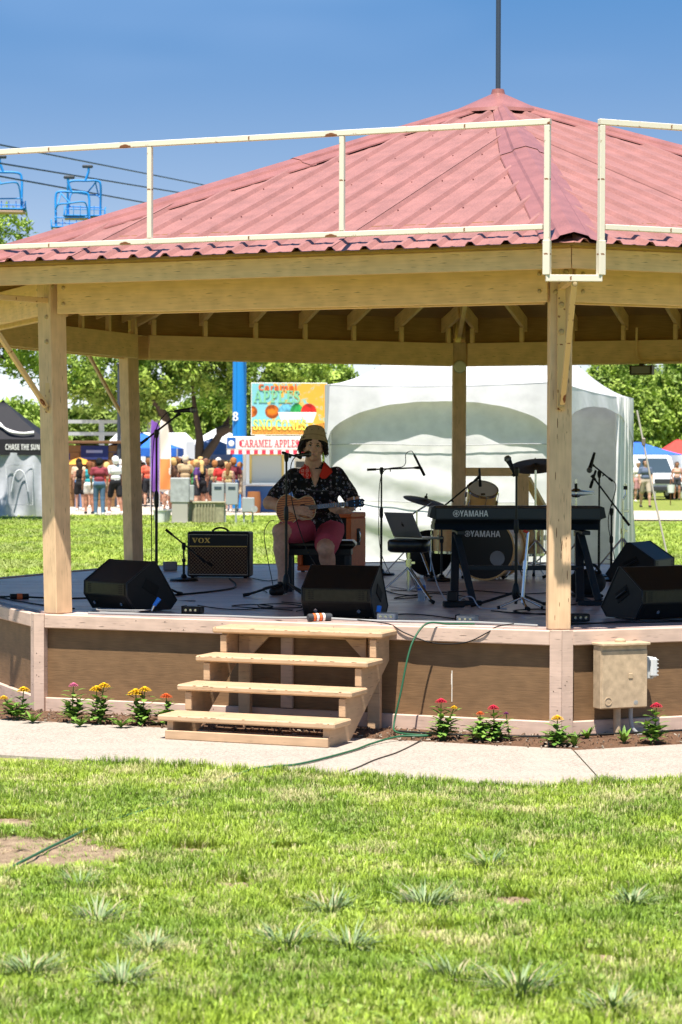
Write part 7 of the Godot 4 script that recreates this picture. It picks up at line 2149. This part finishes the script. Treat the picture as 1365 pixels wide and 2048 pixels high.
	# feather flags
	for q in [["tall purple feather flag left of the queue", V(-7.63, 0.03, -55), "7b4fa8"], ["white and orange feather flag beside the purple one", V(-7.25, 0.03, -54), "e9dcd0"]]:
		var f = thing("feather_flag", q[0], "flag", q[1])
		put(f, "pole", MB.new().tube([V(-0.02, 0, 0), V(-0.02, 2.7, 0), V(0.05, 3.05, 0)], 0.02, 8), mat("pole_alu", "c5c8cb", 0.4, 0.6))
		var fs = MB.new()
		fs.sheet(func(u, w): return V(0.0 + u * (0.10 + 0.26 * sin(PI * (0.18 + 0.62 * w))), 3.05 - 2.35 * w - 0.12 * u, 0.04 * sin(w * 9 + u * 3)), 6, 20, V(0, 0, 1))
		put(f, "cloth", fs, mat("flag_" + q[2], q[2], 0.7))
		if q[2] == "e9dcd0":
			var f2 = MB.new()
			f2.sheet(func(u, w): return V(0.002 + u * 0.33, 1.75 - 1.0 * w, 0.012 + 0.04 * sin((0.55 + 0.4 * w) * 9 + u * 3)), 6, 8, V(0, 0, 1))
			put(f, "lower_print", f2, mat("flag_orange", "d98a4e", 0.7))
	build_stall()
	# grey utility cabinets on the lawn
	var cg = mat("cabinet_grey", "b3b7b8", 0.5, 0, tex_mottle(), 0.8)
	var c1 = thing("utility_cabinet", "tall pale grey electrical cabinet, leftmost of the group", "cabinet", V(-5.72, 0, -42))
	put(c1, "case", MB.new().box(V(0, 0.92, 0), V(0.52, 0.68, 0.32), 0.02), cg)
	put(c1, "pedestal", MB.new().box(V(0.0, 0.29, 0), V(0.44, 0.58, 0.28), 0.01), mat("cabinet_tan", "a8a59c", 0.6))
	put(c1, "side_box", MB.new().box(V(0.32, 0.85, 0), V(0.12, 0.42, 0.22), 0.01), cg)
	put(c1, "plinth", MB.new().box(V(0, 0.02, 0), V(0.6, 0.06, 0.4)), mat("far_concrete", "9a968e", 0.9))
	var c2 = thing("transformer_box", "low mossy ribbed transformer box in the middle of the cabinets", "transformer", V(-5.02, 0, -42.3), 0.3)
	var moss = mat("mossy_metal", "a8a486", 0.8, 0, tex_mottle(), 1.2)
	put(c2, "case", MB.new().box(V(0, 0.29, 0), V(0.85, 0.56, 0.7), 0.02), moss)
	put(c2, "lid", MB.new().box(V(0, 0.585, 0), V(0.92, 0.05, 0.78), 0.015), moss)
	for i in 7: put(c2, "rib", MB.new().box(V(-0.38 + i * 0.085, 0.28, 0.37), V(0.035, 0.5, 0.05), 0.008), moss)
	var c3 = thing("meter_cabinet", "pair of grey meter cabinets on a pipe frame", "cabinet", V(-4.5, 0, -42.2))
	for x in [-0.19, 0.19]:
		var d = put(c3, "case", MB.new().box(V(x, 0.82, 0), V(0.34, 0.6, 0.22), 0.015), mat("meter_grey", "9aa0a3", 0.5))
		put(d, "window", MB.new().box(V(x, 0.98, 0.113), V(0.2, 0.08, 0.01)), mat("glass_dark", "3c4a55", 0.15))
	for x in [-0.3, 0.0, 0.3]: put(c3, "leg", MB.new().box(V(x, 0.27, 0), V(0.05, 0.54, 0.05)), mat("meter_grey", "9aa0a3", 0.5))
	var c4 = thing("meter_cabinet", "small grey cabinet on posts, rightmost of the group", "cabinet", V(-3.86, 0, -42.2))
	put(c4, "case", MB.new().box(V(0, 0.52, 0), V(0.34, 0.4, 0.2), 0.015), mat("meter_grey", "9aa0a3", 0.5))
	put(c4, "round_meter", MB.new().tube([V(0.17, 0.4, 0.0), V(0.17, 0.4, 0.16)], 0.09, 14), cg)
	for x in [-0.12, 0.12]: put(c4, "leg", MB.new().box(V(x, 0.16, 0), V(0.05, 0.32, 0.05)), mat("meter_grey", "9aa0a3", 0.5))
	var bk = thing("white_tub", "white plastic tub on the grass left of the cabinets", "tub", V(-6.25, 0, -42.5))
	put(bk, "body", MB.new().lathe([Vector2(0, 0), Vector2(0.2, 0), Vector2(0.25, 0.36), Vector2(0.22, 0.36), Vector2(0.18, 0.03), Vector2(0, 0.03)], 16), mat("white_plastic", "e4e6e6", 0.5))
	put(bk, "rim", MB.new().lathe([Vector2(0.25, 0.345), Vector2(0.27, 0.355), Vector2(0.27, 0.375), Vector2(0.24, 0.375)], 16), mat("white_plastic", "e4e6e6", 0.5))
	# chairlift tower, cables and chairs
	var bl = mat("lift_blue", "1f84cf", 0.45)
	var tw = thing("lift_tower", "bright blue steel chairlift tower with a white 8", "tower", V(-4.83, 0.03, -58))
	put(tw, "column", MB.new().tube([V(0, 0, 0), V(0, 10.9, 0)], [0.25, 0.22], 20), bl)
	put(tw, "seam", MB.new().tube([V(-0.09, 2.6, 0.222), V(-0.09, 10.8, 0.205)], 0.012, 6), mat("lift_blue_dark", "176aa8", 0.5))
	put(tw, "number", text_mesh("8", 0.42, 0.02), mat("letter_white", "e6e6e6", 0.7), Transform3D(Basis.IDENTITY, V(-0.13, 3.22, 0.24)))
	put(tw, "cross_arm", MB.new().box(V(0, 10.7, 0), V(3.4, 0.22, 0.22), 0.03), bl)
	for x in [-1.55, 1.55]: put(tw, "sheave", MB.new().tube([V(x - 0.05, 10.85, 0), V(x + 0.05, 10.85, 0)], 0.2, 14), mat("post_dark", "3a4048", 0.5))
	put(tw, "base_plate", MB.new().lathe([Vector2(0, 0.05), Vector2(0.45, 0.05), Vector2(0.45, 0)], 16), mat("far_concrete", "9a968e", 0.9))
	var cl = ["uppermost dark lift cable running down to the right behind the roof", "middle dark lift cable below the uppermost one", "lowest of the three dark lift cables"]
	var ends = [[V(-8.19, 8.07, -26), V(-4.84, 11.0, -58)], [V(-8.20, 7.70, -26), V(-4.84, 10.64, -58)], [V(-8.20, 7.44, -26), V(-4.84, 10.04, -58)]]
	for i in 3:
		var d: Vector3 = (ends[i][1] - ends[i][0]).normalized()
		var p: Vector3 = ends[i][0] - d * 14.0
		var pts = []
		for k in 9:
			var t = k / 8.0
			pts.append(p.lerp(ends[i][1], t))
		tag(put(self, "lift_cable", MB.new().tube(pts, 0.019, 6), mat("cable_steel", "3a4a5c", 0.5, 0.4)), cl[i], "cable", "chairlift cables")
	lift_chair("blue double lift chair above the roof's left slope, on the middle cable", V(-7.31, 7.93, -30), bl, V(0.02, 0, 0))
	lift_chair("second blue lift chair close behind the first, on the uppermost cable", V(-6.98, 8.30, -31), bl, V(1.0, 0, 0))
	lift_chair("blue lift chair cut by the picture's left edge", V(-8.50, 8.1, -28), bl, V(0, 0, 0))
	# vans at the right
	van("white van parked under the blue canopy at the right", V(12.7, 0.0, -84), 0.25)
	van("white van farther right, cut by the picture's edge", V(15.3, 0.0, -83), 0.35)
	var bkt = thing("white_bucket", "white bucket hanging from a stand on the far right grass", "bucket", V(11.9, 0, -70))
	put(bkt, "pail", MB.new().lathe([Vector2(0, 0.5), Vector2(0.13, 0.5), Vector2(0.16, 0.82), Vector2(0.14, 0.82)], 12), mat("white_plastic", "e4e6e6", 0.5))
	put(bkt, "stand", MB.new().tube([V(0, 0, -0.1), V(0, 1.25, -0.1)], 0.02, 6), mat("rust_pole", "8a5a3a", 0.7))
	build_trees()
	build_crowd()
func lift_chair(label: String, at: Vector3, m: Material, sway: Vector3) -> void:
	# hung from the cable at its origin
	var o = thing("lift_chair", label, "lift chair", at, 0.10 + PI * sway.x if sway.x > 0.5 else 0.10, "chairlift chairs")
	put(o, "grip", MB.new().box(V(0.02, 0.0, 0), V(0.24, 0.07, 0.08), 0.02), mat("post_dark", "3a4048", 0.5))
	put(o, "hanger", MB.new().tube(spline([V(0, 0, 0), V(0.0, -0.12, 0.0), V(0.07, -0.32, 0)], 5), 0.028, 8), m)
	put(o, "frame", MB.new().tube(spline([V(-0.26, -1.14, 0.1), V(-0.27, -0.75, 0.06), V(-0.27, -0.42, 0.0), V(-0.20, -0.32, 0), V(0.07, -0.32, 0), V(0.36, -0.33, 0), V(0.45, -0.42, 0), V(0.46, -0.75, 0.06), V(0.45, -1.14, 0.1)], 5), 0.026, 8), m)
	put(o, "safety_bar", MB.new().tube(spline([V(-0.27, -0.72, 0.12), V(-0.2, -0.62, 0.2), V(0.0, -0.60, 0.25), V(0.3, -0.56, 0.25), V(0.40, -0.62, 0.2), V(0.44, -0.9, 0.15)], 5), 0.018, 6), m)
	put(o, "back_rail", MB.new().tube([V(-0.3, -0.90, 0.14), V(0.48, -0.88, 0.14)], 0.016, 6), m)
	put(o, "brace", MB.new().tube([V(-0.18, -0.33, 0), V(0.06, -0.60, 0.22)], 0.016, 6), m)
	put(o, "brace", MB.new().tube([V(-0.15, -0.33, 0), V(-0.22, -0.62, 0.2)], 0.016, 6), m)
	for i in 4: put(o, "seat_slat", MB.new().box(V(0.1, -1.10 - i * 0.004, 0.14 - i * 0.1), V(0.92, 0.03, 0.085), 0.008), m)
	for i in 6: put(o, "back_bar", MB.new().tube([V(-0.28 + i * 0.152, -1.1, -0.2), V(-0.28 + i * 0.152, -0.9, -0.2)], 0.010, 6), m)
	put(o, "back_bar", MB.new().tube([V(-0.34, -0.98, -0.2), V(0.54, -0.98, -0.2)], 0.012, 6), m)
	for x in [-0.36, 0.54]:
		put(o, "arm_rest", MB.new().tube([V(x, -1.12, -0.2), V(x - 0.02, -0.93, -0.2), V(x, -0.95, 0.2), V(x, -1.12, 0.2)], 0.016, 6), m)
	put(o, "underside", MB.new().box(V(0.1, -1.16, 0), V(0.86, 0.05, 0.36), 0.01), mat("wood_under", "a78f7c", 0.8))
func van(label: String, at: Vector3, turn: float) -> void:
	var o = thing("parked_van", label, "van", at, turn, "white vans parked at the right")
	var w = mat("van_white", "e4e7ea", 0.3)
	var m = MB.new()
	m.xf = Transform3D(Basis(V(0, 0, 1), Vector3.UP, V(-1, 0, 0)), Vector3.ZERO)
	m.prism([Vector2(-2.6, 0.4), Vector2(2.35, 0.4), Vector2(2.45, 0.75), Vector2(2.35, 1.05), Vector2(1.5, 1.2), Vector2(1.0, 1.95), Vector2(0.6, 2.05), Vector2(-2.5, 2.05), Vector2(-2.6, 1.9)], -0.95, 0.95)
	put(o, "body", m, w)
	var g = MB.new()
	g.quad(V(-0.82, 1.24, 1.50), V(0.82, 1.24, 1.50), V(0.72, 1.9, 1.06), V(-0.72, 1.9, 1.06), V(0, 0.6, 1))
	put(o, "windscreen", g, mat("glass_dark", "3c4a55", 0.15))
	for s in [-1.0, 1.0]:
		put(o, "side_window", MB.new().box(V(s * 0.952, 1.55, 0.5), V(0.01, 0.45, 0.8), 0.004), mat("glass_dark", "3c4a55", 0.15))
		put(o, "headlight", MB.new().box(V(s * 0.7, 0.85, 2.42), V(0.3, 0.2, 0.06), 0.02), mat("lamp_glass", "c9cfd2", 0.15))
		put(o, "mirror", MB.new().box(V(s * 1.06, 1.4, 1.15), V(0.16, 0.24, 0.08), 0.02), mat("dark_skirt", "3a3d42", 0.6))
		for z in [-1.6, 1.55]:
			var wh = put(o, "wheel", MB.new().tube([V(s * 0.98, 0.36, z), V(s * 0.76, 0.36, z)], 0.36, 18), rubber)
			put(wh, "hub", MB.new().tube([V(s * 0.99, 0.36, z), V(s * 0.95, 0.36, z)], 0.2, 14), mat("pole_alu", "c5c8cb", 0.4, 0.6))
	put(o, "grille", MB.new().box(V(0, 0.85, 2.44), V(0.9, 0.22, 0.05), 0.01), mat("dark_skirt", "3a3d42", 0.6))
	put(o, "bumper", MB.new().box(V(0, 0.52, 2.46), V(1.8, 0.22, 0.12), 0.03), mat("dark_skirt", "3a3d42", 0.6))
func build_stall() -> void:
	var o = thing("food_stall", "caramel apple stall with striped awning and a big colourful sign above", "food stall", V(-3.3, 0.03, -54))
	var wm = mat("stall_white", "e9e6e2", 0.5)
	for x in [-1.18, 1.3]: put(o, "corner_post", MB.new().box(V(x, 1.0, 0.0), V(0.1, 2.0, 0.1), 0.01), wm)
	put(o, "back_wall", MB.new().box(V(0.05, 1.05, -1.6), V(2.6, 2.1, 0.06)), mat("stall_grey", "aeb6bd", 0.6))
	put(o, "counter", MB.new().box(V(0.05, 0.45, 0.0), V(2.4, 0.86, 0.12), 0.02), mat("stall_blue", "3a5f98", 0.6))
	put(o, "counter_top", MB.new().box(V(0.05, 0.90, 0.08), V(2.5, 0.04, 0.4), 0.01), wm)
	put(o, "window_pane", MB.new().box(V(-0.45, 1.45, 0.0), V(1.0, 0.95, 0.03)), mat("pane_pale", "b9c4cc", 0.2))
	for x in [-0.98, 0.08]: put(o, "window_frame", MB.new().box(V(x, 1.45, 0.02), V(0.08, 1.0, 0.06), 0.01), mat("frame_yellow", "d9c27a", 0.6))
	put(o, "window_frame", MB.new().box(V(-0.45, 1.92, 0.02), V(1.14, 0.08, 0.06), 0.01), mat("frame_yellow", "d9c27a", 0.6))
	put(o, "menu_board", MB.new().box(V(0.65, 1.5, 0.02), V(0.4, 0.6, 0.04), 0.01), wm)
	put(o, "poster", MB.new().box(V(0.65, 1.58, 0.045), V(0.3, 0.2, 0.01)), mat("poster_dark", "4a4f55", 0.6))
	put(o, "barrel", MB.new().lathe([Vector2(0, 0), Vector2(0.2, 0), Vector2(0.24, 0.35), Vector2(0.2, 0.7), Vector2(0, 0.7)], 14), mat("barrel", "8a5a34", 0.7), Transform3D(Basis.IDENTITY, V(-0.85, 0, 0.5)))
	# awning board
	var aw = put(o, "awning", MB.new().box(V(-0.2, 2.26, 0.35), V(3.05, 0.45, 1.1), 0.04), wm)
	var red = mat("stall_red", "d23a52", 0.6)
	for i in 24:
		put(aw, "valance_flap", MB.new().box(V(-1.66 + i * 0.127, 1.975, 0.90), V(0.123, 0.13, 0.02), 0.004), red if i % 2 else wm)
	put(aw, "awning_lettering", text_mesh("CARAMEL APPLES", 0.33, 0.01, true), red, Transform3D(Basis.IDENTITY.scaled(V(0.62, 1, 1)), V(-0.33, 2.26, 0.905)))
	for x in [-1.27, 0.6, 0.98]: put(aw, "scroll", MB.new().ball(V(x, 2.26, 0.905), V(0.05, 0.1, 0.008), 10, 6), red)
	put(aw, "blue_panel", MB.new().box(V(-1.57, 2.28, 0.903), V(0.28, 0.36, 0.012)), mat("panel_blue", "2f62ad", 0.6))
	put(aw, "blue_panel_print", MB.new().ball(V(-1.57, 2.26, 0.910), V(0.10, 0.1, 0.006), 10, 6), wm)
	# big sign
	var nf = fnl(111, 0.02, 3)
	var st = image_tex("sign_print", 384, 264, func(x, y):
		var n = nf.get_noise_2d(x, y)
		var u: float = x / 384.0
		var w: float = y / 264.0
		var c = Color(0.50, 0.75, 0.80).lerp(Color(0.95, 0.66, 0.25), smoothstep(0.25, 0.75, u + n * 0.7 - 0.15 * w))
		if w > 0.84 - 0.3 * max(0.0, u - 0.72): c = Color(0.86, 0.62, 0.26).lerp(Color(0.55, 0.33, 0.10), clampf(0.5 + nf.get_noise_2d(x * 7, y * 7) * 1.6, 0, 1))
		for a in [[-0.03, 0.10], [0.245, 0.12], [0.40, 0.09]]:
			var d = Vector2((x - a[0] * 384 - 10) / 1.0, y - 0.55 * 264).length()
			if d < a[1] * 300: c = Color(0.90, 0.48, 0.10).lerp(Color(0.55, 0.25, 0.06), clampf(d / (a[1] * 300) * 1.1 - 0.2 + n, 0, 1))
		for q in [[0.46, 0.20, 0.62, Color(0.40, 0.68, 0.80)], [0.60, 0.16, 0.60, Color(0.18, 0.62, 0.32)], [0.76, 0.19, 0.64, Color(0.88, 0.16, 0.14)]]:
			var dx: float = (u - q[0]) / (q[1] * 0.55)
			var dy: float = (w - 0.56)
			if abs(dx) < 1.0 and dy < 0.0 and dx * dx + pow(dy / 0.17, 2) < 1.0: c = q[3] * (0.9 + 0.4 * n)
			elif dy >= 0.0 and dy < 0.2 and abs(dx) < 1.0 - dy * 2.4: c = Color(0.93, 0.93, 0.92)
		return c)
	var sg = put(o, "sign_board", MB.new().box(V(0.28, 3.40, -0.05), V(2.5, 1.72, 0.06), 0.01), wm)
	var sf = MB.new()
	sf.quad(V(-0.95, 2.56, -0.016), V(1.51, 2.56, -0.016), V(1.51, 4.24, -0.016), V(-0.95, 4.24, -0.016), V(0, 0, 1))
	put(sg, "sign_print", sf, uvmat("sign_mat", st, 0.6))
	put(sg, "sign_lettering", text_mesh("Caramel", 0.36, 0.012), mat("letter_orange", "e0612a", 0.6), Transform3D(Basis.IDENTITY.scaled(V(0.88, 0.75, 1)), V(-0.1, 4.10, 0.0)))
	put(sg, "sign_lettering", text_mesh("APPLES", 0.52, 0.012, true), mat("letter_green", "7fbf95", 0.6), Transform3D(Basis.IDENTITY.scaled(V(0.76, 1.05, 1)), V(-0.12, 3.80, 0.0)))
	put(sg, "sign_lettering", text_mesh("SNO CONES", 0.44, 0.012, true), mat("letter_lime", "d8e05a", 0.6), Transform3D(Basis.IDENTITY.scaled(V(0.68, 1.05, 1)), V(-0.02, 2.88, 0.0)))
	for x in [-0.8, 1.3]: put(o, "sign_post", MB.new().box(V(x, 2.4, -0.12), V(0.07, 0.5, 0.07)), wm)
func tree(label: String, at: Vector3, trunk_r: float, limbs: Array, blobs: Array, n: int, leaf_s: float, c0: Color, c1: Color, sd: int, group := "trees round the fairground") -> Node3D:
	var o = thing("shade_tree", label, "tree", at, 0.0, group)
	var r = RandomNumberGenerator.new(); r.seed = sd
	var bark = mat("bark", "4f443a", 0.9, 0, tex_wood(), 0.7, bump_tex("wood_n", tex_wood(), 5.0), 1.0)
	var t = MB.new()
	t.tube(spline(limbs[0], 5), tapered(limbs[0].size() * 5 - 4, trunk_r, trunk_r * 0.7), 10)
	put(o, "trunk", t, bark)
	for i in range(1, limbs.size()):
		put(o, "limb", MB.new().tube(spline(limbs[i], 5), tapered(limbs[i].size() * 5 - 4, trunk_r * 0.62, 0.03), 8), bark)
	var cv: PackedVector3Array = PackedVector3Array()
	var cn: PackedVector3Array = PackedVector3Array()
	for i in 9:
		var a = r.randf() * TAU
		var e = V(cos(a), r.randf_range(-0.7, 0.5), sin(a)).normalized() * r.randf_range(0.6, 1.1)
		var p = V(r.randf() - 0.5, r.randf() - 0.5, r.randf() - 0.5) * 1.3
		var s = V(-e.z, 0, e.x).normalized() * 0.24
		var q = p + e * 0.45 + V(0, 0.1, 0)
		cv.append_array([p, q + s, p + e, p, p + e, q - s])
		var m0 = -(q + s - p).cross(e).normalized()
		var m1 = -e.cross(q - s - p).normalized()
		cn.append_array([m0, m0, m0, m1, m1, m1])
	var xs = []
	var cs = []
	var nz = fnl(sd + 3, 0.5, 2)
	var vol = 0.0
	for b in blobs: vol += b[1].x * b[1].y * b[1].z
	for b in blobs:
		var k = int(n * b[1].x * b[1].y * b[1].z / vol)
		var made = 0
		var tries = 0
		while made < k and tries < k * 12:
			tries += 1
			var d = V(r.randf() * 2 - 1, r.randf() * 2 - 1, r.randf() * 2 - 1)
			if d.length() > 1.0 or d.length() < 0.35: continue
			var p: Vector3 = b[0] + d * b[1]
			if nz.get_noise_3dv(p * 1.6) < (0.02 if label.begins_with("big") else -0.10): continue
			made += 1
			xs.append(Transform3D(Basis(V(r.randf() - 0.5, r.randf() - 0.5, r.randf() - 0.5).normalized(), r.randf() * TAU).scaled(V(1, 1, 1) * leaf_s * r.randf_range(0.6, 1.3)), p))
			cs.append(c0.lerp(c1, clampf(0.5 + nz.get_noise_3dv(p * 2.2 + V(9, 9, 9)) * 1.2 + r.randf_range(-0.3, 0.3), 0, 1)))
	var vv: PackedVector3Array = PackedVector3Array()
	var nn: PackedVector3Array = PackedVector3Array()
	var cc: PackedColorArray = PackedColorArray()
	var per: int = cv.size()
	vv.resize(per * xs.size())
	nn.resize(per * xs.size())
	cc.resize(per * xs.size())
	var at_: int = 0
	for i in xs.size():
		var x: Transform3D = xs[i]
		var c: Color = cs[i]
		var ba: Basis = x.basis.orthonormalized()
		for j in per:
			vv[at_] = x * cv[j]
			nn[at_] = ba * cn[j]
			cc[at_] = c
			at_ += 1
	var ar = []
	ar.resize(Mesh.ARRAY_MAX)
	ar[Mesh.ARRAY_VERTEX] = vv
	ar[Mesh.ARRAY_NORMAL] = nn
	ar[Mesh.ARRAY_COLOR] = cc
	var am = ArrayMesh.new()
	am.add_surface_from_arrays(Mesh.PRIMITIVE_TRIANGLES, ar)
	put(o, "crown", am, leaf_mat("tree_leaf", 0.6, Color(0.34, 0.44, 0.10)))
	return o
func tapered(n: int, a: float, b: float) -> Array:
	var out = []
	for i in n: out.append(lerpf(a, b, float(i) / (n - 1)))
	return out
func build_trees() -> void:
	var g0 = Color(0.17, 0.26, 0.045)
	var g1 = Color(0.38, 0.50, 0.09)
	# the big forked tree behind the queue
	var big = tree("big forked shade tree behind the queue, dark trunk splitting low", V(-7.73, 0.03, -80), 0.36,
		[[V(0, 0, 0), V(0.05, 0.7, 0), V(0.0, 1.35, 0)], [V(0, 1.2, 0), V(-0.7, 1.9, 0), V(-1.2, 3.0, 0.1), V(-2.2, 4.6, 0.3)], [V(0, 1.2, 0), V(0.1, 2.3, 0), V(-0.1, 3.6, 0), V(-0.3, 5.4, 0)], [V(0.05, 1.3, 0), V(0.7, 2.2, 0.1), V(1.25, 3.1, 0.1), V(2.4, 4.6, 0.2)], [V(-1.2, 3.0, 0.1), V(-1.6, 3.8, 1.0), V(-2.9, 4.4, 1.6)], [V(0.9, 2.6, 0.1), V(1.7, 2.9, 0.8), V(2.8, 3.2, 1.2)]],
		[[V(-3.3, 4.9, 0.4), V(2.0, 1.4, 2.0)], [V(-1.2, 4.9, 0.9), V(1.6, 1.3, 1.8)], [V(0.6, 5.6, 0.3), V(2.0, 1.6, 2.0)], [V(2.6, 4.9, 0.4), V(1.9, 1.5, 2.0)], [V(-0.2, 7.2, 0), V(3.6, 1.8, 2.6)], [V(-2.0, 3.6, 0.8), V(0.9, 0.7, 0.9)], [V(2.1, 3.4, 0.9), V(0.9, 0.7, 0.9)], [V(3.9, 4.6, -0.5), V(1.3, 1.3, 1.4)], [V(-4.4, 4.2, 0.5), V(1.0, 0.8, 1.0)]], 6200, 0.25, g0, g1, 201)
	big.scale = V(1.14, 1.14, 1.14)
	# tree reaching in at the left, its trunk outside the picture
	tree("feathery tree reaching in at the left, above and below the roof", V(-13.6, 0.0, -44), 0.34,
		[[V(0, 0, 0), V(0.1, 2.2, 0), V(0.2, 4.2, 0)], [V(0.2, 4.0, 0), V(1.0, 5.2, 0), V(2.6, 6.4, 0.2), V(3.6, 7.4, 0.3)], [V(0.2, 4.2, 0), V(-0.2, 6.0, 0), V(0.6, 8.0, 0)], [V(0.1, 3.4, 0), V(1.6, 4.3, 0.2), V(3.2, 4.7, 0.3)]],
		[[V(2.6, 7.2, 0.2), V(1.2, 0.8, 1.2)], [V(2.9, 8.3, 0.2), V(0.7, 0.5, 0.8)], [V(3.4, 7.5, 0.2), V(0.6, 0.35, 0.7)], [V(3.0, 4.9, 0.3), V(1.2, 0.7, 1.0)], [V(3.6, 4.3, 0.3), V(0.7, 0.4, 0.7)], [V(0.6, 7.6, 0), V(2.0, 1.6, 1.8)], [V(0.5, 5.6, 0), V(2.0, 1.2, 1.8)]], 3000, 0.18, g0, g1, 202)
	# rows farther off
	var far = [[-17.8, -92, 4.6, "round green tree behind the black canopy"], [-14.6, -96, 4.4, "dark tree between the black canopy and the truss"], [-12.0, -100, 4.9, "tree behind the truss, second from the left"], [-21.5, -96, 5.4, "tall tree at the far left edge"], [-2.2, -104, 7.2, "pale tree rising behind the caramel sign"], [1.4, -108, 7.0, "tree behind the marquee's peak"], [-8.6, -110, 6.4, "tree far behind the forked one"], [14.2, -106, 8.0, "broad bright tree right of the marquee"], [18.6, -108, 8.6, "broad tree at the right edge"], [16.2, -116, 8.2, "darker tree between the two bright right ones"], [11.0, -112, 7.6, "tree just behind the marquee's right corner"], [6.0, -118, 6.4, "tree hidden mostly by the marquee"], [22.5, -112, 7.6, "tree beyond the right edge, branches reaching in"]]
	var i = 0
	for q in far:
		var h: float = q[2]
		var dark = 0.62 if "dark" in q[3] else 1.0
		tree(q[3], V(q[0], 0, q[1]), 0.3, [[V(0, 0, 0), V(0.1, h * 0.25, 0), V(0, h * 0.5, 0)], [V(0, h * 0.4, 0), V(-0.8, h * 0.6, 0.2), V(-1.5, h * 0.8, 0.3)], [V(0, h * 0.4, 0), V(0.8, h * 0.6, -0.2), V(1.4, h * 0.8, 0.2)]],
			[[V(0, h * 0.62, 0), V(2.5, h * 0.26, 2.3)], [V(-1.3, h * 0.5, 0.6), V(1.6, h * 0.22, 1.6)], [V(1.4, h * 0.52, 0.5), V(1.6, h * 0.22, 1.6)], [V(0.2, h * 0.84, 0), V(1.7, h * 0.17, 1.6)], [V(0.4, h * 0.38, 1.2), V(1.9, h * 0.16, 1.3)]], 3600, 0.31, g0 * dark, g1 * dark, 220 + i)
		i += 1
func build_all() -> void:
	build_stage()
	build_singer()
	build_back()
